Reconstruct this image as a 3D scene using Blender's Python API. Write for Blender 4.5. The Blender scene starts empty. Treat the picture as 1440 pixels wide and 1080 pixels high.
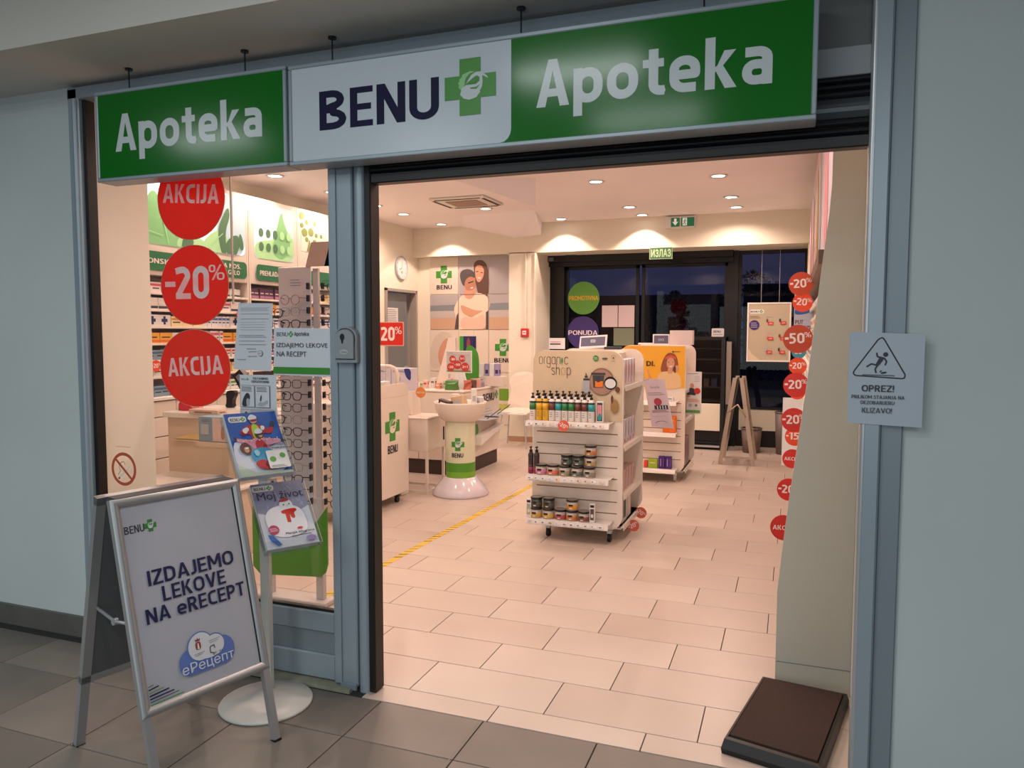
import bpy, math, random
from mathutils import Vector, Matrix
random.seed(7)
C = bpy.context.scene.collection
S = bpy.context.scene
PI = math.pi

# ------------------------------------------------------------------ camera, world, exposure, lights
cam_data = bpy.data.cameras.new('camera'); cam = bpy.data.objects.new('camera', cam_data); C.objects.link(cam)
cam_data.sensor_width = 36; cam_data.lens = 1064.68 * 36 / 1440; cam_data.clip_start = .05; cam_data.clip_end = 200
yaw, pit, rol = -.35428, -.06869, .00153
fw = Vector((math.sin(yaw) * math.cos(pit), math.cos(yaw) * math.cos(pit), math.sin(pit)))
rt = Vector((math.cos(yaw), -math.sin(yaw), 0)); up = rt.cross(fw)
rt, up = rt * math.cos(rol) + up * math.sin(rol), up * math.cos(rol) - rt * math.sin(rol)
cam.matrix_world = Matrix(((rt.x, up.x, -fw.x, 1.34848), (rt.y, up.y, -fw.y, -2.56595), (rt.z, up.z, -fw.z, 1.51902), (0, 0, 0, 1)))
S.camera = cam
S.view_settings.view_transform = 'Standard'; S.view_settings.look = 'None'
S.view_settings.gamma = 1; S.view_settings.use_curve_mapping = False
S.view_settings.exposure = 0.0
w = bpy.data.worlds.new('dusk'); S.world = w; w.use_nodes = True
w.node_tree.nodes['Background'].inputs[0].default_value = (.10, .12, .30, 1)
w.node_tree.nodes['Background'].inputs[1].default_value = .28
WARM = (1, .715, .59); WARMW = (1, .78, .60); COOL = (.93, 1, .98)

def area(name, loc, sx, sy, power, col, rot=(0, 0, 0)):
    l = bpy.data.lights.new(name, 'AREA'); l.shape = 'RECTANGLE'; l.size = sx; l.size_y = sy; l.energy = power; l.color = col
    o = bpy.data.objects.new(name, l); C.objects.link(o); o.location = loc; o.rotation_euler = rot; return o

def spot(name, loc, power, col, ang=1.9, blend=.5, rad=.035, rot=(0, 0, 0)):
    l = bpy.data.lights.new(name, 'SPOT'); l.energy = power; l.color = col; l.spot_size = ang; l.spot_blend = blend; l.shadow_soft_size = rad
    o = bpy.data.objects.new(name, l); C.objects.link(o); o.location = loc; o.rotation_euler = rot; return o

# corridor: fluorescent panels in the corridor ceiling (outside the frame), cool white
for i, (x, y, p) in enumerate(((.15, -1.75, 14), (.35, -2.85, 14), (-1.35, -2.95, 14), (-2.95, -2.3, 14))):
    area('corridor_panel_light', (x, y, 3.02), .75, .16, p, COOL)
area('corridor_panel_light', (2.6, -4.2, 3.0), 1.6, .8, 55, COOL)
area('corridor_panel_light', (-2.2, -4.6, 3.0), 1.6, .8, 64, COOL)
area('corridor_daylight', (.5, -7.5, 1.6), 7, 2.6, 92, (.94, 1, .985), (PI / 2, 0, 0))
# shop: recessed warm downlights (x, y)
DOWN = [(-3.2, 2.55), (-3.28, 3.48), (-3.25, 4.38), (-3.26, 5.29), (-3.26, 5.97), (-3.2, 6.93),
        (-2.13, 5.92), (-2.05, 4.1), (-1.95, 2.3), (-1.52, 7.02),
        (-.5, 1.5), (-.5, 3.1), (-.495, 4.78), (-.495, 6.39), (-.464, 7.04),
        (-.5, .72), (.66, .7), (-2.0, .95), (.66, 1.4), (.66, 3.2), (.655, 4.9), (.68, 6.11), (.685, 6.82)]  # the foremost ones are unseen, added to brighten the gondola fronts
for x, y in DOWN:
    spot('downlight_bulb', (x, y, 2.95), 40, WARM, ang=2.75 if y < 6.9 else 1.95, blend=.55 if y < 6.9 else .18)

# ------------------------------------------------------------------ materials
def srgb(h):
    h = h.lstrip('#'); o = []
    for i in (0, 2, 4):
        c = int(h[i:i + 2], 16) / 255
        o.append(c / 12.92 if c <= .04045 else ((c + .055) / 1.055) ** 2.4)
    return tuple(o)
_m = {}
def mat(name, h, rough=.5, metal=0., noise=0., nscale=8., bump=0., emit=0., spec=.5, coat=0.):
    if name in _m: return _m[name]
    m = bpy.data.materials.new(name); m.use_nodes = True; nt = m.node_tree; b = nt.nodes['Principled BSDF']
    col = srgb(h) if isinstance(h, str) else h
    b.inputs['Base Color'].default_value = (*col, 1); b.inputs['Roughness'].default_value = rough
    b.inputs['Metallic'].default_value = metal; b.inputs['Specular IOR Level'].default_value = spec
    b.inputs['Coat Weight'].default_value = coat
    if noise or bump:
        tc = nt.nodes.new('ShaderNodeTexCoord'); n = nt.nodes.new('ShaderNodeTexNoise')
        n.inputs['Scale'].default_value = nscale; n.inputs['Detail'].default_value = 5
        nt.links.new(tc.outputs['Object'], n.inputs['Vector'])
        if noise:
            r = nt.nodes.new('ShaderNodeValToRGB')
            r.color_ramp.elements[0].position = .3; r.color_ramp.elements[1].position = .7
            r.color_ramp.elements[0].color = (*[c * (1 - noise) for c in col], 1)
            r.color_ramp.elements[1].color = (*[min(1, c * (1 + noise)) for c in col], 1)
            nt.links.new(n.outputs['Fac'], r.inputs['Fac']); nt.links.new(r.outputs['Color'], b.inputs['Base Color'])
        if bump:
            bp = nt.nodes.new('ShaderNodeBump'); bp.inputs['Strength'].default_value = bump; bp.inputs['Distance'].default_value = .01
            nt.links.new(n.outputs['Fac'], bp.inputs['Height']); nt.links.new(bp.outputs['Normal'], b.inputs['Normal'])
    if emit:
        b.inputs['Emission Color'].default_value = (*col, 1); b.inputs['Emission Strength'].default_value = emit
    _m[name] = m; return m

def thin_film(name, h):
    m = bpy.data.materials.new(name); m.use_nodes = True; nt = m.node_tree; nt.nodes.clear(); c = (*srgb(h), 1)
    o = nt.nodes.new('ShaderNodeOutputMaterial'); mx = nt.nodes.new('ShaderNodeMixShader'); d = nt.nodes.new('ShaderNodeBsdfDiffuse'); t = nt.nodes.new('ShaderNodeBsdfTranslucent')
    d.inputs[0].default_value = c; t.inputs[0].default_value = c; mx.inputs[0].default_value = .5
    nt.links.new(d.outputs[0], mx.inputs[1]); nt.links.new(t.outputs[0], mx.inputs[2]); nt.links.new(mx.outputs[0], o.inputs[0]); return m

def glass(name, tint=(1, 1, 1), base=.04, rough=.0):
    m = bpy.data.materials.new(name); m.use_nodes = True; nt = m.node_tree; nt.nodes.clear()
    o = nt.nodes.new('ShaderNodeOutputMaterial'); mx = nt.nodes.new('ShaderNodeMixShader')
    t = nt.nodes.new('ShaderNodeBsdfTransparent'); g = nt.nodes.new('ShaderNodeBsdfGlossy'); f = nt.nodes.new('ShaderNodeMath')
    t.inputs[0].default_value = (*tint, 1); g.inputs['Roughness'].default_value = rough; lw = nt.nodes.new('ShaderNodeLayerWeight'); lw.inputs[0].default_value = .5; pw = nt.nodes.new('ShaderNodeMath'); pw.operation = 'POWER'; pw.inputs[1].default_value = 5; nt.links.new(lw.outputs['Facing'], pw.inputs[0]); f.operation = 'MULTIPLY_ADD'; f.inputs[1].default_value = .9; f.inputs[2].default_value = base; nt.links.new(pw.outputs[0], f.inputs[0])
    nt.links.new(f.outputs[0], mx.inputs[0]); nt.links.new(t.outputs[0], mx.inputs[1]); nt.links.new(g.outputs[0], mx.inputs[2])
    nt.links.new(mx.outputs[0], o.inputs[0]); return m

PAINT = mat('wall_paint', '#c4cbca', .75, noise=.03, nscale=3, bump=.04)
PAINT_OUT = mat('corridor_paint', '#bcc6c6', .7, noise=.04, nscale=1.5, bump=.05)
CEIL_OUT = mat('corridor_ceiling_paint', '#d0d0c8', .8, noise=.03, nscale=1.5)
CREAM = mat('cream_paint', '#e2dccb', .7, noise=.025, nscale=2)
CEIL = mat('shop_ceiling_paint', '#f2eaea', .75, noise=.02, nscale=2)
ALU = mat('grey_aluminium', '#93a1ab', .34, .2)
ALU_D = mat('darker_aluminium', '#808d96', .38, .2)
ALU_L = mat('silver_aluminium', '#b4b8bc', .32, .5)
BLACK = mat('black_rubber', '#08080a', .5)
DARKM = mat('dark_metal', '#2a2c30', .4, .5)
DARKER = mat('near_black_frame', '#0e0f12', .4, .2)
WHITE = mat('white_plastic', '#dedbd6', .35)
WHITEL = mat('white_laminate', '#dcd6ce', .3, noise=.01, nscale=3)
PAPER = mat('white_paper', '#cdd2da', .6)
PAPERW = mat('white_card', '#dcdada', .5)
SIGNW = mat('sign_white', '#c2ccd6', .2, spec=.25)
SIGNG = mat('sign_green', '#126a1d', .16, spec=.28)
LETW = mat('lettering_white', '#c9d2d6', .2, spec=.25)
NAVY = mat('navy_print', '#0f1038', .5, spec=.2)
GREEN = mat('logo_green', '#3c8a2e', .4)
LGREEN = mat('logo_light_green', '#8cc487', .4)
RED = mat('sticker_red', '#c9271c', .4)
REDO = mat('sticker_orange_red', '#dd4a22', .4)
ORANGE = mat('orange_print', '#e57a1e', .5)
STW = mat('sticker_white', '#e8d9d4', .5)
BLUE = mat('blue_print', '#2d5fa8', .5)
TEAL = mat('teal_print', '#2f8f92', .5)
YELLOW = mat('yellow_print', '#e8b325', .5)
PURPLE = mat('purple_print', '#3c1f6b', .5)
BROWN = mat('brown_print', '#6b3a2e', .5)
GREYP = mat('grey_print', '#70757d', .6)
LGREY = mat('light_grey_print', '#a9aeb3', .6)
DGREY = mat('dark_grey_print', '#33363b', .6)
PINK = mat('pink_print', '#d58a96', .5)
SKIN = mat('skin_print', '#c99478', .6)
SKIN2 = mat('tan_skin_print', '#b07a5c', .6)
SHOPG = mat('shop_sign_green', '#2c6f46', .4)
LEAF = mat('leaf_green', '#5d9a48', .5)
REDW = thin_film('window_disc_red', '#ec4c40'); STWW = thin_film('window_disc_lettering', '#fff6f4')
FBLACK = mat('frame_black', '#141416', .3)
GLASS = glass('clear_glass'); ACRYL = glass('clear_acrylic', (.96, .97, .97))
DGLASS = glass('window_glass', (.55, .57, .6), .022)

# ------------------------------------------------------------------ mesh helpers
class MB:
    def __init__(s): s.v = []; s.f = []; s.mi = []; s.sm = []; s.mats = []
    def slot(s, m):
        if m not in s.mats: s.mats.append(m)
        return s.mats.index(m)
    def add(s, vs, fs, m, smooth=False):
        n = len(s.v); s.v += [tuple(v) for v in vs]; k = s.slot(m)
        for f in fs: s.f.append([i + n for i in f]); s.mi.append(k); s.sm.append(smooth)
        return s
    def box(s, x0, x1, y0, y1, z0, z1, m, b=0.):
        if b <= 0:
            vs = [(x, y, z) for x in (x0, x1) for y in (y0, y1) for z in (z0, z1)]
            return s.add(vs, [(0, 1, 3, 2), (4, 6, 7, 5), (0, 4, 5, 1), (2, 3, 7, 6), (0, 2, 6, 4), (1, 5, 7, 3)], m)
        b = min(b, (x1 - x0) / 2.01, (y1 - y0) / 2.01, (z1 - z0) / 2.01)
        vs = []; idx = {}
        L = ((x0, x1), (y0, y1), (z0, z1))
        for sx in (0, 1):
            for sy in (0, 1):
                for sz in (0, 1):
                    sg = (sx, sy, sz)
                    for ax in range(3):     # vertex lying on the face normal to ax
                        p = [L[a][sg[a]] + (0 if a == ax else (b if sg[a] == 0 else -b)) for a in range(3)]
                        idx[(sg, ax)] = len(vs); vs.append(tuple(p))
        fs = []
        for ax in range(3):
            o = [a for a in range(3) if a != ax]
            for sd in (0, 1):
                ring = []
                for q in ((0, 0), (1, 0), (1, 1), (0, 1)):
                    sg = [0, 0, 0]; sg[ax] = sd; sg[o[0]], sg[o[1]] = q; ring.append(idx[(tuple(sg), ax)])
                fs.append(ring)
            for q in ((0, 0), (1, 0), (1, 1), (0, 1)):   # edges along ax
                a = [0, 0, 0]; a[o[0]], a[o[1]] = q; bb = list(a); bb[ax] = 1; a = tuple(a); bb = tuple(bb)
                fs.append([idx[(a, o[0])], idx[(a, o[1])], idx[(bb, o[1])], idx[(bb, o[0])]])
        for sx in (0, 1):
            for sy in (0, 1):
                for sz in (0, 1): fs.append([idx[((sx, sy, sz), a)] for a in range(3)])
        return s.add(vs, fs, m)
    def prism(s, poly, F, n0, n1, m, cap0=True):
        k = len(poly); vs = [F(u, v, n0) for u, v in poly] + [F(u, v, n1) for u, v in poly]
        fs = [[i, (i + 1) % k, k + (i + 1) % k, k + i] for i in range(k)] + [list(range(k, 2 * k))]
        if cap0: fs.append(list(range(k))[::-1])
        return s.add(vs, fs, m)
    def cyl(s, p0, p1, r0, m, r1=None, seg=14, caps=True):
        r1 = r0 if r1 is None else r1
        p0 = Vector(p0); p1 = Vector(p1); d = (p1 - p0).normalized()
        a = d.orthogonal().normalized(); b = d.cross(a)
        c0 = [p0 + (a * math.cos(t) + b * math.sin(t)) * r0 for t in [2 * PI * i / seg for i in range(seg)]]
        c1 = [p1 + (a * math.cos(t) + b * math.sin(t)) * r1 for t in [2 * PI * i / seg for i in range(seg)]]
        s.add(c0 + c1, [[i, (i + 1) % seg, seg + (i + 1) % seg, seg + i] for i in range(seg)], m, True)
        if caps: s.add(c0, [list(range(seg))[::-1]], m); s.add(c1, [list(range(seg))], m)
        return s
    def tube(s, pts, r, m, seg=8, closed=False):
        P = [Vector(p) for p in pts]; n = len(P); rings = []
        for i, p in enumerate(P):
            a = P[(i - 1) % n] if (closed or i > 0) else p; b = P[(i + 1) % n] if (closed or i < n - 1) else p
            d = (b - a).normalized(); x = d.cross(Vector((.13, .21, .97))).normalized(); y = d.cross(x)
            rings.append([p + (x * math.cos(2 * PI * j / seg) + y * math.sin(2 * PI * j / seg)) * r for j in range(seg)])
        vs = [v for q in rings for v in q]; fs = []
        for i in range(n if closed else n - 1):
            k = (i + 1) % n
            for j in range(seg): fs.append([i * seg + j, i * seg + (j + 1) % seg, k * seg + (j + 1) % seg, k * seg + j])
        if not closed: fs += [list(range(seg))[::-1], [(n - 1) * seg + j for j in range(seg)]]
        return s.add(vs, fs, m, True)
    def lathe(s, prof, m, c=(0, 0, 0), seg=24):
        vs = []; fs = []; k = len(prof)
        for i in range(seg):
            t = 2 * PI * i / seg
            for r, z in prof: vs.append((c[0] + r * math.cos(t), c[1] + r * math.sin(t), c[2] + z))
        for i in range(seg):
            j = (i + 1) % seg
            for q in range(k - 1): fs.append([i * k + q, j * k + q, j * k + q + 1, i * k + q + 1])
        return s.add(vs, fs, m, True)
    def obj(s, name, parent=None, loc=None, rotz=None):
        me = bpy.data.meshes.new(name); me.from_pydata(s.v, [], s.f)
        for m in s.mats: me.materials.append(m)
        me.polygons.foreach_set('material_index', s.mi); me.polygons.foreach_set('use_smooth', s.sm); me.update()
        o = bpy.data.objects.new(name, me); C.objects.link(o)
        if parent: o.parent = parent
        if loc: o.location = loc
        if rotz: o.rotation_euler = (0, 0, rotz)
        return o

def tag(o, label, cat, group=None):
    o['label'] = label; o['category'] = cat
    if group: o['group'] = group
    return o
def thing(name, label, cat, loc=(0, 0, 0), rotz=0, group=None):
    o = bpy.data.objects.new(name, None); C.objects.link(o); o.location = loc; o.rotation_euler = (0, 0, rotz); o.empty_display_size = .05
    return tag(o, label, cat, group)
def copy_tree(o, loc, rotz=None, label=None, group=None):
    c = o.copy(); C.objects.link(c); c.location = loc
    if rotz is not None: c.rotation_euler = (0, 0, rotz)
    if label: c['label'] = label
    if group: c['group'] = group
    for ch in o.children:
        d = ch.copy(); C.objects.link(d); d.parent = c
        for g in ch.children:
            e = g.copy(); C.objects.link(e); e.parent = d
    return c
def struct(o): o['kind'] = 'structure'; return o

def rr(u0, u1, v0, v1, r, seg=5, corners=(1, 1, 1, 1)):   # bl, br, tr, tl
    pts = []
    for k, (cx, cy, a0) in enumerate(((u0, v0, PI), (u1, v0, 1.5 * PI), (u1, v1, 0), (u0, v1, .5 * PI))):
        if not corners[k]: pts.append((cx, cy)); continue
        ox = cx + (r if cx == u0 else -r); oy = cy + (r if cy == v0 else -r)
        for i in range(seg + 1):
            t = a0 + PI / 2 * i / seg; pts.append((ox + r * math.cos(t), oy + r * math.sin(t)))
    return pts
def ell(cx, cy, a, b=None, n=24, t=0):
    b = a if b is None else b; o = []
    for i in range(n):
        x = a * math.cos(2 * PI * i / n); y = b * math.sin(2 * PI * i / n)
        o.append((cx + x * math.cos(t) - y * math.sin(t), cy + x * math.sin(t) + y * math.cos(t)))
    return o
def smooth(pts, it=2):
    for _ in range(it):
        o = []
        for i in range(len(pts)):
            a = pts[i]; b = pts[(i + 1) % len(pts)]
            o += [(.75 * a[0] + .25 * b[0], .75 * a[1] + .25 * b[1]), (.25 * a[0] + .75 * b[0], .25 * a[1] + .75 * b[1])]
        pts = o
    return pts

_tx = {}
def text_mesh(t, bold=0.):
    """outline of a text as (u, v, layer), both scaled to 0..1; bold grows every glyph evenly"""
    k = (t, bold)
    if k in _tx: return _tx[k]
    cu = bpy.data.curves.new('t', 'FONT'); cu.body = t; cu.resolution_u = 3; cu.fill_mode = 'FRONT'; cu.space_character = 1 + bold * 2.2
    ob = bpy.data.objects.new('t', cu); me = bpy.data.meshes.new_from_object(ob)
    vs = [(v.co.x, v.co.y) for v in me.vertices]; fs = [list(p.vertices) if p.normal.z > 0 else list(p.vertices)[::-1] for p in me.polygons]
    bpy.data.objects.remove(ob); bpy.data.meshes.remove(me); bpy.data.curves.remove(cu)
    n = len(vs); V = []; Fc = []
    for i, (dx, dy) in enumerate([(0, 0)] + ([(bold * math.cos(q * PI / 4), bold * math.sin(q * PI / 4)) for q in range(8)] if bold else [])):
        V += [(x + dx, y + dy, i) for x, y in vs]; Fc += [[j + i * n for j in f] for f in fs]
    x0 = min(v[0] for v in V); x1 = max(v[0] for v in V); y0 = min(v[1] for v in V); y1 = max(v[1] for v in V)
    _tx[k] = ([((x - x0) / (x1 - x0), (y - y0) / (y1 - y0), i) for x, y, i in V], Fc); return _tx[k]

def frame(O, U, V):
    O = Vector(O); U = Vector(U).normalized(); V = Vector(V).normalized(); N = U.cross(V)
    return lambda u, v, n: O + U * u + V * v + N * n

# a plain squarish sans built from strokes: every glyph a list of outlines on a cap height of 1
def _path(pts, t, closed=False):
    o = []; n = len(pts); segs = list(zip(pts, pts[1:])) + ([(pts[-1], pts[0])] if closed else [])
    for a, b in segs:
        dx, dy = b[0] - a[0], b[1] - a[1]; L = math.hypot(dx, dy)
        if L < 1e-6: continue
        px, py = -dy / L * t / 2, dx / L * t / 2
        o.append([(a[0] - px, a[1] - py), (b[0] - px, b[1] - py), (b[0] + px, b[1] + py), (a[0] + px, a[1] + py)])
    for i in (range(n) if closed else range(1, n - 1)): o.append([(pts[i][0] + t / 2 * math.cos(q * PI / 5), pts[i][1] + t / 2 * math.sin(q * PI / 5)) for q in range(10)])
    return o
def _arc(cx, cy, rx, ry, a0, a1, n=6): return [(cx + rx * math.cos(math.radians(a0 + (a1 - a0) * i / n)), cy + ry * math.sin(math.radians(a0 + (a1 - a0) * i / n))) for i in range(n + 1)]
def _R(x0, x1, y0, y1): return [(x0, y0), (x1, y0), (x1, y1), (x0, y1)]
def glyph(c, t):
    h = t / 2; x = .74; e = .88 * t
    def ring(w, y0, y1, r): return _path(rr(h, w - h, y0 + h, y1 - h, min(r, (w - t) / 2.01), 6), t, True)
    if c == ' ': return [], .26
    if c == 'A': return [[(0, 0), (t * 1.06, 0), (.36 + .02, .86), (.36 + t * .5, 1), (.36 - t * .5, 1)], [(.72, 0), (.36 + t * .5, 1), (.36 - t * .5, 1), (.34, .86), (.72 - t * 1.06, 0)], _R(.18, .54, .21, .21 + e)], .72
    if c == 'B': return [_R(0, t, 0, 1)] + _path([(h, 1 - h), (.32, 1 - h)] + _arc(.32, .755, .20, .245 - h, 90, -90) + [(h, .51)], t) + _path([(h, .51), (.34, .51)] + _arc(.34, .255, .23, .255 - h, 90, -90) + [(h, h)], t), .34 + .23 + h
    if c == 'C': return _path([(.56, 1 - h), (.36, 1 - h)] + _arc(.36, .68, .36 - h, .32 - h, 90, 180) + _arc(.36, .32, .36 - h, .32 - h, 180, 270) + [(.56, h)], t), .58
    if c == 'D': return [_R(0, t, 0, 1)] + _path([(h, 1 - h), (.26, 1 - h)] + _arc(.26, .64, .40 - h, .36 - h, 90, 0) + _arc(.26, .36, .40 - h, .36 - h, 0, -90) + [(h, h)], t), .66
    if c == 'E': return [_R(0, t, 0, 1), _R(t, .54, 0, e), _R(t, .50, .5 - e / 2, .5 + e / 2), _R(t, .54, 1 - e, 1)], .54
    if c == 'G': return _path([(.58, 1 - h), (.36, 1 - h)] + _arc(.36, .68, .36 - h, .32 - h, 90, 180) + _arc(.36, .32, .36 - h, .32 - h, 180, 270) + [(.62 - h, h), (.62 - h, .48)], t), .62
    if c == 'H': return [_R(0, t, 0, 1), _R(.64 - t, .64, 0, 1), _R(t, .64 - t, .5 - e / 2, .5 + e / 2)], .64
    if c == 'I': return [_R(0, t, 0, 1)], t
    if c == 'J': return _path([(.36 - h, 1), (.36 - h, .25)] + _arc(.36 - h - .17, .25, .17, .25 - h, 0, -90) + [(0, h)], t), .36
    if c == 'K': return [_R(0, t, 0, 1), [(t * .9, .40), (.40, 1), (.63, 1), (.30, .52)], [(.20, .58), (.33, .66), (.66, 0), (.43, 0)]], .66
    if c == 'L': return [_R(0, t, 0, 1), _R(t, .50, 0, e)], .50
    if c == 'M': return [_R(0, t, 0, 1), _R(.84 - t, .84, 0, 1), [(0, 1), (t * 1.15, 1), (.42 + h * .9, .28), (.42 - h * .9, .28)], [(.84, 1), (.84 - t * 1.15, 1), (.42 - h * .9, .28), (.42 + h * .9, .28)]], .84
    if c == 'N': return [_R(0, t, 0, 1), _R(.66 - t, .66, 0, 1), [(0, 1), (t * 1.1, 1), (.66, 0), (.66 - t * 1.1, 0)]], .66
    if c == 'O': return ring(.72, 0, 1, .3), .72
    if c == 'P': return [_R(0, t, 0, 1)] + _path([(h, 1 - h), (.32, 1 - h)] + _arc(.32, .68, .27 - h, .32 - h, 90, -90) + [(h, .36 + h)], t), .59
    if c == 'R': return [_R(0, t, 0, 1)] + _path([(h, 1 - h), (.32, 1 - h)] + _arc(.32, .70, .26 - h, .30 - h, 90, -90) + [(h, .40 + h)], t) + [[(.24, .44), (.42, .48), (.64, 0), (.41, 0)]], .63
    if c == 'S': return _path([(.50, 1 - h), (.26, 1 - h)] + _arc(.26, .755, .26 - h, .245 - h, 90, 270) + [(.28, .51)] + _arc(.28, .255, .27 - h, .255 - h, 90, -90) + [(.02, h)], t), .56
    if c == 'T': return [_R(0, .58, 1 - e, 1), _R(.29 - h, .29 + h, 0, 1 - e)], .58
    if c == 'U': return _path([(h, 1), (h, .30)] + _arc(.33, .30, .33 - h, .30 - h, 180, 360, 8) + [(.66 - h, 1)], t), .66
    if c == 'V': return [[(0, 1), (t * 1.08, 1), (.36 + h, 0), (.36 - h, 0)], [(.72, 1), (.72 - t * 1.08, 1), (.36 - h, 0), (.36 + h, 0)]], .72
    if c == 'Z': return [_R(0, .58, 1 - e, 1), _R(0, .58, 0, e), [(0, e), (t * 1.2, e), (.58, 1 - e), (.58 - t * 1.2, 1 - e)]], .58
    if c == 'a': return _path([(.06, x - h), (.30, x - h)] + _arc(.30, .52, .56 - .30 - h, x - .52 - h, 90, 0) + [(.56 - h, 0)], t) + _path(rr(h, .56 - h, h, .43 - h * .3, .14, 5), t * .94, True), .56
    if c == 'e': return _path([(.52, h)] + _arc(.30, .28, .30 - h, .28 - h, 270, 180) + _arc(.30, .48, .30 - h, x - .48 - h, 180, 0, 8) + [(.60 - h, .36), (h, .36)], t * .97), .60
    if c == 'g' or c == 'j' or c == 'l' or c == 'i' or c == 'r' or c == 'm' or c == 'n': return None
    if c == 'k': return [_R(0, t, 0, 1.02), [(t * .9, .32), (.36, x), (.58, x), (.30, .40)], [(.17, .42), (.31, .50), (.60, 0), (.38, 0)]], .60
    if c == 'o': return ring(.64, 0, x, .26), .64
    if c == 'p': return [_R(0, t, -.26, x)] + ring(.62, 0, x, .24), .62
    if c == 't': return [_R(.12, .12 + t, .2, .94), _R(0, .42, x - e, x)] + _path([(.12 + h, .3), (.12 + h, .22)] + _arc(.12 + h + .15, .22, .15, .22 - h, 180, 270) + [(.44, h)], t), .44
    if c == '0': return ring(.60, 0, 1, .26), .60
    if c == '1': return [_R(.18, .18 + t, 0, 1), [(0, .78), (.18, .92), (.18, 1), (.0, .90)]], .18 + t
    if c == '2': return _path([(.03, 1 - h - .05)] + _arc(.27, .72, .27 - h * .6, .28 - h, 110, -20) + [(.10, h)], t) + [_R(.02, .58, 0, e)], .58
    if c == '3': return _path([(.03, 1 - h), (.26, 1 - h)] + _arc(.26, .755, .24 - h * .5, .245 - h, 90, -90) + [(.2, .51)] + _arc(.28, .255, .26 - h * .5, .255 - h, 90, -90) + [(.02, h)], t), .56
    if c == '5': return [_R(.05, .54, 1 - e, 1), _R(.05, .05 + t, .5, 1)] + _path([(.05 + h, .5 + h), (.26, .5 + h)] + _arc(.26, .33, .30 - h, .17 + h * .9, 90, -90)[:] + [(.02, h)], t), .57
    if c == '-': return [_R(0, .36, .36, .36 + e)], .36
    if c == '+': return [_R(0, .44, .42, .42 + e), _R(.22 - h, .22 + h, .22, .66 + e)], .44
    if c == '%': k = t * .62; return _path(rr(k / 2, .30, .56, 1 - k / 2, .11, 4), k, True) + _path(rr(.46, .80 - k / 2, k / 2, .44, .11, 4), k, True) + [[(.14, 0), (.14 + k, 0), (.66, 1), (.66 - k, 1)]], .80
    if c == '!': return [_R(0, t, .3, 1), _R(0, t, 0, e)], t
    if c in '.,': return [_R(0, t, 0, t)], t
    return None
_sf = {}
def stroke_text(s_, bold):
    k = (s_, bold)
    if k in _sf: return _sf[k]
    t = .105 + bold * 2.7; X = 0; P = []
    for c in s_:
        g = glyph(c, t)
        if g is None: _sf[k] = None; return None
        P += [[(x + X, y) for x, y in q] for q in g[0]]; X += g[1] + .09
    xs = [x for q in P for x, y in q]; ys = [y for q in P for x, y in q]; x0, x1, y0, y1 = min(xs), max(xs), min(ys), max(ys)
    _sf[k] = [[((x - x0) / (x1 - x0), (y - y0) / (y1 - y0)) for x, y in q] for q in P]; return _sf[k]

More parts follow.
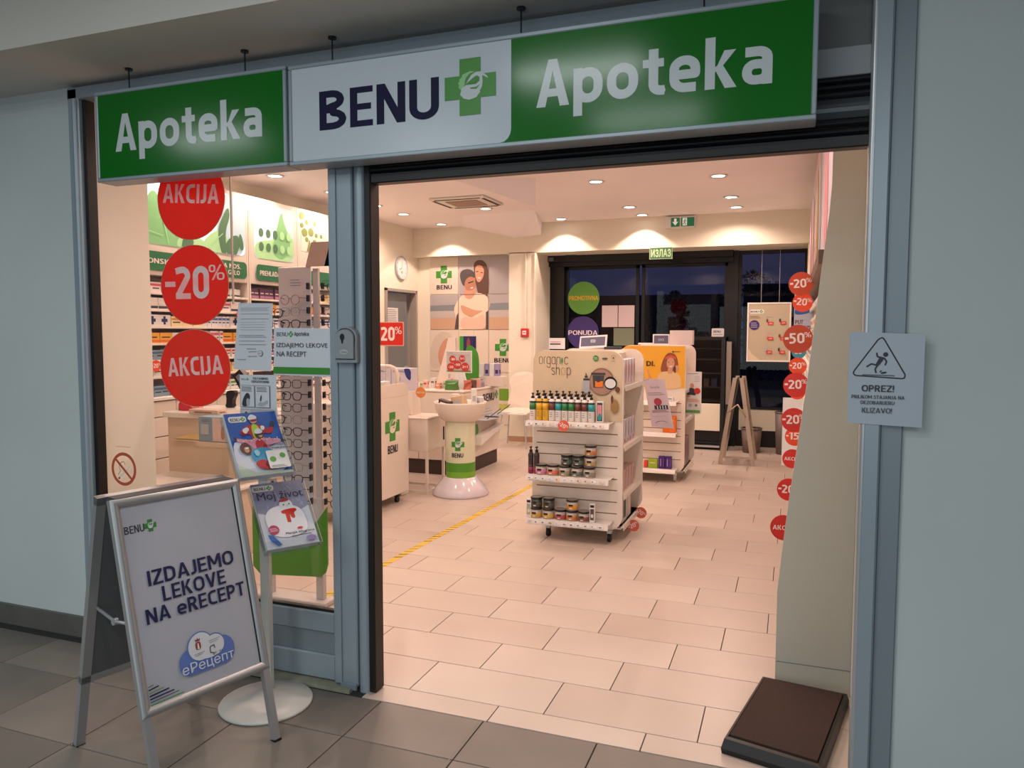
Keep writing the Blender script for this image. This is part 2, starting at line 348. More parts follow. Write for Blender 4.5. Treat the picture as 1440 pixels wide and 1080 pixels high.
class Art:
    """flat print on a surface F(u, v, n); every further shape lies one film thickness higher"""
    def __init__(s, F, parent, step=.0004, start=.0006): s.F = F; s.p = parent; s.st = step; s.n = start; s.parts = {}
    def _mb(s, part): return s.parts.setdefault(part, MB())
    def poly(s, part, pts, m):
        area2 = sum(pts[i][0] * pts[(i + 1) % len(pts)][1] - pts[(i + 1) % len(pts)][0] * pts[i][1] for i in range(len(pts)))
        if area2 < 0: pts = pts[::-1]
        s._mb(part).add([s.F(u, v, s.n) for u, v in pts], [list(range(len(pts)))], m); s.n += s.st
    def many(s, part, polys, m):
        for q in polys: s.poly(part, q, m); s.n -= s.st
        s.n += s.st
    def rect(s, part, u0, u1, v0, v1, m, r=0): s.poly(part, rr(u0, u1, v0, v1, r) if r else [(u0, v0), (u1, v0), (u1, v1), (u0, v1)], m)
    def text(s, part, t, u0, u1, v0, v1, m, bold=0., rot=0., ctr=None):
        st = stroke_text(t, bold) if bold > 0 else None
        if st:
            for q in st:
                o = []
                for x, y in q:
                    u = u0 + x * (u1 - u0); v = v0 + y * (v1 - v0)
                    if rot:
                        cx, cy = ctr or ((u0 + u1) / 2, (v0 + v1) / 2); du, dv = u - cx, v - cy
                        u = cx + du * math.cos(rot) - dv * math.sin(rot); v = cy + du * math.sin(rot) + dv * math.cos(rot)
                    o.append((u, v))
                a2 = sum(o[i][0] * o[(i + 1) % len(o)][1] - o[(i + 1) % len(o)][0] * o[i][1] for i in range(len(o)))
                if a2 < 0: o = o[::-1]
                s._mb(part).add([s.F(u, v, s.n) for u, v in o], [list(range(len(o)))], m); s.n += s.st * .004
            s.n += s.st; return
        vs, fs = text_mesh(t, bold); o = []
        for x, y, li in vs:
            u = u0 + x * (u1 - u0); v = v0 + y * (v1 - v0)
            if rot:
                cx, cy = ctr or ((u0 + u1) / 2, (v0 + v1) / 2); du, dv = u - cx, v - cy
                u = cx + du * math.cos(rot) - dv * math.sin(rot); v = cy + du * math.sin(rot) + dv * math.cos(rot)
            o.append(s.F(u, v, s.n + li * s.st * .04))
        s._mb(part).add(o, fs, m); s.n += s.st
    def line(s, part, a, b, wd, m):
        dx, dy = b[0] - a[0], b[1] - a[1]; L = math.hypot(dx, dy) or 1; px, py = -dy / L * wd / 2, dx / L * wd / 2
        s.poly(part, [(a[0] + px, a[1] + py), (a[0] - px, a[1] - py), (b[0] - px, b[1] - py), (b[0] + px, b[1] + py)], m)
    def lines(s, part, segs, wd, m):
        for a, b in segs: s.line(part, a, b, wd, m); s.n -= s.st
        s.n += s.st
    def textlines(s, part, u0, u1, v1, v0, n, m, wd, rag=.8, seed=1):
        R = random.Random(seed)
        s.lines(part, [((u0, v1 + (v0 - v1) * i / max(1, n - 1)), (u0 + (u1 - u0) * R.uniform(rag, 1), v1 + (v0 - v1) * i / max(1, n - 1))) for i in range(n)], wd, m)
    def logo(s, cx, cy, h, part='logo', green=None, white=None, light=None):
        """green cross with a white heron and a pale wing; h = height of the cross"""
        g = green or GREEN; wh = white or LETW; lg = light or LGREEN; k = h
        a, b = .5 * k, .205 * k; r = .04 * k
        P = []
        cn = [(-b, -a), (b, -a), (b, -b), (a, -b), (a, b), (b, b), (b, a), (-b, a), (-b, b), (-a, b), (-a, -b), (-b, -b)]
        s.poly(part, [(cx + x, cy + y) for x, y in cn], g)
        T = lambda L: [(cx + x * k, cy + y * k) for x, y in L]
        s.poly(part, T([(-.16, -.06), (-.22, .0), (-.21, .06), (-.24, .07), (-.2, .12), (-.21, .14), (-.16, .18), (-.15, .22), (-.09, .24), (.0, .27), (.1, .25), (.0, .23), (-.07, .17), (-.1, .1), (-.1, .04)]), lg)
        s.poly(part, T([(-.19, -.13), (-.16, -.02), (-.08, .03), (.02, .03), (.12, .03), (.19, .08), (.19, .15), (.14, .18), (.07, .15), (-.08, .05), (.03, .2), (.12, .245), (.22, .24), (.33, .16), (.36, .11), (.27, .16), (.24, .17), (.25, .08), (.24, -.02), (.19, -.1), (.21, -.11), (.14, -.18), (.15, -.19), (.06, -.22), (-.02, -.23), (-.12, -.2)]), wh)
        s.poly(part, T([(.0, -.02), (.12, -.02), (.2, .02), (.13, -.055), (.02, -.045)]), g)
        s.poly(part, T([(.02, .09), (.1, .17), (.14, .16), (.15, .1), (.08, .05), (-.02, .05)]), g)
    def flush(s):
        out = {}
        for k, mb in s.parts.items(): out[k] = mb.obj(k, s.p)
        s.parts = {}; return out
# ------------------------------------------------------------------ the setting
def sbox(name, x0, x1, y0, y1, z0, z1, m, b=0):
    return struct(MB().box(x0, x1, y0, y1, z0, z1, m, b).obj(name))
GROUT = mat('tile_grout', '#3c2a22', .8); GROUTO = mat('corridor_grout', '#2e2f2e', .8)
fl = sbox('floor', -3.8, 1.62, .085, 8.0, -.08, -.004, GROUT)
TM = [mat('shop_tile_%d' % i, c, .33, noise=.035, nscale=2.2, bump=.015, spec=.4) for i, c in enumerate(('#c5b5a9', '#c0b0a5', '#c9bbb0'))]
tile_cache = {}
def tile(parent, x0, x1, y0, y1, mats, th, j=.0019, i=0, b=.0012):
    w_, h_ = round(x1 - x0, 3), round(y1 - y0, 3)
    key = (w_, h_, i % len(mats), id(mats))
    if key not in tile_cache:
        o = MB().box(-w_ / 2 + j, w_ / 2 - j, -h_ / 2 + j, h_ / 2 - j, -th, 0, mats[i % len(mats)], b).obj('tile', parent)
        tile_cache[key] = o
    else:
        o = tile_cache[key].copy(); C.objects.link(o); o.parent = parent
    o.location = ((x0 + x1) / 2, (y0 + y1) / 2, 0)
T, HR, YR = .6, .2912, .216
n = 0
for row in range(0, 28):
    y0, y1 = (.085, YR) if row == 0 else (YR + HR * (row - 1), YR + HR * row)
    y1 = min(y1, 7.99)
    x = -.3485 + .6 * (.338 * row) - .6 * 20 if row else .265 - .6 * 20
    while x < 1.62:
        a, b_ = max(x, -3.79), min(x + T, 1.62)
        if row == 0: a = max(a, -.30)
        if b_ - a > .02 and y1 > y0:
            tile(fl, a, b_, y0, y1, TM, .01, i=n * 7 % 5); n += 1
        x += T
flo = sbox('floor_corridor', -7, 6, -8, .085, -.08, -.005, GROUTO)
MB().box(-7, -1.86, .085, .16, -.08, 0, GROUTO).box(-1.86, -.30, .085, .2, -.08, 0, GROUTO).obj('edge_filler', flo)
OM = [mat('corridor_tile_%d' % i, c, .42, noise=.10, nscale=2.5, bump=.03, spec=.4) for i, c in enumerate(('#736d66', '#79726b', '#6e6861', '#746e66'))]
PX, PY = .4552, .403
for r in range(0, 7):
    y1 = .083 if r == 0 else -.205 - PY * (r - 1); y0 = -.205 - PY * r
    for cx in range(-8, 4):
        x0 = .252 + PX * cx
        tile(flo, x0, x0 + PX, y0, y1, OM, .012, j=.002, i=(cx * 3 + r * 5) % 4, b=.0015)
# double joint strip under the doorway
MB().box(.236, .243, -.60, .083, -.012, .0004, OM[0]).obj('joint_strip', flo)
# corridor walls
sbox('wall_front_left', -7, -1.872, .15, .38, 0, 2.72, PAINT_OUT)
sbox('wall_front_right', 1.686, 6, .15, .38, 0, 3.1, PAINT_OUT)
sbox('baseboard_left', -7, -1.874, .132, .15, 0, .103, mat('corridor_skirting', '#5d5c58', .45, noise=.08))
sbox('baseboard_right', 1.70, 6, .132, .15, 0, .05, mat('corridor_skirting', '#5d5c58'))
sbox('ceiling_soffit', -7, 6, -.30, .15, 2.668, 3.1, CEIL_OUT)
sbox('ceiling_corridor', -7, 6, -5.2, -.30, 3.06, 3.16, CEIL_OUT)
sbox('trim_1', -1.875, 1.69, .16, .38, 2.62, 3.1, CEIL_OUT)
# shop shell
sbox('ceiling', -3.9, 1.75, .30, 8.1, 2.99, 3.1, CEIL)
sbox('wall_left', -3.95, -3.8, .2, 6.42, 0, 2.99, CREAM)
sbox('wall_left_far', -3.95, -3.8, 7.32, 7.6, 0, 2.99, CREAM)
sbox('wall_left_lintel', -3.95, -3.8, 6.42, 7.32, 2.1, 2.99, CREAM)
sbox('wall_right', 1.61, 1.75, .2, 8.1, 0, 2.99, CREAM)
sbox('wall_front_inner', -3.9, -1.9, .38, .56, 0, 2.99, CREAM)
sbox('wall_return', -1.97, -1.86, .19, .565, 0, 2.99, CREAM)
sbox('trim_2', -3.8, 1.61, 7.25, 7.95, 2.59, 2.99, CREAM)                        # header above the windows
sbox('wall_back', -3.8, -2.33, 7.40, 7.95, 0, 2.6, CREAM)
sbox('wall_pillar', -2.33, -1.93, 7.25, 8.1, 0, 2.6, CREAM)
sbox('baseboard_back', -2.33, -1.93, 7.238, 7.25, 0, .075, mat('tan_skirting', '#b08a70', .5))
sbox('wall_back_right', 1.50, 1.61, 7.25, 8.1, 0, 2.6, CREAM)
# two dropped wedge soffits under the ceiling
def wedge(name, pts_top, pts_bot, m):
    mb = MB(); k = len(pts_top); mb.add(pts_top + pts_bot, [list(range(k))[::-1], list(range(k, 2 * k))] + [[i, (i + 1) % k, k + (i + 1) % k, k + i] for i in range(k)], m)
    return struct(mb.obj(name))
WH2 = mat('soffit_paint', '#f8f2f6', .7)
def soffit(name, vs, fs): struct(MB().add(vs, fs, WH2).obj(name))
soffit('trim_3', [(-1.80, 4.12, 2.992), (-1.0, 4.43, 2.992), (-1.0, 4.43, 2.725), (-1.35, 4.75, 2.992)], [[0, 2, 1], [0, 3, 2], [1, 2, 3], [0, 1, 3]])
soffit('trim_4', [(-3.05, 7.26, 2.992), (-2.25, 7.26, 2.80), (-1.87, 7.26, 2.825), (-1.62, 6.25, 2.992), (-2.6, 6.3, 2.992), (-1.86, 7.26, 2.992)], [[0, 4, 1], [1, 4, 3], [1, 3, 2], [2, 3, 5], [0, 5, 3, 4]])

# ------------------------------------------------------------------ storefront
wf = thing('storefront_frame', 'grey aluminium shopfront frame with the big shop window and its rails', 'shopfront', (-.45, .15, 0))
def lp(o, p=(-.45, .15, 0)): o.location = (-p[0], -p[1], -p[2]); return o
def W(name, mb): return lp(mb.obj(name, wf))
W('post', MB().box(-1.872, -1.805, .115, .19, 0, 2.652, ALU, .008).cyl((-1.825, .12, 0), (-1.825, .12, 2.6), .016, ALU, seg=12))
W('gasket', MB().box(-1.805, -1.785, .14, .19, .02, 2.6, BLACK))
W('post', MB().box(-.453, -.338, .12, .20, .02, 2.6, ALU, .005).box(-.440, -.41, .112, .12, .03, 2.6, ALU).cyl((-.310, .145, .0), (-.310, .145, 2.6), .027, ALU, seg=24))
W('base_bracket', MB().box(-.42, -.34, .11, .125, .004, .035, ALU_D, .004))
W('top_rail', MB().box(-1.872, 1.69, .115, .19, 2.60, 2.654, ALU, .004))
W('rail', MB().box(-1.80, -.453, .13, .19, .228, .318, ALU, .006))
W('rail', MB().box(-1.80, -.453, .142, .185, .130, .230, ALU_D, .003))
W('rail', MB().box(-1.80, -.453, .13, .19, .022, .132, ALU, .006))
W('bead', MB().box(-1.80, -.453, .138, .16, .316, .330, BLACK))
W('sill', MB().box(-1.86, -.36, .088, .19, .0, .016, mat('stone_sill', '#8d8d7c', .7, noise=.12, nscale=20)))
W('post', MB().box(1.570, 1.622, .115, .20, .0, 2.654, ALU, .006).cyl((1.572, .128, 0), (1.572, .128, 2.6), .013, ALU_L, seg=16))
W('post', MB().box(1.622, 1.688, .135, .20, .0, 2.654, ALU_D, .004))
W('pane', MB().box(-1.79, -.452, .168, .174, .325, 2.60, GLASS))
W('pane_joint', MB().box(-.985, -.980, .166, .176, 1.64, 2.60, mat('clear_seal', '#b9a394', .4)))
# roller shutter in its guides above the doorway
sh = thing('roller_shutter', 'dark grey roller shutter rolled up above the open doorway', 'shutter', (.65, .16, 2.11))
def sp(n_, mb): o = mb.obj(n_, sh); o.location = (-.65, -.16, -2.11); return o
sp('guide_rail', MB().box(-.287, -.256, .128, .20, 0.003, 2.60, BLACK, .004))
sp('bottom_bar', MB().box(-.256, 1.562, .13, .185, 2.112, 2.152, DARKER, .004))
for z0, z1, m_ in ((2.154, 2.178, DARKM), (2.181, 2.205, DARKM), (2.208, 2.27, mat('shutter_grey', '#4a5156', .4, .4)), (2.273, 2.293, DARKM), (2.296, 2.316, DARKM), (2.318, 2.337, DARKM)):
    mb = MB(); mb.prism([(.142, z0), (.131, (z0 * .7 + z1 * .3)), (.129, (z0 + z1) / 2), (.131, (z0 * .3 + z1 * .7)), (.142, z1), (.18, z1), (.18, z0)], lambda u, v, q: (q, u, v), -.256, 1.562, m_)
    sp('slat', mb)
sp('fascia_board', MB().box(-.335, 1.562, .135, .18, 2.339, 2.430, mat('fascia_grey', '#8b9096', .5), .002))
sp('box_cover', MB().box(-.335, 1.562, .15, .19, 2.431, 2.60, mat('cover_grey', '#5d6060', .6), .002))

# key switch on the post
ks = thing('key_switch', 'grey key switch box with lock on the shopfront post', 'switch', (-.357, .118, 1.465))
F = frame((-.357, .112, 1.465), (1, 0, 0), (0, 0, 1))
G1 = mat('switch_grey', '#8b9298', .4)
def kobj(n_, mb): o = mb.obj(n_, ks); o.location = (.357, -.118, -1.465); return o
kobj('housing', MB().prism(rr(-.052, .052, -.072, .074, .045, 7, (0, 0, 1, 1)), F, -.004, .022, G1).prism(rr(-.042, .042, -.055, .062, .038, 7, (0, 0, 1, 1)), F, .022, .032, G1))
kobj('rim', MB().tube([F(u, v, .023) for u, v in rr(-.045, .045, -.058, .066, .04, 6, (0, 0, 1, 1))], .0018, DARKM, 6, True))
a = Art(F, ks, start=.0325); a.poly('keyhole', ell(-.008, .032, .011, .014), DARKM); a.poly('keyhole', ell(-.008, .02, .005, .016), DARKM); a.poly('plate', ell(.0, -.028, .02, .01), LGREY); a.text('plate', 'Genius', -.013, .013, -.032, -.024, DGREY)
for o in a.flush().values(): o.location = (.357, -.118, -1.465)

# hanging rods and sign boxes
for i, x in enumerate((-1.411, -.788, -.369, .415, 1.05)):
    r_ = thing('hanging_rod', ('threaded hanging rod at the left end of the small green sign', 'threaded hanging rod near the right end of the small green sign', 'threaded hanging rod above the white part, left of the word', 'threaded hanging rod above the join of white and green', 'threaded hanging rod above the green right half of the long sign')[i], 'rod', (x, .045, 2.56))
    MB().cyl((0, 0, 0), (0, 0, .105), .003, DARKM, seg=8).obj('rod', r_)
    MB().cyl((0, 0, .1), (0, 0, .108), .016, DARKM, seg=12).obj('ceiling_cap', r_)

def sign_box(x0, x1, z0, z1, label):
    t = thing('sign_box', label, 'sign', ((x0 + x1) / 2, .05, z0))
    L = (-(x0 + x1) / 2, -.05, -z0)
    def P(n_, mb): o = mb.obj(n_, t); o.location = L; return o
    P('body', MB().box(x0 + .006, x1 - .006, .008, .10, z0 + .006, z1 - .006, ALU_D))
    fr = MB(); k = .016
    for q in ((x0, x1, z0, z0 + k), (x0, x1, z1 - k, z1), (x0, x0 + k, z0 + k, z1 - k), (x1 - k, x1, z0 + k, z1 - k)):
        fr.box(q[0], q[1], -.002, .10, q[2], q[3], ALU, .003)
    P('frame', fr)
    return t, L, P
t, L, P = sign_box(-1.566, -.556, 2.178, 2.568, 'small green hanging sign reading Apoteka, left of the long sign')
P('face', MB().box(-1.55, -.572, .002, .008, 2.194, 2.552, SIGNG))
a = Art(frame((0, .002, 0), (1, 0, 0), (0, 0, 1)), t); a.text('lettering', 'Apoteka', -1.455, -.675, 2.262, 2.466, LETW, .032)
for o in a.flush().values(): o.location = L
t, L, P = sign_box(-.545, 1.400, 2.176, 2.562, 'long hanging sign, white half with BENU and cross, green half reading Apoteka')
P('face', MB().box(-.529, 1.384, .002, .008, 2.192, 2.546, SIGNW))
a = Art(frame((0, .002, 0), (1, 0, 0), (0, 0, 1)), t)
gp = [(.352, 2.192), (1.384, 2.192), (1.384, 2.546), (.394, 2.546), (.394, 2.238)] + [(.394 - .042 * (1 - math.cos(q)), 2.238 - .046 * math.sin(q)) for q in (.4, .8, 1.2)]
a.poly('green_panel', gp, SIGNG)
a.text('lettering', 'BENU', -.403, .112, 2.301, 2.449, NAVY, .026)
a.text('lettering', 'Apoteka', .488, 1.268, 2.258, 2.462, LETW, .032)
a.logo(.236, 2.40, .2)
for o in a.flush().values(): o.location = L

# ------------------------------------------------------------------ window stickers and notices
GY = .168
def Fy(y): return frame((0, y, 0), (1, 0, 0), (0, 0, 1))
def on_glass(name, label, cat, cx, cz, group=None):
    t = thing(name, label, cat, (cx, GY, cz), 0, group); return t, (-cx, -GY, -cz)
def fl_(a, L):
    for o in a.flush().values(): o.location = L
for (cx, cz, rx, rz, tx, lab, rot) in ((-1.201, 2.115, .189, .183, 'AKCIJA', 'upper red window disc reading AKCIJA, cut by the green sign', -.07), (-1.193, 1.728, .191, .178, '-20', 'middle red window disc reading minus 20 percent', .0), (-1.203, 1.352, .2, .175, 'AKCIJA', 'lowest red window disc reading AKCIJA above the sandwich board', .06)):
    t, L = on_glass('window_disc', lab, 'sticker', cx, cz)
    o = MB().prism(ell(cx, cz, rx, rz, 48), Fy(GY), .0, .003, REDW).obj('disc', t); o.location = L
    o = MB().tube([Fy(GY)(u, v, .002) for u, v in ell(cx, cz, rx + .001, rz + .001, 40)], .0016, mat('disc_edge', '#c98d7c', .5), 5, True).obj('rim', t); o.location = L
    a = Art(Fy(GY), t, start=.0035)
    if tx == 'AKCIJA': a.text('lettering', tx, cx - .157, cx + .16, cz - .042 + (.02 if rot < 0 else .01), cz + .042 + (.02 if rot < 0 else .01), STWW, .03, rot)
    else:
        a.rect('lettering', cx - .168, cx - .108, cz - .006, cz + .018, STWW)
        a.text('lettering', '20', cx - .108, cx + .085, cz - .062, cz + .085, STWW, .035)
        a.text('lettering', '%', cx + .085, cx + .172, cz + .02, cz + .088, STWW, .02)
    fl_(a, L)
# typed notice
t, L = on_glass('typed_notice', 'tall typed white notice taped to the window left of the BENU sheet', 'notice', -.872, 1.495)
pp = [(-.987, 1.352), (-.784, 1.346), (-.769, 1.641), (-.951, 1.644)]
o = MB().prism(pp, Fy(GY), .0, .0015, PAPER).obj('sheet', t); o.location = L
a = Art(Fy(GY), t, start=.002)
for z, n_ in ((1.622, 3), (1.596, 1), (1.574, 1)): a.textlines('print', -.94, -.785, z, z - .006 * (n_ - 1), n_, GREYP, .0016, .9, seed=int(z * 999))
for z in (1.56, 1.549, 1.538, 1.527): a.textlines('print', -.942, -.8, z, z, 1, LGREY, .0014, .6, seed=int(z * 999))
for z in (1.502, 1.495, 1.478, 1.462): a.textlines('print', -.95, -.80, z, z, 1, GREYP, .0016, .85, seed=int(z * 999))
a.lines('print', [((-.91, 1.443), (-.86, 1.443)), ((-.9, 1.43), (-.855, 1.432)), ((-.905, 1.41), (-.855, 1.411)), ((-.96, 1.396), (-.915, 1.396))], .002, GREYP)
a.poly('stamp', ell(-.836, 1.424, .0125), GREYP); a.poly('stamp', ell(-.836, 1.424, .0105), PAPER); a.text('stamp', 'BENU', -.844, -.828, 1.421, 1.427, GREYP)
fl_(a, L)
# BENU prescription sheet
t, L = on_glass('prescription_sheet', 'white window sheet with green bar reading IZDAJEMO LEKOVE NA RECEPT', 'notice', -.62, 1.43)
o = MB().prism([(-.770, 1.331), (-.478, 1.328), (-.470, 1.532), (-.765, 1.536)], Fy(GY), 0, .0015, PAPER).obj('sheet', t); o.location = L
a = Art(Fy(GY), t, start=.002)
a.text('lettering', 'BENU', -.750, -.693, 1.499, 1.516, NAVY, .01); a.logo(-.677, 1.508, .024); a.text('lettering', 'Apoteka', -.659, -.585, 1.497, 1.518, NAVY, .01)
a.text('lettering', 'IZDAJEMO LEKOVE', -.750, -.492, 1.446, 1.470, DGREY); a.text('lettering', 'NA RECEPT', -.750, -.598, 1.412, 1.434, DGREY)
a.rect('green_bar', -.768, -.482, 1.338, 1.366, GREEN)
fl_(a, L)
# instruction sheet
t, L = on_glass('instruction_sheet', 'white sheet OSTANIMO ODGOVORNI with two small pictures, above the magazines', 'notice', -.856, 1.24)
o = MB().prism([(-.957, 1.10), (-.757, 1.10), (-.758, 1.330), (-.953, 1.327)], Fy(GY), 0, .0015, PAPER).obj('sheet', t); o.location = L
a = Art(Fy(GY), t, start=.002)
a.text('lettering', 'BENU', -.945, -.918, 1.304, 1.311, NAVY); a.logo(-.911, 1.308, .011)
a.text('lettering', 'OSTANIMO', -.88, -.80, 1.308, 1.318, DGREY, .02); a.text('lettering', 'ODGOVORNI', -.888, -.796, 1.294, 1.304, DGREY, .02)
for q in (-.948, -.866):
    a.rect('picture', q, q + .076, 1.185, 1.282, DGREY); a.rect('picture', q + .0015, q + .0745, 1.1865, 1.2805, PAPER)
    a.textlines('lettering', q + .008, q + .068, 1.274, 1.256, 4, DGREY, .0025, .8, seed=3)
a.poly('picture', smooth([(-.94, 1.188), (-.935, 1.215), (-.925, 1.235), (-.912, 1.25), (-.898, 1.245), (-.893, 1.225), (-.905, 1.215), (-.915, 1.2), (-.91, 1.188)]), DGREY)
a.poly('picture', smooth([(-.913, 1.222), (-.902, 1.226), (-.898, 1.21), (-.902, 1.19), (-.912, 1.19), (-.915, 1.205)]), LGREY)
a.poly('picture', smooth([(-.858, 1.196), (-.84, 1.212), (-.825, 1.206), (-.80, 1.222), (-.796, 1.208), (-.82, 1.194), (-.84, 1.19)]), LGREY)
a.poly('picture', smooth([(-.842, 1.214), (-.836, 1.24), (-.83, 1.24), (-.834, 1.212)]), DGREY)
a.rect('picture', -.944, -.764, 1.10, 1.178, LGREY)
fl_(a, L)
# no smoking
t, L = on_glass('no_smoking_sticker', 'red and white no smoking sticker low on the window', 'sticker', -1.65, .86)
ring = MB(); ring.prism(ell(-1.652, .858, .078, .081, 40), Fy(GY), 0, .001, RED)
cl = mat('sticker_film', '#d8c4ad', .5)
a = Art(Fy(GY), t, start=.0); NR = mat('no_smoking_red', '#b8563a', .5)
pts = ell(-1.652, .858, .078, .081, 40); inn = ell(-1.652, .858, .063, .066, 40)
mb = MB(); 
for i in range(40):
    j = (i + 1) % 40; mb.add([Fy(GY)(*pts[i], .0012), Fy(GY)(*pts[j], .0012), Fy(GY)(*inn[j], .0012), Fy(GY)(*inn[i], .0012)], [[0, 1, 2, 3]], NR)
o = mb.obj('ring', t); o.location = L
a.n = .0006
a.poly('cigarette', [(-1.690, .812), (-1.684, .806), (-1.612, .868), (-1.618, .874)], PAPERW); a.poly('cigarette', [(-1.690, .812), (-1.684, .806), (-1.676, .813), (-1.682, .819)], DGREY)
a.lines('smoke', [((-1.688, .83), (-1.672, .85)), ((-1.672, .85), (-1.682, .868)), ((-1.682, .868), (-1.668, .89)), ((-1.668, .89), (-1.65, .895)), ((-1.65, .895), (-1.642, .88))], .003, GREYP)
a.n = .0014; a.line('bar', (-1.702, .905), (-1.600, .808), .012, NR)
a.text('lettering', 'PUSENJE ZABRANJENO', -1.70, -1.605, .962, .969, mat('faded_print', '#a07b66', .5))
fl_(a, L)

# slippery step warning on the right frame
t = thing('warning_notice', 'OPREZ KLIZAVO slippery warning sheet taped on the right frame post', 'notice', (1.642, .112, 1.37))
L = (-1.642, -.112, -1.37); Fw = Fy(.1115)
o = MB().prism([(1.522, 1.226), (1.738, 1.219), (1.738, 1.514), (1.520, 1.521)], Fw, 0, .0012, mat('notice_paper', '#aeb9c6', .5)).obj('sheet', t); o.location = L
def qw(px, py):   # notice print: position on the sheet measured in fractions
    return 1.520 + .218 * px, 1.522 - .298 * py
a = Art(Fw, t, start=.0016)
def wl(segs, wd, part='pictogram'): a.lines(part, [(qw(*s0), qw(*s1)) for s0, s1 in segs], wd, DGREY)
tri = [(.42, .07), (.45, .065), (.475, .09), (.76, .46), (.75, .495), (.71, .50), (.10, .475), (.07, .455), (.085, .42), (.385, .09)]
wl([(tri[i], tri[(i + 1) % len(tri)]) for i in range(len(tri))], .0045)
a.poly('pictogram', ell(*qw(.495, .245), .0075), DGREY)
a.poly('pictogram', [qw(*q) for q in ((.42, .265), (.475, .275), (.47, .3), (.42, .355), (.375, .375), (.36, .36))], DGREY)
wl([((.42, .275), (.385, .27)), ((.385, .27), (.375, .225)), ((.475, .28), (.51, .32)), ((.51, .32), (.49, .36)), ((.37, .36), (.31, .345)), ((.31, .345), (.245, .38)), ((.40, .355), (.36, .40)), ((.36, .40), (.375, .445))], .0048)
wl([((.19, .465), (.62, .47))], .0025); a.poly('pictogram', ell(*qw(.475, .44), .009, .003, t=.2), DGREY); a.poly('pictogram', ell(*qw(.435, .425), .004, .002, t=.8), DGREY)
def wt(s_, x0, x1, y0, y1, b): u0, v1 = qw(x0, y0); u1, v0 = qw(x1, y1); a.text('lettering', s_, u0, u1, v0, v1, DGREY, b)
wt('OPREZ!', .19, .62, .575, .645, .02); wt('PRILIKOM STAJANJA NA', .055, .76, .685, .722, .015); wt('DEZOBARIJERU', .18, .63, .745, .782, .015); wt('KLIZAVO!', .2, .60, .82, .875, .01)
fl_(a, L)
# ------------------------------------------------------------------ ceiling fixtures
dl0 = thing('downlight', 'recessed ceiling downlight', 'ceiling light', (DOWN[0][0], DOWN[0][1], 2.99))
HOT = mat('lamp_glow', (1, .93, .82), emit=9)
MB().lathe([(.062, .0), (.085, .0), (.088, -.006), (.082, -.012), (.062, -.008)], WHITE, seg=20).obj('trim_ring', dl0)
MB().add([(math.cos(2 * PI * i / 16) * .062, math.sin(2 * PI * i / 16) * .062, -.0035) for i in range(16)], [list(range(16))[::-1]], HOT).obj('lamp', dl0)
DLAB = ['downlight above the leaf panel, hidden behind the red discs', 'downlight above the counter, seen through the window top between disc and post', 'downlight touching the centre post in the window, upper one', 'downlight just right of the centre post, near the shutter bar',
        'second downlight right of the centre post, above the clock wall', 'small downlight nearest the arch of light above the couple poster', 'downlight directly beside the ceiling cassette vent', 'downlight over the bowl stand, hidden by the signs', 'downlight near the front left counter, hidden by the signs', 'downlight in front of the header left of the dark doors',
        'downlight just inside the doorway on the left row', 'downlight in front of the organic stand, hidden by the shutter', 'large downlight nearest the shutter, middle row', 'middle downlight of the row left of the exit light box', 'downlight by the header left of the exit light box',
        'added unseen front left downlight just inside the doorway', 'added unseen front right downlight just inside the doorway', 'added unseen downlight just behind the shop window', 'downlight just inside the doorway on the right row', 'downlight of the right row, hidden by the shutter', 'downlight of the right row cut by the shutter bar', 'upper one of two downlights close together right of the exit box', 'lower one of two downlights close together right of the exit box']
dl0['label'] = DLAB[0]; dl0['group'] = 'recessed ceiling downlights'
for i, (x, y) in enumerate(DOWN[1:]): copy_tree(dl0, (x, y, 2.99), label=DLAB[i + 1])
for x, y in DOWN: pass
# shop ceiling has no cut-outs: lamps sit just under it
# air cassette
t = thing('ceiling_cassette', 'square ceiling air cassette with dark slots and grille', 'air conditioner', (-2.13, 5.36, 2.99))
MB().box(-.33, .33, -.3, .3, -.028, 0, WHITE, .01).obj('frame', t)
MB().box(-.19, .19, -.17, .17, -.036, -.028, mat('grille_brown', '#a08878', .7, noise=.1, nscale=90), .003).obj('grille', t)
for q in ((-.27, .27, -.285, -.25), (-.27, .27, .25, .285)): MB().box(q[0], q[1], q[2], q[3], -.031, -.028, mat('slot_dark', '#3a2620', .7)).obj('slot', t)
for q in ((-.315, -.28, -.24, .24), (.28, .315, -.24, .24)): MB().box(q[0], q[1], q[2], q[3], -.031, -.028, mat('slot_dark', '#3a2620', .7)).obj('slot', t)

# exit light box, exit plate
t = thing('exit_light_box', 'green and white emergency exit light box on the header wall', 'exit sign', (-.015, 7.25, 2.90))
MB().box(-.185, .185, -.045, 0, -.075, .075, WHITE, .008).obj('housing', t)
F = frame((0, -.046, 0), (1, 0, 0), (0, 0, 1)); a = Art(F, t, start=.001)
EG = mat('exit_green', '#1d7a58', .4, emit=.15); EW = mat('exit_white', '#e8efe8', .4, emit=.3)
a.rect('arrow_panel', -.115, -.005, -.055, .055, EG, .008); a.poly('arrow', [(-.10, .01), (-.06, -.04), (-.02, .01), (-.045, .0), (-.045, .045), (-.075, .045), (-.075, .0)], EW)
a.rect('figure_panel', .01, .175, -.055, .055, EG, .008); a.rect('figure_panel', .03, .085, -.045, .05, EW)
a.poly('figure', ell(.062, .033, .008), EG); a.lines('figure', [((.058, .022), (.055, -.005)), ((.055, -.005), (.07, -.02)), ((.07, -.02), (.065, -.04)), ((.055, -.005), (.042, -.025)), ((.042, -.025), (.032, -.025)), ((.058, .018), (.075, .005)), ((.058, .018), (.042, .005))], .008, EG)
a.flush()
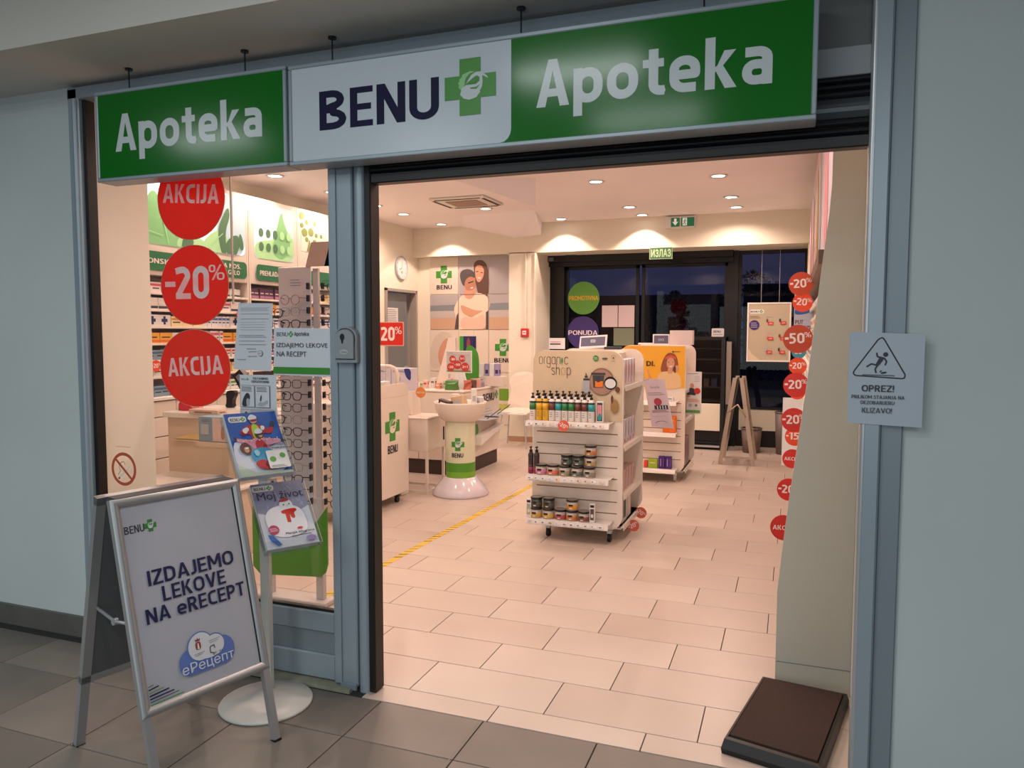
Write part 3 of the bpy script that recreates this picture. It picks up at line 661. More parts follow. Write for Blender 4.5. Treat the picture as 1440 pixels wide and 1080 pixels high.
# ------------------------------------------------------------------ rear glazing and automatic doors
t = thing('sliding_door_unit', 'dark framed automatic glass doors with operator box at the back', 'door', (-.65, 7.9, 0))
L = (.65, -7.9, 0)
def Q(n_, mb, tt=t, LL=L): o = mb.obj(n_, tt); o.location = LL; return o
Q('operator_box', MB().box(-1.93, .60, 7.74, 7.95, 2.50, 2.592, DARKER, .01).box(-1.93, .60, 7.80, 7.95, 2.44, 2.5, DARKER))
Q('jamb', MB().box(-1.93, -1.72, 7.86, 7.98, 0, 2.5, DARKER)); Q('jamb', MB().box(.53, .66, 7.86, 7.98, 0, 2.59, DARKER))
for x0, x1, yy in ((-1.72, -.66, 7.94), (-.62, .53, 7.90)):
    mb = MB().box(x0, x0 + .045, yy, yy + .03, .05, 2.45, DARKER).box(x1 - .045, x1, yy, yy + .03, .05, 2.45, DARKER).box(x0, x1, yy, yy + .03, .0, .1, DARKER).box(x0, x1, yy, yy + .03, 2.40, 2.46, DARKER)
    o = Q('leaf_frame', mb)
    g = MB().add([(x0 + .04, yy + .015, .1), (x1 - .04, yy + .015, .1), (x1 - .04, yy + .015, 2.42), (x0 + .04, yy + .015, 2.42)], [[0, 1, 2, 3]], DGLASS).obj('pane', o)
Q('sensor', MB().box(-1.915, -1.84, 7.72, 7.745, 2.515, 2.565, GREYP, .004)); Q('sensor', MB().box(-1.66, -1.5, 7.70, 7.745, 2.57, 2.60, DARKER, .006))
t2 = thing('rear_window', 'dark framed fixed window right of the automatic doors', 'window', (1.08, 7.95, 0)); L2 = (-1.08, -7.95, 0)
Q('frame', MB().box(.66, .70, 7.92, 7.98, 0, 2.59, DARKER).box(1.47, 1.50, 7.92, 7.98, 0, 2.59, DARKER).box(.70, 1.47, 7.92, 7.98, 2.545, 2.59, DARKER).box(.70, 1.47, 7.90, 7.98, .50, .53, DARKER).box(.70, 1.47, 7.92, 7.98, 0, .22, DARKER), t2, L2)
Q('pane', MB().add([(.70, 7.95, .53), (1.47, 7.95, .53), (1.47, 7.95, 2.55), (.70, 7.95, 2.55)], [[0, 1, 2, 3]], DGLASS), t2, L2)
Q('parapet_panel', MB().box(.70, 1.47, 7.91, 7.97, .22, .50, CREAM), t2, L2)
# plate reading ИЗЛАЗ
t = thing('exit_plate', 'small green plate reading IZLAZ in Cyrillic on the door operator', 'sign', (-.255, 7.245, 2.525))
MB().box(-.145, .145, -.006, 0, -.075, .075, mat('pale_green_plate', '#9fb98a', .5)).obj('plate', t)
a = Art(frame((0, -.007, 0), (1, 0, 0), (0, 0, 1)), t, start=.0006); a.rect('face', -.138, .138, -.068, .068, mat('plate_green', '#2f5a3c', .5)); a.text('lettering', 'ИЗЛАЗ', -.125, .125, -.05, .05, mat('pale_green_plate', '#9fb98a'), .03); a.flush()
# discs on the door glass and sheets
def door_disc(cx, cz, r_, m_, tx, label):
    t = thing('door_disc', label, 'sticker', (cx, 7.925, cz)); MB().cyl((0, 0, 0), (0, -.004, 0), r_, m_, seg=32).obj('disc', t)
    a = Art(frame((0, -.005, 0), (1, 0, 0), (0, 0, 1)), t); a.text('lettering', tx, -r_ * .92, r_ * .92, -.032, .032, YELLOW if m_ is LG2 else STW, .015); a.flush()
LG2 = mat('disc_green', '#5c9a38', .5)
door_disc(-1.45, 2.0, .232, LG2, 'PROMOTIVNA', 'green disc reading PROMOTIVNA on the dark door glass')
door_disc(-1.455, 1.51, .232, mat('disc_purple', '#3a2a72', .5), 'PONUDA', 'purple disc reading PONUDA on the dark door glass, below the green one')
for x0, x1, lab in ((-1.18, -.955, 'left sheet of the pink paper pair on the door glass'), (-.945, -.72, 'right sheet of the pink paper pair on the door glass')):
    tag(MB().box(x0, x1, 7.922, 7.926, 1.59, 1.89, mat('pinkish_sheet', '#cdbcc0', .6)).obj('door_sheet'), lab, 'notice')
tag(MB().box(-1.01, -.72, 7.922, 7.926, 1.33, 1.575, mat('grey_green_sheet', '#6f7864', .6)).obj('door_sheet'), 'grey green sheet on the door glass under the pink pair', 'notice')
t = thing('door_sheet', 'small white BENU opening hours card at the edge of the door', 'notice', (.41, 7.89, 1.515)); MB().prism(rr(-.08, .08, -.055, .055, .012), frame((0, 0, 0), (1, 0, 0), (0, 0, 1)), 0, .003, PAPERW).obj('card', t)
a = Art(frame((0, -.003, 0), (1, 0, 0), (0, 0, 1)), t); a.text('lettering', 'BENU', -.055, .04, -.002, .028, NAVY, .02); a.line('lettering', (-.06, -.025), (.06, -.025), .006, GREYP); a.flush()
# framed price poster hanging in the rear window
t = thing('framed_poster', 'white framed BENU offer poster hung by wires in the rear window', 'poster', (1.065, 7.5, 1.52))
F = frame((0, -.012, 0), (1, 0, 0), (0, 0, 1))
fr = MB()
for q in ((-.262, .262, .352, .372), (-.262, .262, -.372, -.352), (-.262, -.243, -.352, .352), (.243, .262, -.352, .352)): fr.box(q[0], q[1], -.012, .012, q[2], q[3], WHITE, .002)
fr.obj('frame', t); MB().box(-.245, .245, -.004, .008, -.354, .354, mat('poster_beige', '#b5a892', .5)).obj('poster', t)
for x in (-.1, .115): MB().cyl((x, 0, .37), (x, 0, 1.04), .0025, LGREY, seg=6).obj('wire', t)
F = frame((0, -.005, 0), (1, 0, 0), (0, 0, 1)); a = Art(F, t)
a.poly('print', [(-.243, -.35), (-.243, -.2), (-.2, -.27), (-.1, -.35)], mat('poster_pale', '#cfc0a6', .5))
a.rect('logo_tag', -.235, -.06, .235, .285, PAPERW, .02); a.text('logo_tag', 'BENU', -.225, -.125, .248, .27, NAVY, .02); a.logo(-.095, .26, .04)
a.textlines('print', -.23, -.1, .20, .18, 2, BROWN, .005); a.poly('badge', ell(-.175, .09, .062), PURPLE); a.textlines('badge', -.215, -.135, .115, .065, 3, LGREY, .008)
for i, (x, z) in enumerate(((.02, .11), (.17, .115), (.02, -.08), (.17, -.08), (.01, -.25), (.165, -.25))):
    a.rect('price_tag', x - .035, x + .035, z - .02, z + .02, RED, .008); a.text('price_tag', '-%d%%' % (20 + 5 * (i % 3)), x - .025, x + .025, z - .01, z + .01, STW); a.textlines('print', x - .05, x + .04, z + .09, z + .08, 2, LGREY, .003)
    a.poly('product', ell(x - .04, z + .035, .012, .022), (BROWN, DGREY, PINK, BROWN, LGREY, DGREY)[i])
a.flush()
# what is outside in the dusk
sbox('ground_outside', -12, 12, 8.1, 40, -.2, -.1, mat('asphalt', '#26272b', .8, noise=.1))
for i, (x, z0, h_, lab) in enumerate(((-6, 0, 3.2, 'dark building block outside left of the doors in the dusk'), (3.8, 0, 3.6, 'dark building block outside right of the doors in the dusk'))):
    t = thing('building', lab, 'building', (x, 34, 0)); MB().box(-4.5, 4.5, -2, 2, 0, h_, mat('dusk_facade', '#3a3a48', .8, noise=.1)).obj('wall', t)
    for k in range(5): MB().box(-4 + k * 1.8, -3 + k * 1.8, -2.03, -2, 1.0, 2.2, mat('dusk_window', '#15161d', .3)).obj('window', t)
R = random.Random(5)
for i, (x, y, h_, w_) in enumerate(((-2.2, 22, 2.9, 1.1), (.2, 21, 3.4, 1.5), (1.5, 24, 2.7, 1.0), (3.4, 22, 3.2, 1.4))):
    t = thing('shrub', ('dusk shrub outside behind the left door leaf', 'large dusk shrub outside behind the right door leaf', 'small dusk shrub outside near the door jamb', 'dusk shrub outside behind the framed poster')[i], 'shrub', (x, y, -.1))
    MB().cyl((0, 0, 0), (0, 0, h_ * .6), .06, mat('bark', '#1b1512', .9), .03, 8).obj('trunk', t)
    mb = MB(); lf = mat('dusk_leaves', '#1d2430', .9)
    for k in range(900):
        th = R.uniform(0, 6.28); z = R.uniform(.05, 1); rr_ = w_ * R.random() ** .5 * math.sin(PI * min(1, .15 + z * .85)) ** .6; p_ = Vector((rr_ * math.cos(th), rr_ * math.sin(th), z * h_)); q = .09
        mb.add([p_ + Vector((R.uniform(-q, q), R.uniform(-q, q), R.uniform(-q, q))) for _ in range(3)], [[0, 1, 2]], lf)
    o = mb.obj('crown', t); o['kind'] = 'stuff'

# ------------------------------------------------------------------ poster wall
def pwall(name, x0, x1, z0, z1, label, fn, bg):
    cx, cz = (x0 + x1) / 2, (z0 + z1) / 2
    t = thing(name, label, 'poster', (cx, 7.395, cz)); MB().box(x0 - cx, x1 - cx, -.008, 0, z0 - cz, z1 - cz, bg, .001).obj('panel', t)
    F = frame((-cx, -.009, -cz), (1, 0, 0), (0, 0, 1)); a = Art(F, t, .0005); fn(a, x0, x1, z0, z1); a.flush(); return t
PBG = mat('poster_cream', '#d6cabc', .5); SKYP = mat('poster_sky', '#a9a3a6', .5); SEAP = mat('poster_sea', '#7d858c', .5); SANDP = mat('poster_sand', '#c4a084', .5); HAIR = mat('hair_brown_print', '#5a3a30', .5); HAIRM = mat('hair_grey_print', '#4d4446', .5); KNIT = mat('cream_knit_print', '#e2cdb8', .5)
def clipx(pts, x0, x1, z0, z1):
    def clip(P, f, inter):
        o = []
        for i in range(len(P)):
            A, B = P[i], P[(i + 1) % len(P)]
            if f(A): o.append(A)
            if f(A) != f(B): o.append(inter(A, B))
        return o
    for ax, val, sg in ((0, x0, 1), (0, x1, -1), (1, z0, 1), (1, z1, -1)):
        if not pts: return pts
        pts = clip(pts, lambda p: sg * (p[ax] - val) >= 0, lambda A, B: tuple(A[k] + (B[k] - A[k]) * (val - A[ax]) / (B[ax] - A[ax]) for k in (0, 1)))
    return pts
# the couple image in world (x, z); every wall panel shows its own cut of it
def cp(px, py): return (-3.593 + (px - 604) * .01100, 2.60 - (py - 361) * .01021)   # image units -> wall metres
def IMG(L_): return [cp(600 + x / 9, 360 + y / 9) for x, y in L_]
couple = [
    (SANDP, IMG([(0, 700), (1100, 650), (1100, 950), (0, 950)])), (SEAP, IMG([(0, 630), (1100, 600), (1100, 730), (0, 720)])), (mat('foam_print', '#b9b0aa', .5), IMG([(0, 700), (1100, 690), (1100, 780), (0, 790)])),
    (HAIR, smooth(IMG([(600, 90), (680, 60), (750, 110), (780, 220), (790, 400), (770, 520), (690, 600), (640, 480), (600, 250), (590, 150)]))),
    (SKIN, smooth(IMG([(605, 160), (650, 125), (710, 150), (725, 230), (700, 310), (650, 355), (615, 300)]))),
    (KNIT, smooth(IMG([(390, 560), (470, 480), (600, 470), (740, 490), (800, 600), (780, 700), (740, 960), (350, 960), (370, 780), (330, 680)]))),
    (SKIN, smooth(IMG([(455, 420), (620, 400), (620, 480), (560, 560), (480, 540)]))),
    (HAIRM, smooth(IMG([(412, 250), (440, 190), (530, 170), (610, 220), (610, 300), (540, 270), (500, 330), (480, 400), (440, 360)]))),
    (SKIN2, smooth(IMG([(490, 300), (560, 265), (610, 300), (620, 380), (590, 440), (510, 450), (470, 400)]))),
    (SKIN, smooth(IMG([(420, 620), (480, 640), (620, 700), (720, 690), (660, 730), (600, 760), (560, 790), (440, 720)]))),
    (mat('tank_top_print', '#dcb8a4', .5), smooth(IMG([(430, 760), (600, 800), (740, 720), (740, 960), (420, 960)]))),
    (mat('dark_trouser_print', '#4a4048', .5), IMG([(345, 940), (372, 760), (395, 720), (400, 940)])), (mat('dark_trouser_print', '#4a4048'), IMG([(745, 940), (745, 720), (780, 690), (780, 940)])),
    (DGREY, IMG([(620, 210), (650, 205), (650, 216), (620, 220)])), (DGREY, IMG([(680, 220), (705, 225), (705, 234), (680, 230)])), (PAPERW, smooth(IMG([(640, 280), (690, 285), (670, 305), (650, 300)]))), (DGREY, IMG([(520, 345), (590, 325), (590, 338), (525, 358)])), (PAPERW, smooth(IMG([(545, 410), (590, 400), (585, 418), (560, 424)])))]
def draw_couple(a, x0, x1, z0, z1):
    for m_, P_ in couple:
        P_ = clipx(P_, x0, x1, z0, z1)
        if len(P_) > 2: a.poly('photo_print', P_, m_)
G_ = .012
pwall('wall_panel', -3.60, -3.155, 2.06, 2.585, 'cream wall panel with the green BENU cross, top left of the photo wall', lambda a, x0, x1, z0, z1: (a.logo(-3.38, 2.34, .25), a.text('lettering', 'BENU', -3.495, -3.255, 2.13, 2.19, NAVY, .02)), PBG)
pwall('wall_panel', -3.143, -2.69, 2.055, 2.585, 'photo wall panel with the faces of a smiling couple', draw_couple, SKYP)
pwall('wall_panel', -2.678, -2.335, 2.055, 2.585, 'photo wall panel of plain grey sky, top right', draw_couple, SKYP)
pwall('wall_panel', -3.60, -3.155, 1.555, 2.045, 'photo wall panel of beach and sea, left of the embracing arms', draw_couple, SKYP)
pwall('wall_panel', -3.143, -2.69, 1.555, 2.045, 'photo wall panel with embracing arms of the couple', draw_couple, SKYP)
pwall('wall_panel', -2.678, -2.335, 1.555, 2.045, 'photo wall panel of beach and sea, right of the couple', draw_couple, SKYP)
def oldw(a, x0, x1, z0, z1):
    W_ = mat('white_hair_print', '#cbbdb0', .5); L_ = lambda P_: [(-3.60 + x / 130 * .59 * .8, 1.54 - y / 130 * .59 * .8 * .93) for x, y in P_]
    a.poly('photo_print', clipx(smooth(L_([(0, 90), (10, 40), (40, 8), (75, 5), (95, 25), (100, 60), (98, 110), (60, 140), (20, 170), (0, 150)])), x0, x1, z0, z1), W_)
    a.poly('photo_print', smooth(L_([(45, 60), (70, 30), (95, 45), (100, 100), (80, 150), (45, 160), (30, 110)])), SKIN)
    a.poly('photo_print', smooth(L_([(62, 68), (80, 62), (92, 66), (90, 71), (64, 74)])), SKIN2)
    a.poly('photo_print', ell(*L_([(70, 76)])[0], .018, .008), DGREY); a.poly('photo_print', ell(*L_([(92, 76)])[0], .014, .007), DGREY)
pwall('wall_panel', -3.60, -3.155, .95, 1.545, 'photo wall panel with the face of a white haired woman', oldw, PBG)
pwall('wall_panel', -3.143, -2.69, .95, 1.545, 'plain cream wall panel behind the counter leaflets', lambda a, *q: a.line('print', (-2.915, .96), (-2.915, 1.54), .004, LGREY), PBG)
pwall('wall_panel', -2.678, -2.335, .95, 1.545, 'cream wall panel with green BENU cross beside the fire alarm', lambda a, *q: (a.logo(-2.47, 1.30, .24), a.text('lettering', 'BENU', -2.60, -2.345, 1.09, 1.15, NAVY, .02)), PBG)
pwall('wall_panel', -3.60, -2.335, .21, .94, 'low wall panel with green and pale green bands behind the chair', lambda a, *q: (a.rect('green_band', -3.59, -2.345, .55, .72, mat('band_green', '#6c9c2e', .5), .06), a.rect('pale_band', -3.59, -2.345, .36, .50, mat('band_pale', '#b9bd62', .5))), PBG)
# fire alarm, pipes
t = thing('fire_alarm', 'red fire alarm button box on the pillar', 'alarm', (-2.09, 7.25, 1.508)); MB().box(-.055, .055, -.04, 0, -.06, .06, mat('alarm_red', '#c2242a', .4), .008).obj('housing', t)
a = Art(frame((0, -.041, 0), (1, 0, 0), (0, 0, 1)), t, start=.001); a.rect('button', -.028, .028, -.028, .028, PAPERW, .004); a.rect('button', -.02, .02, -.004, .008, RED); a.flush()
tag(MB().cyl((-2.08, 7.235, 1.57), (-2.08, 7.235, 2.59), .012, CREAM, seg=8).obj('cable_pipe'), 'cream cable pipe running up from the fire alarm', 'pipe')
tag(MB().cyl((-1.95, 7.235, .1), (-1.95, 7.235, 2.59), .012, CREAM, seg=8).obj('cable_pipe'), 'cream cable pipe at the pillar edge beside the dark doors', 'pipe')
# clock
t = thing('wall_clock', 'round white wall clock with grey rim above the back room door', 'clock', (-3.8, 6.87, 2.405))
MB().lathe([(0, 0), (.165, 0), (.168, .02), (.16, .03), (.148, .03), (.148, .018), (0, .018)], LGREY, seg=32).obj('rim', t).rotation_euler = (0, PI / 2, 0)
F = frame((.019, 0, 0), (0, 1, 0), (0, 0, 1)); a = Art(F, t, start=.001)
a.poly('face', ell(0, 0, .146, n=32), PAPERW); a.lines('tick', [((.12 * math.cos(q * PI / 6), .12 * math.sin(q * PI / 6)), (.138 * math.cos(q * PI / 6), .138 * math.sin(q * PI / 6))) for q in range(12)], .007, DGREY)
a.lines('hand', [((0, 0), (-.06, -.03))], .009, DGREY); a.lines('hand', [((0, 0), (.01, .1))], .006, DGREY); a.logo(0, -.06, .04); a.flush()
# back room door
t = thing('back_room_door', 'grey back room door standing in its frame below the clock', 'door', (-3.82, 6.87, 0))
DG = mat('door_grey', '#7c8288', .45); fr_ = mat('door_frame_grey', '#9b948c', .5)
for q in ((-.455, -.41), (.41, .455)): MB().box(-.06, .045, q[0], q[1], 0, 2.11, fr_, .003).obj('frame_post', t)
MB().box(-.06, .045, -.455, .455, 2.07, 2.11, fr_, .003).obj('frame_head', t)
MB().box(-.1, -.05, -.41, .30, .0, 2.06, DG, .003).obj('leaf', t); MB().box(-.5, -.1, .31, .33, 0, 2.06, DGREY).obj('gap', t)
MB().box(-.05, -.035, -.33, .24, .2, 1.95, mat('door_panel', '#6b7176', .4), .004).obj('leaf_panel', t)
MB().cyl((-.05, .22, 1.02), (.0, .22, 1.02), .01, ALU_L, seg=8).cyl((.0, .22, 1.02), (.0, .11, 1.02), .009, ALU_L, seg=8).obj('handle', t)
t = thing('door_notice', 'white typed notice on the grey back room door', 'notice', (-3.853, 6.72, 1.74)); MB().box(0, .0015, -.16, .16, -.11, .11, PAPERW).obj('sheet', t)
a = Art(frame((.002, 0, 0), (0, 1, 0), (0, 0, 1)), t); a.textlines('print', -.13, .13, .08, -.07, 7, GREYP, .007); a.flush()

# ------------------------------------------------------------------ left shelf wall
XS = -3.5
unit_specs = [('shelf_cabinet', .95, 3.345, 'white pharmacy shelf cabinet with large leaf light panel, first from the window'), ('shelf_cabinet', 3.355, 4.10, 'narrow white shelf cabinet with single leaf light panel'), ('shelf_cabinet', 4.11, 5.55, 'white shelf cabinet with green bubble header, farthest from the window')]
LVL = [1.835, 1.698, 1.56, 1.423, 1.286, 1.15]
ARTB = mat('lightbox_white', '#dfe9ee', .4, emit=.55); ARTB2 = mat('lightbox_mist', '#a9bfc4', .4, emit=.4); ARTG = mat('lightbox_green', '#78ac72', .4, emit=.32); ARTG2 = mat('lightbox_pale_green', '#9cc78e', .4, emit=.32); ARTD = mat('lightbox_dark_green', '#4c6f50', .4, emit=.25)
CAB = mat('cabinet_cream', '#d9cfc2', .4)
for k, (nm, ya, yb, lab) in enumerate(unit_specs):
    t = thing(nm, lab, 'shelving', (-3.8, (ya + yb) / 2, 0)); L = (3.8, -(ya + yb) / 2, 0)
    def U_(n_, mb): o = mb.obj(n_, t); o.location = L; return o
    U_('side_panel', MB().box(-3.8, XS, ya, ya + .02, 0, 2.8, CAB)); U_('side_panel', MB().box(-3.8, XS, yb - .02, yb, 0, 2.8, CAB))
    U_('back_panel', MB().box(-3.8, -3.78, ya, yb, 0, 2.8, CAB))
    U_('header', MB().box(-3.78, XS, ya + .02, yb - .02, 1.975, 2.80, CAB, .004))
    U_('counter_top', MB().box(-3.78, XS + .04, ya, yb, .955, .985, WHITEL, .004))
    for z in LVL: U_('shelf', MB().box(-3.78, XS + .005, ya + .02, yb - .02, z - .018, z, CAB, .002))
    nd = max(1, round((yb - ya) / .46)); wd = (yb - ya) / nd
    for i in range(nd):
        for j, (z0, z1) in enumerate(((.822, .95), (.660, .818), (.482, .656), (.313, .478), (.1, .309))): U_('drawer', MB().box(-3.76, XS + .018, ya + i * wd + .003, ya + (i + 1) * wd - .003, z0, z1 - .003, CAB, .003))
    U_('plinth', MB().box(-3.76, XS - .03, ya, yb, 0, .1, DGREY))
    a = Art(frame((XS, 0, 0), (0, 1, 0), (0, 0, 1)), t, .001, .002)
    if k == 0:
        y0, y1, z0, z1 = 1.0, 3.30, 2.225, 2.765; q = lambda P_: clipx(smooth(P_), y0, y1, z0, z1)
        a.poly('light_panel', rr(y0, y1, z0, z1, .05), ARTB)
        a.poly('leaf_art', q([(2.9, 2.2), (2.98, 2.78), (3.32, 2.78), (3.32, 2.2)]), ARTB2); a.poly('leaf_art', q([(1.9, 2.2), (2.05, 2.48), (2.2, 2.4), (2.2, 2.2)]), ARTB2)
        a.poly('leaf_art', q([(2.05, 2.2), (2.12, 2.4), (2.13, 2.55), (2.22, 2.68), (2.32, 2.55), (2.5, 2.42), (2.62, 2.2)]), ARTG)
        a.poly('leaf_art', q([(2.4, 2.2), (2.55, 2.38), (2.8, 2.3), (2.9, 2.2)]), ARTG2); a.poly('leaf_art', q([(2.7, 2.2), (2.8, 2.36), (3.0, 2.45), (3.1, 2.3), (3.05, 2.2)]), ARTG2)
        a.poly('leaf_art', q([(2.98, 2.2), (2.93, 2.42), (3.0, 2.55), (3.08, 2.66), (3.1, 2.56), (3.03, 2.42), (3.05, 2.2)]), ARTD)
        a.poly('leaf_art', q([(3.05, 2.2), (3.02, 2.32), (3.17, 2.42), (3.24, 2.36), (3.17, 2.2)]), ARTD); a.poly('leaf_art', q([(3.2, 2.3), (3.22, 2.45), (3.27, 2.36), (3.27, 2.26)]), ARTD); a.poly('leaf_art', q([(2.5, 2.2), (2.52, 2.32), (2.6, 2.35), (2.66, 2.26)]), ARTD)
        a.lines('leaf_vein', [((2.26, 2.62), (2.36, 2.24)), ((2.12, 2.33), (2.3, 2.3)), ((2.8, 2.25), (3.0, 2.4)), ((2.95, 2.3), (2.93, 2.2))], .007, ARTG2)
        a.poly('header_band', rr(1.0, 3.305, 2.012, 2.165, .04), SHOPG)
        a.text('lettering', 'SEZONSKI PROIZVODI', 1.98, 2.86, 2.068, 2.108, STW, .02); a.text('lettering', 'ZA NOS,', 2.95, 3.22, 2.098, 2.138, STW, .02); a.text('lettering', 'GRLO', 3.05, 3.2, 2.04, 2.08, STW, .02)
    elif k == 1:
        y0, y1, z0, z1 = 3.435, 4.045, 2.225, 2.755; q = lambda P_: clipx(smooth(P_), y0, y1, z0, z1)
        a.poly('light_panel', rr(y0, y1, z0, z1, .05), ARTB); a.poly('leaf_art', q([(3.7, 2.2), (3.72, 2.78), (4.1, 2.78), (4.1, 2.2)]), ARTB2)
        a.poly('leaf_art', q([(3.43, 2.2), (3.43, 2.38), (3.7, 2.42), (4.06, 2.52), (4.06, 2.2)]), ARTG2)
        a.poly('leaf_art', q([(3.68, 2.3), (3.76, 2.5), (3.85, 2.74), (3.88, 2.62), (3.97, 2.48), (3.99, 2.35), (3.85, 2.22)]), ARTG)
        for i in range(5):
            for j in range(2): a.poly('bubble', ell(3.53 + i * .105, 2.475 - .135 * j, .036, .042), ARTD if i < 3 else ARTG2)
        a.poly('header_band', rr(3.44, 4.05, 2.012, 2.165, .04), SHOPG); a.text('lettering', 'PREHLADA I GRIP', 3.49, 3.97, 2.062, 2.108, STW, .02)
    else:
        a.rect('header_art', 4.175, 5.45, 2.36, 2.76, mat('header_cream', '#ddd5c6', .4)); HG = mat('bubble_green', '#7b8b4c', .5)
        a.n += .001
        for y, z, r_ in ((4.19, 2.73, .035), (4.19, 2.63, .024), (4.27, 2.67, .024), (4.235, 2.56, .04), (4.345, 2.575, .04), (4.415, 2.67, .022), (4.44, 2.55, .022), (4.27, 2.49, .024), (4.53, 2.55, .02), (4.535, 2.46, .034), (4.75, 2.6, .03), (4.9, 2.5, .05), (5.1, 2.62, .03)): a.poly('bubble', ell(y, z, r_ * 1.25, r_ * 1.1), HG); a.n -= .001
        a.n += .002; a.poly('leaf_art', [(4.27, 2.37), (4.31, 2.5), (4.35, 2.42), (4.38, 2.5), (4.43, 2.5), (4.45, 2.37)], HG)
        a.rect('header_band', 4.2, 5.45, 2.01, 2.165, SHOPG, .04)
    for o in a.flush().values(): o.location = L
# medicine boxes on the shelves: one mesh per look, copies are individuals
MCOL = {'white pink-striped': ('#ded2ce', '#c9576a'), 'white red-marked': ('#dcd4d0', '#c23a2e'), 'white blue-banded': ('#d9d9de', '#3f68a8'), 'yellow and orange': ('#e0a038', '#d8671f'), 'white green-banded': ('#d8dad0', '#4a8a4a'), 'steel blue': ('#7d93a6', '#46617c'), 'white with dark lettering': ('#dcd5cf', '#3b3f4a'), 'dark violet': ('#5d3c52', '#b07a98'), 'pale yellow': ('#e2cf9c', '#c88a3a'), 'white navy-cross': ('#dcd8d6', '#22305c')}
_mbx = {}
ORD = 'first second third fourth fifth sixth seventh eighth ninth tenth eleventh twelfth thirteenth fourteenth fifteenth sixteenth seventeenth eighteenth nineteenth twentieth'.split()
TENS = ('', '', 'twenty', 'thirty', 'forty', 'fifty', 'sixty')
def nth(n): return ORD[n - 1] if n <= 20 else (TENS[n // 10] + '-' + ORD[n % 10 - 1] if n % 10 else TENS[n // 10][:-1] + 'ieth')
def med_mesh(kind, w_, h_):
    k = (kind, w_, h_)
    if k not in _mbx:
        c0, c1 = MCOL[kind]; m0 = mat('box_' + kind.replace(' ', '_'), c0, .5); m1 = mat('boxband_' + kind.replace(' ', '_'), c1, .5)
        d = .07; mb = MB().box(-d, 0, -w_ / 2, w_ / 2, 0, h_, m0, .0012); F = frame((.0004, 0, 0), (0, 1, 0), (0, 0, 1))
        R_ = random.Random(kind)
        if 'cross' in kind: mb.add([F(u, v, 0) for u, v in ((-.012, .015), (.012, .015), (.012, h_ - .012), (-.012, h_ - .012))], [[0, 1, 2, 3]], m1).add([F(u, v, .0001) for u, v in ((-.032, h_ * .38), (.032, h_ * .38), (.032, h_ * .66), (-.032, h_ * .66))], [[0, 1, 2, 3]], m1)
        else:
            b0 = h_ * R_.choice((.08, .12, .62)); mb.add([F(u, v, 0) for u, v in ((-w_ / 2 + .002, b0), (w_ / 2 - .002, b0), (w_ / 2 - .002, b0 + h_ * .22), (-w_ / 2 + .002, b0 + h_ * .22))], [[0, 1, 2, 3]], m1)
            z_ = h_ * (.5 if b0 < h_ * .5 else .35); mb.add([F(u, v, 0) for u, v in ((-w_ * .38, z_), (w_ * .3, z_), (w_ * .3, z_ + .010), (-w_ * .38, z_ + .010))], [[0, 1, 2, 3]], DGREY if 'dark' not in kind else STW)
        o = mb.obj('medicine_box'); _mbx[k] = o; return o, True
    o = _mbx[k].copy(); C.objects.link(o); return o, False
R = random.Random(11)
rowlook = [[('white pink-striped', .1, .085), ('white red-marked', .06, .08), ('white with dark lettering', .07, .075)], [('white with dark lettering', .13, .095), ('white red-marked', .12, .09), ('white pink-striped', .11, .09)],
           [('white navy-cross', .13, .095), ('pale yellow', .12, .085), ('white blue-banded', .045, .095)], [('yellow and orange', .13, .085), ('white with dark lettering', .1, .085), ('white pink-striped', .04, .1)],
           [('steel blue', .11, .08), ('white blue-banded', .08, .09), ('white red-marked', .06, .08)], [('white green-banded', .09, .1), ('pale yellow', .09, .085), ('white with dark lettering', .05, .09)], [('steel blue', .09, .085), ('white blue-banded', .1, .09), ('white green-banded', .06, .09)]]
names_row = ['top', 'second', 'third', 'fourth', 'fifth', 'sixth', 'lowest']
nb = 0
for k, (nm, ya, yb, lab) in enumerate(unit_specs):
    for ri, z in enumerate(LVL[:6] + [.986]):
        y = (2.0 if k == 0 else ya + .03); i = 0; sec = rowlook[(ri + k) % 7] if k != 1 else ([('dark violet', .07, .10), ('white red-marked', .08, .07)] if ri in (0, 3, 4) else rowlook[(ri + 2) % 7])
        look = sec[0]; run = 0; pos = 0
        ye = yb - .03 if k < 2 else 4.95
        while y < ye - look[1]:
            kd, w_, h_ = look
            o, first = med_mesh(kd, w_, h_); nb += 1
            o.location = (XS - .012 - R.uniform(0, .02), y + w_ / 2, z + .0005)
            pos += 1; cab = ('large-leaf', 'narrow', 'bubble-header')[k]
            tag(o, '%s box, %s from the left on the %s shelf, %s cabinet' % (kd, nth(pos), names_row[ri], cab), 'box', '%s medicine boxes on the %s shelf of the %s cabinet' % (kd, names_row[ri], cab))
            y += w_ + .003; run += 1
            if run >= (3 if w_ > .09 else 7): i = (i + 1) % len(sec); look = sec[i]; run = 0
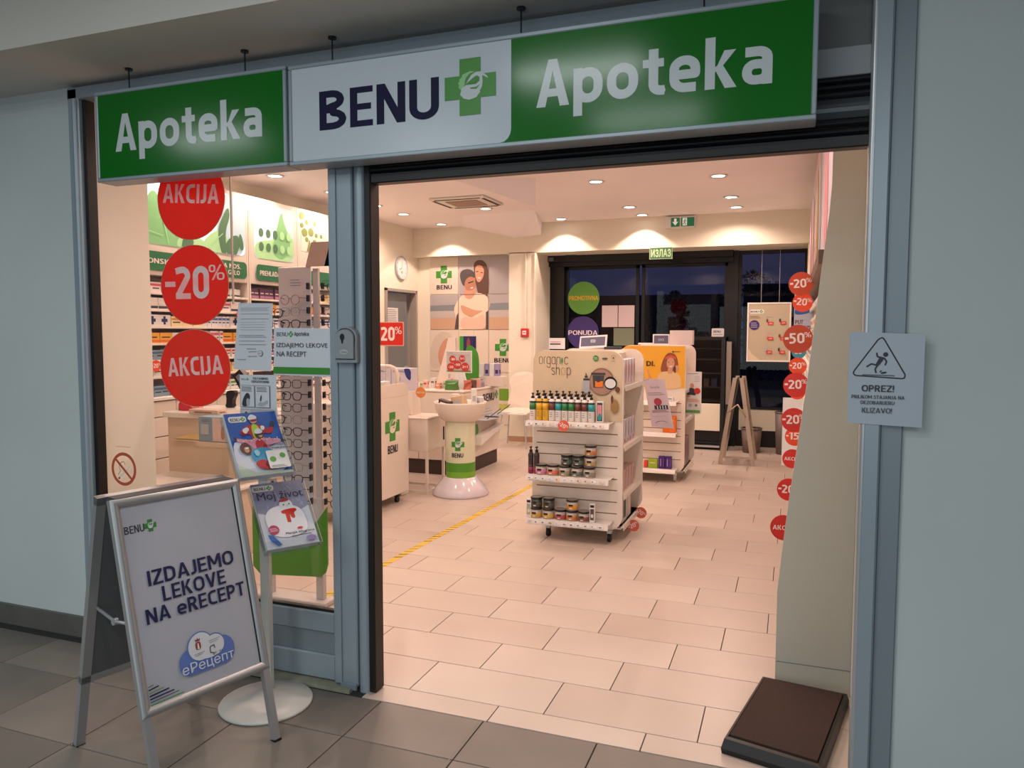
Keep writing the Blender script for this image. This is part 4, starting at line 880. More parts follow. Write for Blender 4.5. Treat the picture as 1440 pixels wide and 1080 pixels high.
# orange -20% shelf stickers
def tag_disc(name, loc, r_, m_, tx, label, axis='y', rot=0.):
    t = thing(name, label, 'price sticker', loc)
    F = frame((0, 0, 0), (1, 0, 0), (0, 0, 1)) if axis == 'y' else frame((0, 0, 0), (0, 1, 0), (0, 0, 1))
    MB().prism(ell(0, 0, r_, n=28), F, -.001, .001, m_).obj('disc', t)
    a = Art(F, t, start=.0016)
    if tx[0] == '-':
        q = r_; c_ = math.cos(rot); s_ = math.sin(rot)
        bx = [(-.88 * q, -.02 * q), (-.62 * q, -.02 * q), (-.62 * q, .14 * q), (-.88 * q, .14 * q)]
        a.poly('lettering', [(x * c_ - y * s_, x * s_ + y * c_) for x, y in bx], STW)
        a.text('lettering', tx[1:], -.58 * q, .42 * q, -.32 * q, .42 * q, STW, .03, rot, (0, 0)); a.text('lettering', '%', .42 * q, .86 * q, .1 * q, .46 * q, STW, .02, rot, (0, 0))
    else: a.text('lettering', tx, -.8 * r_, .8 * r_, -.18 * r_, .18 * r_, STW, .02, rot, (0, 0))
    a.flush(); return t
for y, z, lab in ((2.17, 1.24, 'orange minus 20 percent disc on the shelf edge at the cream wall'), (2.82, 1.43, 'orange minus 20 percent disc between the two lower red window discs'), (3.18, 1.67, 'orange minus 20 percent disc just above the typed notice')):
    tag_disc('shelf_disc', (XS + .03, y, z), .048, REDO, '-20', lab, 'x')
# ------------------------------------------------------------------ sandwich board in the corridor
TL, TR, BL = Vector((-.775, -.700, .956)), Vector((-.639, -.233, .956)), Vector((-.612, -.747, .266))
Ub = (TR - TL).normalized(); Vb = (TL - BL).normalized(); Nb = Ub.cross(Vb)
t = thing('sandwich_board', 'aluminium sandwich board with poster reading IZDAJEMO LEKOVE NA eRECEPT', 'sandwich board', (-.75, -.454, 0)); L = (.75, .454, 0)
def B(n_, mb, par=None): o = mb.obj(n_, par or t); o.location = L if par is None else (0, 0, 0); return o
Fb = frame(TL, Ub, Vb); LEN = .985
def fbox(F, u0, u1, v0, v1, n0, n1, m, r=0): return MB().prism(rr(u0, u1, v0, v1, r) if r else [(u0, v0), (u1, v0), (u1, v1), (u0, v1)], F, n0, n1, m)
def profile(F, a_, b_, wd, m):   # snap frame bar from a_ to b_ on plane F, curved section
    (u0, v0), (u1, v1) = a_, b_; dx, dy = u1 - u0, v1 - v0; Lg = math.hypot(dx, dy); dx /= Lg; dy /= Lg; nx, ny = -dy, dx
    mb = MB(); vs = []; k = 7
    for (u, v, e) in ((u0, v0, 1), (u1, v1, -1)):
        for i in range(k):
            q = i / (k - 1); off = q * wd
            vs.append(F(u + nx * off + dx * e * off * 1.0, v + ny * off + dy * e * off, .006 + .010 * math.sin(PI * (q * .85 + .1))))
        vs.append(F(u + nx * wd + dx * e * wd, v + ny * wd + dy * e * wd, -.012)); vs.append(F(u, v, -.012))
    k += 2
    return mb.add(vs, [[i, (i + 1) % k, k + (i + 1) % k, k + i] for i in range(k)] + [list(range(k))[::-1], list(range(k, 2 * k))], m)
ALB = mat('board_aluminium', '#a3a5a7', .35, .45)
B('leg', fbox(Fb, .004, .030, -LEN, -.70, -.014, .010, ALB)); B('leg', fbox(Fb, .456, .482, -LEN, -.70, -.014, .010, ALB))
B('foot', fbox(Fb, .002, .032, -LEN - .012, -LEN + .006, -.016, .012, BLACK)); B('foot', fbox(Fb, .454, .484, -LEN - .012, -LEN + .006, -.016, .012, BLACK))
B('back_plate', fbox(Fb, .01, .476, -.71, -.008, -.014, -.004, mat('grey_backing', '#585b5e', .6)))
B('poster', fbox(Fb, .02, .466, -.70, -.015, -.003, .003, mat('board_poster', '#a9adb8', .4, coat=.2)))
for a_, b_ in (((0, -.722), (.486, -.722)), ((.486, -.722), (.486, 0)), ((.486, 0), (0, 0)), ((0, 0), (0, -.722))): B('snap_frame', profile(Fb, a_, b_, .030, ALB))
B('cover_edge', fbox(Fb, .452, .4545, -.69, -.03, .003, .006, DARKER))
B('hinge', MB().box(-.79, -.655, -.66, -.24, .945, .957, BLACK) if False else fbox(frame(TL + Vector((-.02, .006, .0)), Ub, Vector((0, 0, 1))), .02, .466, -.02, .004, -.03, .03, mat('hinge_grey', '#4b4d50', .5, .3)))
# rear leaf
cR = Vector((-.75, -.454, 0)); fc = Vector((math.sin(1.288), -math.cos(1.288), 0))
def refl(p_): d = (p_ - cR).dot(fc); return p_ - fc * 2 * d
rTL, rTR = refl(TL), refl(TR); rBL = refl(BL); Fr = frame(rTR, -Ub, (rTL - rBL))   # outward frame of the rear leaf
for u in (.0, .454): B('rear_leg', fbox(Fr, u, u + .032, -LEN, -.0, -.014, .010, ALB))
B('foot', fbox(Fr, .0, .034, -LEN - .012, -LEN + .006, -.016, .012, BLACK)); B('foot', fbox(Fr, .452, .486, -LEN - .012, -LEN + .006, -.016, .012, BLACK))
B('rear_plate', fbox(Fr, .03, .456, -.70, -.008, -.012, -.002, mat('grey_backing', '#585b5e')))
B('rear_rail', fbox(Fr, 0, .486, -.722, -.695, -.014, .012, ALB)); B('rear_rail', fbox(Fr, 0, .486, -.028, 0, -.014, .012, ALB))
for u in (.03, .45):
    p0 = Fb(u, -.42, -.014); p2 = Fr(.486 - u, -.42, -.014); pm = (p0 + p2) / 2 - Vector((0, 0, .02))
    B('brace', MB().tube([p0, pm, p2], .006, ALU_L, 8)); B('brace_joint', MB().cyl(pm - Ub * .008, pm + Ub * .008, .012, ALU_L, seg=10))
a = Art(Fb, t, .00035, .0036)
BN = mat('board_navy', '#1c1d4a', .4)
a.text('lettering', 'BENU', .035, .104, -.123, -.097, DGREY, .022); a.logo(.125, -.108, .042, green=mat('dull_green', '#3a7a3a', .4))
a.text('lettering', 'IZDAJEMO', .087, .412, -.309, -.258, BN, .025); a.text('lettering', 'LEKOVE', .129, .368, -.371, -.320, BN, .025); a.text('lettering', 'NA eRECEPT', .062, .436, -.432, -.382, BN, .025)
CB = mat('cloud_blue', '#5a74b8', .4)
a.poly('cloud', rr(.148, .358, -.645, -.555, .043, 8), CB); a.poly('cloud', ell(.205, -.60, .056, .045), CB); a.poly('cloud', ell(.305, -.59, .053, .047), CB)
a.poly('cloud', ell(.232, -.558, .050, .051), CB); a.poly('cloud', ell(.285, -.568, .040, .040), CB)
a.poly('cloud', ell(.232, -.558, .046, .047), PAPER); a.poly('cloud', ell(.285, -.568, .036, .036), PAPER); a.poly('cloud', ell(.262, -.585, .04, .022), PAPER)
CR = mat('crest_red', '#8c3b33', .5)
a.poly('crest', rr(.213, .233, -.567, -.540, .008), CR); a.poly('crest', [(.215, -.538), (.231, -.538), (.233, -.528), (.227, -.533), (.223, -.526), (.219, -.533), (.213, -.528)], CR); a.poly('crest', [(.219, -.565), (.227, -.565), (.225, -.545), (.221, -.545)], PAPERW)
a.lines('crest', [((.203, -.58), (.243, -.578)), ((.208, -.586), (.235, -.584)), ((.262, -.550), (.306, -.548)), ((.266, -.557), (.30, -.555))], .0015, GREYP)
a.lines('emblem', [((.265, -.570), (.28, -.568)), ((.265, -.570), (.263, -.59)), ((.263, -.59), (.276, -.595)), ((.28, -.568), (.282, -.58)), ((.276, -.595), (.274, -.602))], .003, DGREY); a.text('emblem', 'рфзо', .279, .308, -.60, -.59, DGREY)
a.text('lettering', 'еРецепт', .153, .350, -.641, -.601, mat('cloud_white', '#cdd3de', .4), .0)
for i in range(7):
    a.line('stripes', (.031, -.628 - i * .0098), (.05 + .018 * i * .9, -.624 - i * .0098 - (.0 if i % 2 else .001)), (.0022, .0045, .0028, .005, .0045, .0024, .003)[i], (DGREY, BN, GREEN, BN, BN, DGREY, GREEN)[i] if i != 2 else LEAF)
for o in a.flush().values(): o.location = L

# ------------------------------------------------------------------ magazine stand
t = thing('magazine_stand', 'white floor magazine stand with round base and two clear trays', 'magazine stand', (-.637, -.095, 0))
MB().lathe([(0, .0), (.183, 0), (.186, .006), (.182, .013), (.06, .02), (.03, .03), (0, .032)], mat('white_powder_coat', '#cfcfca', .3), seg=48).obj('base', t)
MB().box(-.022 - .056, .022 - .056, -.014 + .085, .014 + .085, .01, 1.12, mat('white_powder_coat', '#cfcfca'), .004).obj('pole', t)
MAGP = ((Vector((-.557, -.058, .787)), .99, .737), (Vector((-.655, -.088, 1.072)), 1.03, .70))
mags = []
for i, (c_, ya, tl) in enumerate(MAGP):
    U = Vector((math.cos(ya), math.sin(ya), 0)); Bk = Vector((-math.sin(ya), math.cos(ya), 0)); V = Vector((0, 0, 1)) * math.cos(tl) + Bk * math.sin(tl)
    F = frame(c_, U, V); LL = (.637, .095, 0)
    mb = MB(); u, v = .113, .155
    mb.prism([(-u, -v), (u, -v), (u, v), (-u, v)], F, -.034, -.030, ACRYL)
    for s_ in (-1, 1): mb.prism([(s_ * u, -v), (s_ * (u - .003), -v), (s_ * (u - .003), v - .02), (s_ * u, v - .02)] if s_ > 0 else [(-u, -v), (-u + .003, -v), (-u + .003, v - .02), (-u, v - .02)], F, -.034, .010, ACRYL)
    mb.prism([(-u, -v - .003), (u, -v - .003), (u, -v), (-u, -v)], F, -.034, .012, ACRYL); mb.prism([(-u, -v), (u, -v), (u, -v + .035), (-u, -v + .035)], F, .009, .012, ACRYL)
    o = mb.obj('clear_tray', t); o.location = LL
    o = MB().tube([F(u, v - .02, .010), F(u, -v, .011), F(-u, -v, .011), F(-u, v - .02, .010)], .0012, mat('acrylic_edge', '#d5dadd', .2), 5).obj('tray_edge', t); o.location = LL
    o = MB().prism([(-.02, v), (.02, v), (.02, v + .03), (-.02, v + .03)], F, -.034, -.031, LGREY).cyl(F(0, v + .015, -.032), F(0, v + .015, -.027), .005, DGREY, seg=8).obj('bracket', t); o.location = LL
    # stack of magazines: the front one printed
    for k in range(3):
        n0 = -.028 + k * .010
        lab = (('magazine_lower', 'Moj zivot magazine with a snowman cover, front of the lower tray', 'edge of a magazine behind the snowman cover in the lower tray', 'rearmost magazine at the back of the lower tray') if i == 0 else ('m', 'BENU leaflet with three skiers on its cover, front of the upper tray', 'edge of a leaflet behind the skiers cover in the upper tray', 'rearmost leaflet at the back of the upper tray'))[3 - k]
        g = thing('magazine', lab, 'magazine', c_, 0)
        L2 = tuple(-x for x in c_)
        mb = MB().prism([(-.105, -.1485 + .0), (.105, -.1485), (.105, .1485 - (2 - k) * .003), (-.105, .1485 - (2 - k) * .003)], F, n0, n0 + .009, PAPER)
        o = mb.obj('pages', g); o.location = L2
        if k == 2: mags.append((g, frame(F(0, 0, n0 + .009), U, V), L2))
def mp(W_, H_, x0, y0, pts, aff): return [aff(x, y) for x, y in pts]
# lower cover: crop frame 0..1 (x right, y down)
def cov(x, y): return (-.105 + .21 * x, .1485 - .297 * y)
g, F, L2 = mags[0]; a = Art(F, g, .0003, .0004)
FR = mat('frost_violet', '#8b8da8', .4); SN = mat('snow_print', '#c9cedb', .4)
a.rect('cover', -.105, .105, -.1485, .1485, SN); a.poly('cover', [cov(*q) for q in ((0, 0), (1, 0), (1, .42), (.75, .5), (.55, .42), (.2, .5), (.0, .45))], FR)
R = random.Random(2)
for k in range(26):
    x, y = R.uniform(.02, .95), R.uniform(.02, .38); a.line('cover', cov(x, y), cov(x + R.uniform(-.1, .1), y + R.uniform(.03, .12)), .003, mat('frost_branch', '#a9a9bd', .4)); a.n -= .00028
a.n += .001
a.rect('title_tag', *(cov(.0, .14)[0], cov(.42, .14)[0]), cov(0, .13)[1], cov(0, .04)[1], PAPERW, .01); a.text('title_tag', 'BENU', *(cov(.04, 0)[0], cov(.26, 0)[0]), cov(0, .112)[1], cov(0, .062)[1], DGREY, .02); a.logo(*cov(.33, .086), .02)
a.text('title', 'Moj život', cov(.06, 0)[0], cov(.95, 0)[0], cov(0, .31)[1], cov(0, .15)[1], mat('title_navy', '#3a3050', .4), .0)
SW = mat('snowman_white', '#e2e0e6', .4)
a.poly('snowman', [cov(*q) for q in smooth([(.08, .62), (.15, .45), (.35, .38), (.62, .38), (.82, .45), (.88, .62), (.84, .85), (.2, .88)])], SW)
a.poly('snowman', ell(*cov(.56, .38), .027, .026), SW)
a.poly('scarf', [cov(*q) for q in smooth([(.42, .46), (.72, .44), (.74, .49), (.66, .51), (.68, .6), (.6, .6), (.58, .52), (.44, .52)])], RED); a.poly('scarf', [cov(*q) for q in ((.5, .52), (.58, .52), (.57, .66), (.5, .65))], RED)
a.poly('scarf', [cov(*q) for q in smooth([(.4, .33), (.55, .26), (.66, .31), (.56, .335)])], mat('hat_red', '#a33a38', .5))
a.poly('face', ell(*cov(.51, .38), .003), DGREY); a.poly('face', ell(*cov(.62, .375), .003), DGREY); a.poly('face', [cov(.56, .39), cov(.6, .4), cov(.56, .405)], ORANGE)
a.poly('badge', ell(*cov(.2, .74), .021, .021), mat('badge_pink', '#b7355a', .4)); a.textlines('badge', cov(.12, 0)[0], cov(.28, 0)[0], cov(0, .72)[1], cov(0, .76)[1], 3, PAPERW, .0018)
a.poly('figure', [cov(*q) for q in ((.06, .80), (.16, .82), (.28, .97), (.2, .98), (.1, .9))], BLUE)
a.text('lettering', 'Manjak kilograma', cov(.4, 0)[0], cov(.96, 0)[0], cov(0, .845)[1], cov(0, .80)[1], DGREY, .02); a.textlines('lettering', cov(.5, 0)[0], cov(.96, 0)[0], cov(0, .87)[1], cov(0, .87)[1], 1, DGREY, .003)
a.poly('flower', [cov(*q) for q in smooth([(.62, .77), (.68, .74), (.76, .755), (.72, .785)])], RED); a.poly('flower', ell(*cov(.85, .93), .02, .012), mat('lilac_print', '#9a86b8', .5))
for o in a.flush().values(): o.location = L2
g, F, L2 = mags[1]; a = Art(F, g, .0003, .0004)
SB = mat('sky_blue_print', '#2a57a5', .4); a.rect('cover', -.105, .105, -.1485, .1485, SB)
a.poly('cover', [cov(*q) for q in smooth([(0, .42), (.3, .5), (.7, .5), (1.0, .42), (1, 1), (0, 1)], 2)], SN); a.poly('cover', [cov(*q) for q in ((0, .8), (.3, .95), (1, .97), (1, 1), (0, 1))], mat('leaflet_foot', '#b9c6b6', .5))
a.rect('title_tag', cov(.06, 0)[0], cov(.40, 0)[0], cov(0, .15)[1], cov(0, .055)[1], PAPERW, .01); a.text('title_tag', 'BENU', cov(.09, 0)[0], cov(.27, 0)[0], cov(0, .135)[1], cov(0, .08)[1], DGREY, .02); a.logo(*cov(.33, .105), .02)
def P_(part, pts, m): a.poly(part, [cov(*q) for q in smooth(pts)], m)
YG = mat('ski_lime', '#a9c83a', .5); SR = mat('ski_red', '#b02c38', .5); SP = mat('ski_pink', '#c8899c', .5); SC = mat('ski_cyan', '#3a8fb5', .5); HEL = mat('helmet', '#d5d8dc', .4)
P_('skier', [(.28, .26), (.42, .2), (.6, .2), (.78, .3), (.84, .24), (.88, .28), (.8, .38), (.62, .34), (.62, .5), (.4, .5), (.42, .34), (.24, .38), (.2, .32)], SR); P_('skier', [(.44, .2), (.58, .2), (.66, .48), (.44, .48)], YG); P_('skier', [(.3, .26), (.38, .24), (.4, .3), (.3, .33)], PAPERW)
P_('skier', [(.82, .2), (.88, .16), (.92, .2), (.88, .27), (.82, .26)], DGREY); P_('skier', [(.44, .1), (.5, .05), (.58, .08), (.6, .16), (.52, .2), (.46, .18)], SKIN); P_('skier', [(.42, .1), (.5, .03), (.6, .07), (.6, .12), (.44, .13)], HEL); P_('skier', [(.45, .13), (.59, .12), (.59, .155), (.46, .165)], mat('goggle_red', '#8a2a30', .4))
P_('skier', [(.06, .40), (.35, .46), (.5, .42), (.66, .44), (.94, .48), (.96, .53), (.7, .54), (.7, .72), (.4, .72), (.36, .53), (.08, .46)], SP); P_('skier', [(.42, .46), (.62, .46), (.66, .68), (.44, .68)], SR)
P_('skier', [(.46, .34), (.52, .28), (.62, .3), (.64, .42), (.56, .46), (.48, .44)], HAIR); P_('skier', [(.5, .36), (.58, .34), (.62, .4), (.56, .44)], SKIN); P_('skier', [(.46, .33), (.54, .27), (.64, .31), (.62, .36), (.48, .37)], HEL); P_('skier', [(.49, .37), (.62, .36), (.62, .39), (.5, .4)], DGREY)
P_('skier', [(.3, .62), (.5, .58), (.74, .62), (.72, .8), (.44, .86), (.28, .76)], SC); P_('skier', [(.3, .82), (.5, .76), (.66, .88), (.72, .95), (.4, .93)], SR)
P_('skier', [(.1, .56), (.18, .5), (.3, .52), (.34, .62), (.26, .7), (.14, .66)], HAIR); P_('skier', [(.18, .57), (.27, .56), (.29, .64), (.2, .66)], SKIN); P_('skier', [(.14, .52), (.24, .48), (.32, .55), (.2, .56)], mat('beanie', '#5a2a34', .5))
for k in range(16): x_ = .12 + .05 * k; a.poly('skier', ell(*cov(x_, (.455, .495, .475)[k % 3]), .0028, .002), (PAPERW, SR, PAPERW)[k % 3]); a.n -= .00025
a.n += .0006
P_('skier', [(.24, .30), (.32, .26), (.36, .33), (.28, .37)], PAPERW); P_('skier', [(.62, .24), (.70, .26), (.66, .33), (.60, .31)], PAPERW); P_('skier', [(.04, .40), (.10, .40), (.10, .46), (.05, .46)], DGREY); P_('skier', [(.92, .48), (.99, .49), (.97, .54), (.92, .54)], DGREY)
P_('skier', [(.34, .64), (.44, .62), (.46, .70), (.38, .74)], mat('ski_light_blue', '#8cc0d6', .5)); P_('skier', [(.5, .84), (.58, .80), (.62, .86), (.55, .9)], mat('ski_dark', '#5a1a24', .5)); P_('skier', [(.2, .585), (.27, .575), (.275, .60), (.205, .61)], PAPERW)
a.rect('offer_box', cov(.56, 0)[0], cov(.97, 0)[0], cov(0, .94)[1], cov(0, .66)[1], PAPERW, .006); a.poly('offer_box', ell(*cov(.66, .8), .013), LEAF); a.poly('offer_box', ell(*cov(.86, .75), .012), LEAF); a.textlines('offer_box', cov(.6, 0)[0], cov(.9, 0)[0], cov(0, .90)[1], cov(0, .92)[1], 2, GREYP, .002)
a.text('lettering', 'PROMOTIVNA', cov(.56, 0)[0], cov(.95, 0)[0], cov(0, .595)[1], cov(0, .565)[1], NAVY, .02); a.text('lettering', 'PONUDA', cov(.7, 0)[0], cov(.96, 0)[0], cov(0, .645)[1], cov(0, .615)[1], NAVY, .02)
for o in a.flush().values(): o.location = L2

# ------------------------------------------------------------------ foot mat / tray at the doorway
t = thing('floor_mat_tray', 'dark brown disinfecting mat in a black rubber tray at the doorway', 'mat', (1.38, .38, 0), 0)
ctr = Vector((1.38, .38, 0)); cn = [Vector((1.145, .175, 0)), Vector((1.475, .095, 0)), Vector((1.60, .715, 0)), Vector((1.262, .765, 0))]
cl = [c_ - ctr for c_ in cn]; cen = sum(cl, Vector()) / 4
def ins(k, z): return [tuple(p_ + (cen - p_).normalized() * k + Vector((0, 0, z))) for p_ in cl]
mb = MB(); R0 = ins(.0, 0), ins(-.004, .02), ins(.012, .052), ins(.03, .055), ins(.04, .04)
RUB = mat('tray_rubber', '#141312', .45, bump=.1)
for r0, r1 in zip(R0, R0[1:]): mb.add(r0 + r1, [[i, (i + 1) % 4, 4 + (i + 1) % 4, 4 + i] for i in range(4)], RUB)
mb.add(list(R0[0]), [[3, 2, 1, 0]], RUB); mb.obj('tray', t)
MB().add(ins(.038, .041) + ins(.040, .060), [[0, 1, 5, 4], [1, 2, 6, 5], [2, 3, 7, 6], [3, 0, 4, 7], [4, 5, 6, 7]], mat('mat_pile', '#35231c', .95, noise=.12, nscale=140, bump=.3)).obj('pad', t)

# ------------------------------------------------------------------ right hand gondola gable and wall shelving
t = thing('wall_shelving', 'long white wall shelving behind the grey side panel on the right', 'shelving', (1.45, 3.0, 0)); L = (-1.45, -3.0, 0)
def V_(n_, mb): o = mb.obj(n_, t); o.location = L; return o
gx = [(0, 1.314), (.41, 1.314), (.62, 1.332), (.82, 1.352), (1.29, 1.407), (1.83, 1.458), (2.0, 1.476), (2.12, 1.483), (2.6, 1.483)]
V_('side_panel', MB().prism([(x, z) for z, x in gx] + [(1.609, 2.6), (1.609, 0)], lambda u, v, n_: (u, .80 + n_, v), 0, .03, mat('gable_grey', '#b5b1a5', .5, noise=.015, nscale=2)))
V_('side_skirting', MB().box(1.316, 1.609, .797, .80, 0, .108, mat('gable_grey', '#b4b1a5')))
V_('skirting_joint', MB().box(1.317, 1.609, .7965, .80, .1075, .1105, GREYP))
V_('back_panel', MB().box(1.595, 1.609, .83, 6.0, 0, 2.0, CREAM))
for z, x in ((.12, 1.40), (.45, 1.40), (.75, 1.41), (1.05, 1.43), (1.28, 1.45), (1.5, 1.47), (1.72, 1.49)): V_('shelf', MB().box(x, 1.60, .83, 5.95, z - .02, z, CREAM, .003)); V_('price_rail', MB().box(x - .012, x, .83, 5.95, z - .032, z + .006, WHITE, .002))
V_('cornice', MB().box(1.44, 1.60, .83, 5.95, 1.80, 1.86, mat('cornice_brown', '#6b5040', .5)))
for i, (y0, y1) in enumerate(((.85, 2.3), (2.32, 3.8), (3.82, 5.9))): V_('banner_panel', MB().box(1.49, 1.50, y0, y1, 1.87, 2.80, (mat('banner_lilac', '#c9bfd0', .4), mat('banner_rose', '#cdb0b4', .4), mat('banner_white', '#d2ccd2', .4))[i])); 
a = Art(frame((1.489, 0, 0), (0, -1, 0), (0, 0, 1)), t, .0006)
for i, y in enumerate((1.6, 2.6, 3.1, 4.2, 5.0)): a.poly('banner_print', smooth([(-y - .1, 1.9), (-y + .25, 2.0), (-y + .1, 2.5), (-y - .2, 2.75), (-y - .28, 2.2)]), (PINK, LGREY, mat('banner_gold', '#a8863c', .5), SKIN, PINK)[i])
for o in a.flush().values(): o.location = L
R = random.Random(4); cnt = {}
for zi, (z, x) in enumerate(((.12, 1.40), (.45, 1.40), (.75, 1.41), (1.05, 1.43), (1.28, 1.45), (1.5, 1.47))):
    y = .9
    while y < 5.8:
        wd = R.choice((.07, .09, .12)); kd = R.choice(('white pink-striped', 'white red-marked', 'white blue-banded', 'white with dark lettering', 'pale yellow'))
        if (zi >= 4 and y > 1.5) or (zi == 3 and y > 4):
            o, first = med_mesh(kd, wd, .13); o.location = (x + .02, y, z); o.rotation_euler = (0, 0, PI)
            g = '%s carton, %s from near end, %s right wall shelf' % (kd, nth(cnt.setdefault(zi, 0) + 1), ('lowest', 'second lowest', 'third lowest', 'middle', 'upper', 'topmost')[zi]); o.name = 'carton'; cnt[zi] += 1; tag(o, g, 'box', 'cartons on the right wall shelving')
        y += wd + .012
O2 = mat('sticker_brick', '#b8431f', .5)
for i, (x, y, z, r_, m_, tx, rot, lab) in enumerate((
    (1.385, 2.0, 1.79, .066, O2, '-20', .06, 'topmost brick red minus 20 percent disc beside the grey side panel'), (1.40, 2.35, 1.70, .058, REDO, '-20', -.1, 'orange disc tucked under the topmost brick red disc'),
    (1.375, 1.6, 1.485, .073, O2, '-50', .04, 'brick red disc reading minus 50 percent'), (1.385, 2.2, 1.405, .04, mat('sticker_cyan', '#3f93a8', .5), '-20', 0, 'small blue minus 20 percent disc under the minus 50 disc'),
    (1.38, 2.1, 1.325, .049, REDO, '-20', 0, 'orange minus 20 percent disc right under the small blue disc'), (1.372, 1.8, 1.235, .066, RED, '-20', .03, 'red minus 20 percent disc at the height of the window bins top'), (1.385, 2.6, 1.14, .05, REDO, '-20', 0, 'orange disc half hidden below the red disc at mid height'),
    (1.365, 1.7, 1.055, .064, RED, '-20', .05, 'red minus 20 percent disc in front of the white hanging leaflet'), (1.375, 2.1, .915, .055, REDO, '-15', 0, 'orange disc reading minus 15 percent'), (1.365, 2.0, .80, .055, RED, 'AKCIJA', 0, 'small red AKCIJA disc below the minus 15 disc'),
    (1.35, 1.8, .66, .062, RED, '-20', 0, 'lower red minus 20 percent disc above the bottom AKCIJA disc'), (1.33, 1.5, .52, .066, RED, 'AKCIJA', 0, 'lowest red AKCIJA disc at the foot of the grey side panel'))):
    o = tag_disc('shelf_disc', (x, y, z), r_, m_, tx, lab, 'y', rot)
    MB().box(0, .08, .001, .002, -.01, .01, ACRYL).obj('clear_arm', o)
t = thing('hanging_leaflet', 'white leaflet with red logo hanging on the shelving behind the lower discs', 'leaflet', (1.36, 2.6, .86)); MB().box(-.06, .06, 0, .002, -.2, .24, PAPERW).obj('sheet', t)
t = thing('season_poster', 'narrow poster reading PUT LEPOTE behind the minus 50 disc', 'poster', (1.44, 4.4, 1.66)); MB().box(-.085, .075, 0, .003, -.26, .26, mat('poster_ice', '#b7bccd', .5)).obj('sheet', t)
a = Art(frame((0, -.001, 0), (1, 0, 0), (0, 0, 1)), t); a.poly('print', smooth([(-.08, .06), (-.02, .12), (.03, .08), (.07, .13), (.07, .03), (-.08, .0)]), BLUE); a.poly('print', smooth([(-.02, .1), (.03, .2), (.06, .1), (.02, .05)]), RED); a.text('lettering', 'PUT', -.075, -.01, -.07, -.035, BROWN, .02); a.text('lettering', 'LEPOTE', -.075, .06, -.125, -.085, BROWN, .02); a.flush()
# ------------------------------------------------------------------ rolling display gondolas
SLOT = mat('slot_shadow_brown', '#7a6152', .8); CREAMB = mat('gondola_white', '#e6dace', .35)
def gondola(label, x0, x1, yf, yb, shelf_z, side_z, slots, caster_white=False):
    cx = (x0 + x1) / 2; t = thing('display_gondola', label, 'display stand', (cx, (yf + yb) / 2, 0)); L = (-cx, -(yf + yb) / 2, 0)
    def P(n_, mb, par=None): o = mb.obj(n_, par or t); o.location = L if par is None else (0, 0, 0); return o
    Ff = frame((0, yf, 0), (1, 0, 0), (0, 0, 1)); pr = [(u, v) for u, v in rr(x0, x1, .085, 1.385, .10, 7)]
    P('front_board', MB().prism(pr, Ff, -.028, 0, CREAMB)); P('rear_board', MB().prism([(u + .015, v) for u, v in pr], frame((0, yb, 0), (1, 0, 0), (0, 0, 1)), -.0, .028, CREAMB))
    P('core', MB().box(x0 + .10, x1 - .13, yf + .03, yb - .028, .11, 1.36, CREAMB)); P('base_deck', MB().box(x0 + .02, x1 - .01, yf + .03, yb - .028, .088, .11, CREAMB, .003))
    for z in slots: P('slot', MB().box(x0 + .035, x1 - .038, yf - .0008, yf, z - .0035, z + .0035, SLOT))
    for z in shelf_z:
        s_ = P('shelf', MB().box(x0 + .01, x1 - .06, yf - .135, yf, z, z + .007, ACRW, .002))
        MB().prism([(yf - .135, z + .004), (yf - .152, z - .034), (yf - .149, z - .036), (yf - .130, z + .002)], lambda u, v, n_: (n_ + L[0], u + L[1], v), x0 - .005, x1 - .07, ACRW).obj('price_rail', t)
    for z in side_z:
        P('side_shelf', MB().box(x1 - .13, x1 + .005, yf + .03, yb - .028, z - .012, z, CREAMB, .002)); P('side_price_rail', MB().box(x1 + .004, x1 + .010, yf + .03, yb - .028, z - .03, z + .008, WHITE, .002))
    for wx in (x0 + .13, x1 - .09):
        for wy in (yf + .0, yb - .03):
            cst = P('caster', MB().box(wx - .018, wx + .018, wy - .02, wy + .02, .062, .088, WHITE if caster_white else ALU_L, .004).prism([(wy - .018, .07), (wy + .018, .07), (wy + .01, .03), (wy - .01, .03)], lambda u, v, n_: (n_, u, v), wx - .014, wx + .014, WHITE if caster_white else DARKM))
            MB().cyl((wx - .012, wy, .028), (wx + .012, wy, .028), .028, WHITE if caster_white else BLACK, seg=16).obj('wheel', cst)
    return t, L
ACRW = mat('frosted_shelf', '#dcd5d0', .2)
t, L = gondola('white rolling gondola with the organic shop header, jars and pump bottles', -.455, .228, 2.75, 3.46, (.872, .475, .152), (1.125, .69, .335, .11), [.785, .70, .619, .539, .46, .379, .293, .209])
F = frame((0, 2.748, 0), (1, 0, 0), (0, 0, 1))
o = MB().prism(rr(-.448, .220, .88, 1.382, .08, 7, (0, 0, 1, 1)), F, 0, .003, mat('organic_card', '#cfbc9e', .5, noise=.05, nscale=6)).obj('header_card', t); o.location = L
a = Art(F, t, .0004, .0036)
def strk(part, pts, wd, m): a.lines(part, list(zip(pts, pts[1:])), wd, m)
def arc(cx, cz, rx, rz, a0, a1, n=10): return [(cx + rx * math.cos(a0 + (a1 - a0) * i / n), cz + rz * math.sin(a0 + (a1 - a0) * i / n)) for i in range(n + 1)]
OB = mat('organic_brown', '#54443a', .5); W1 = .0042
def bowl_letter(x, z, w_, h_, part='lettering'): strk(part, rr(x, x + w_, z, z + h_, w_ * .48, 4) + [rr(x, x + w_, z, z + h_, w_ * .48, 4)[0]], W1, OB)
x = -.402; z = 1.285; hh = .052; ww = .026
bowl_letter(x, z, ww, hh); x += .038
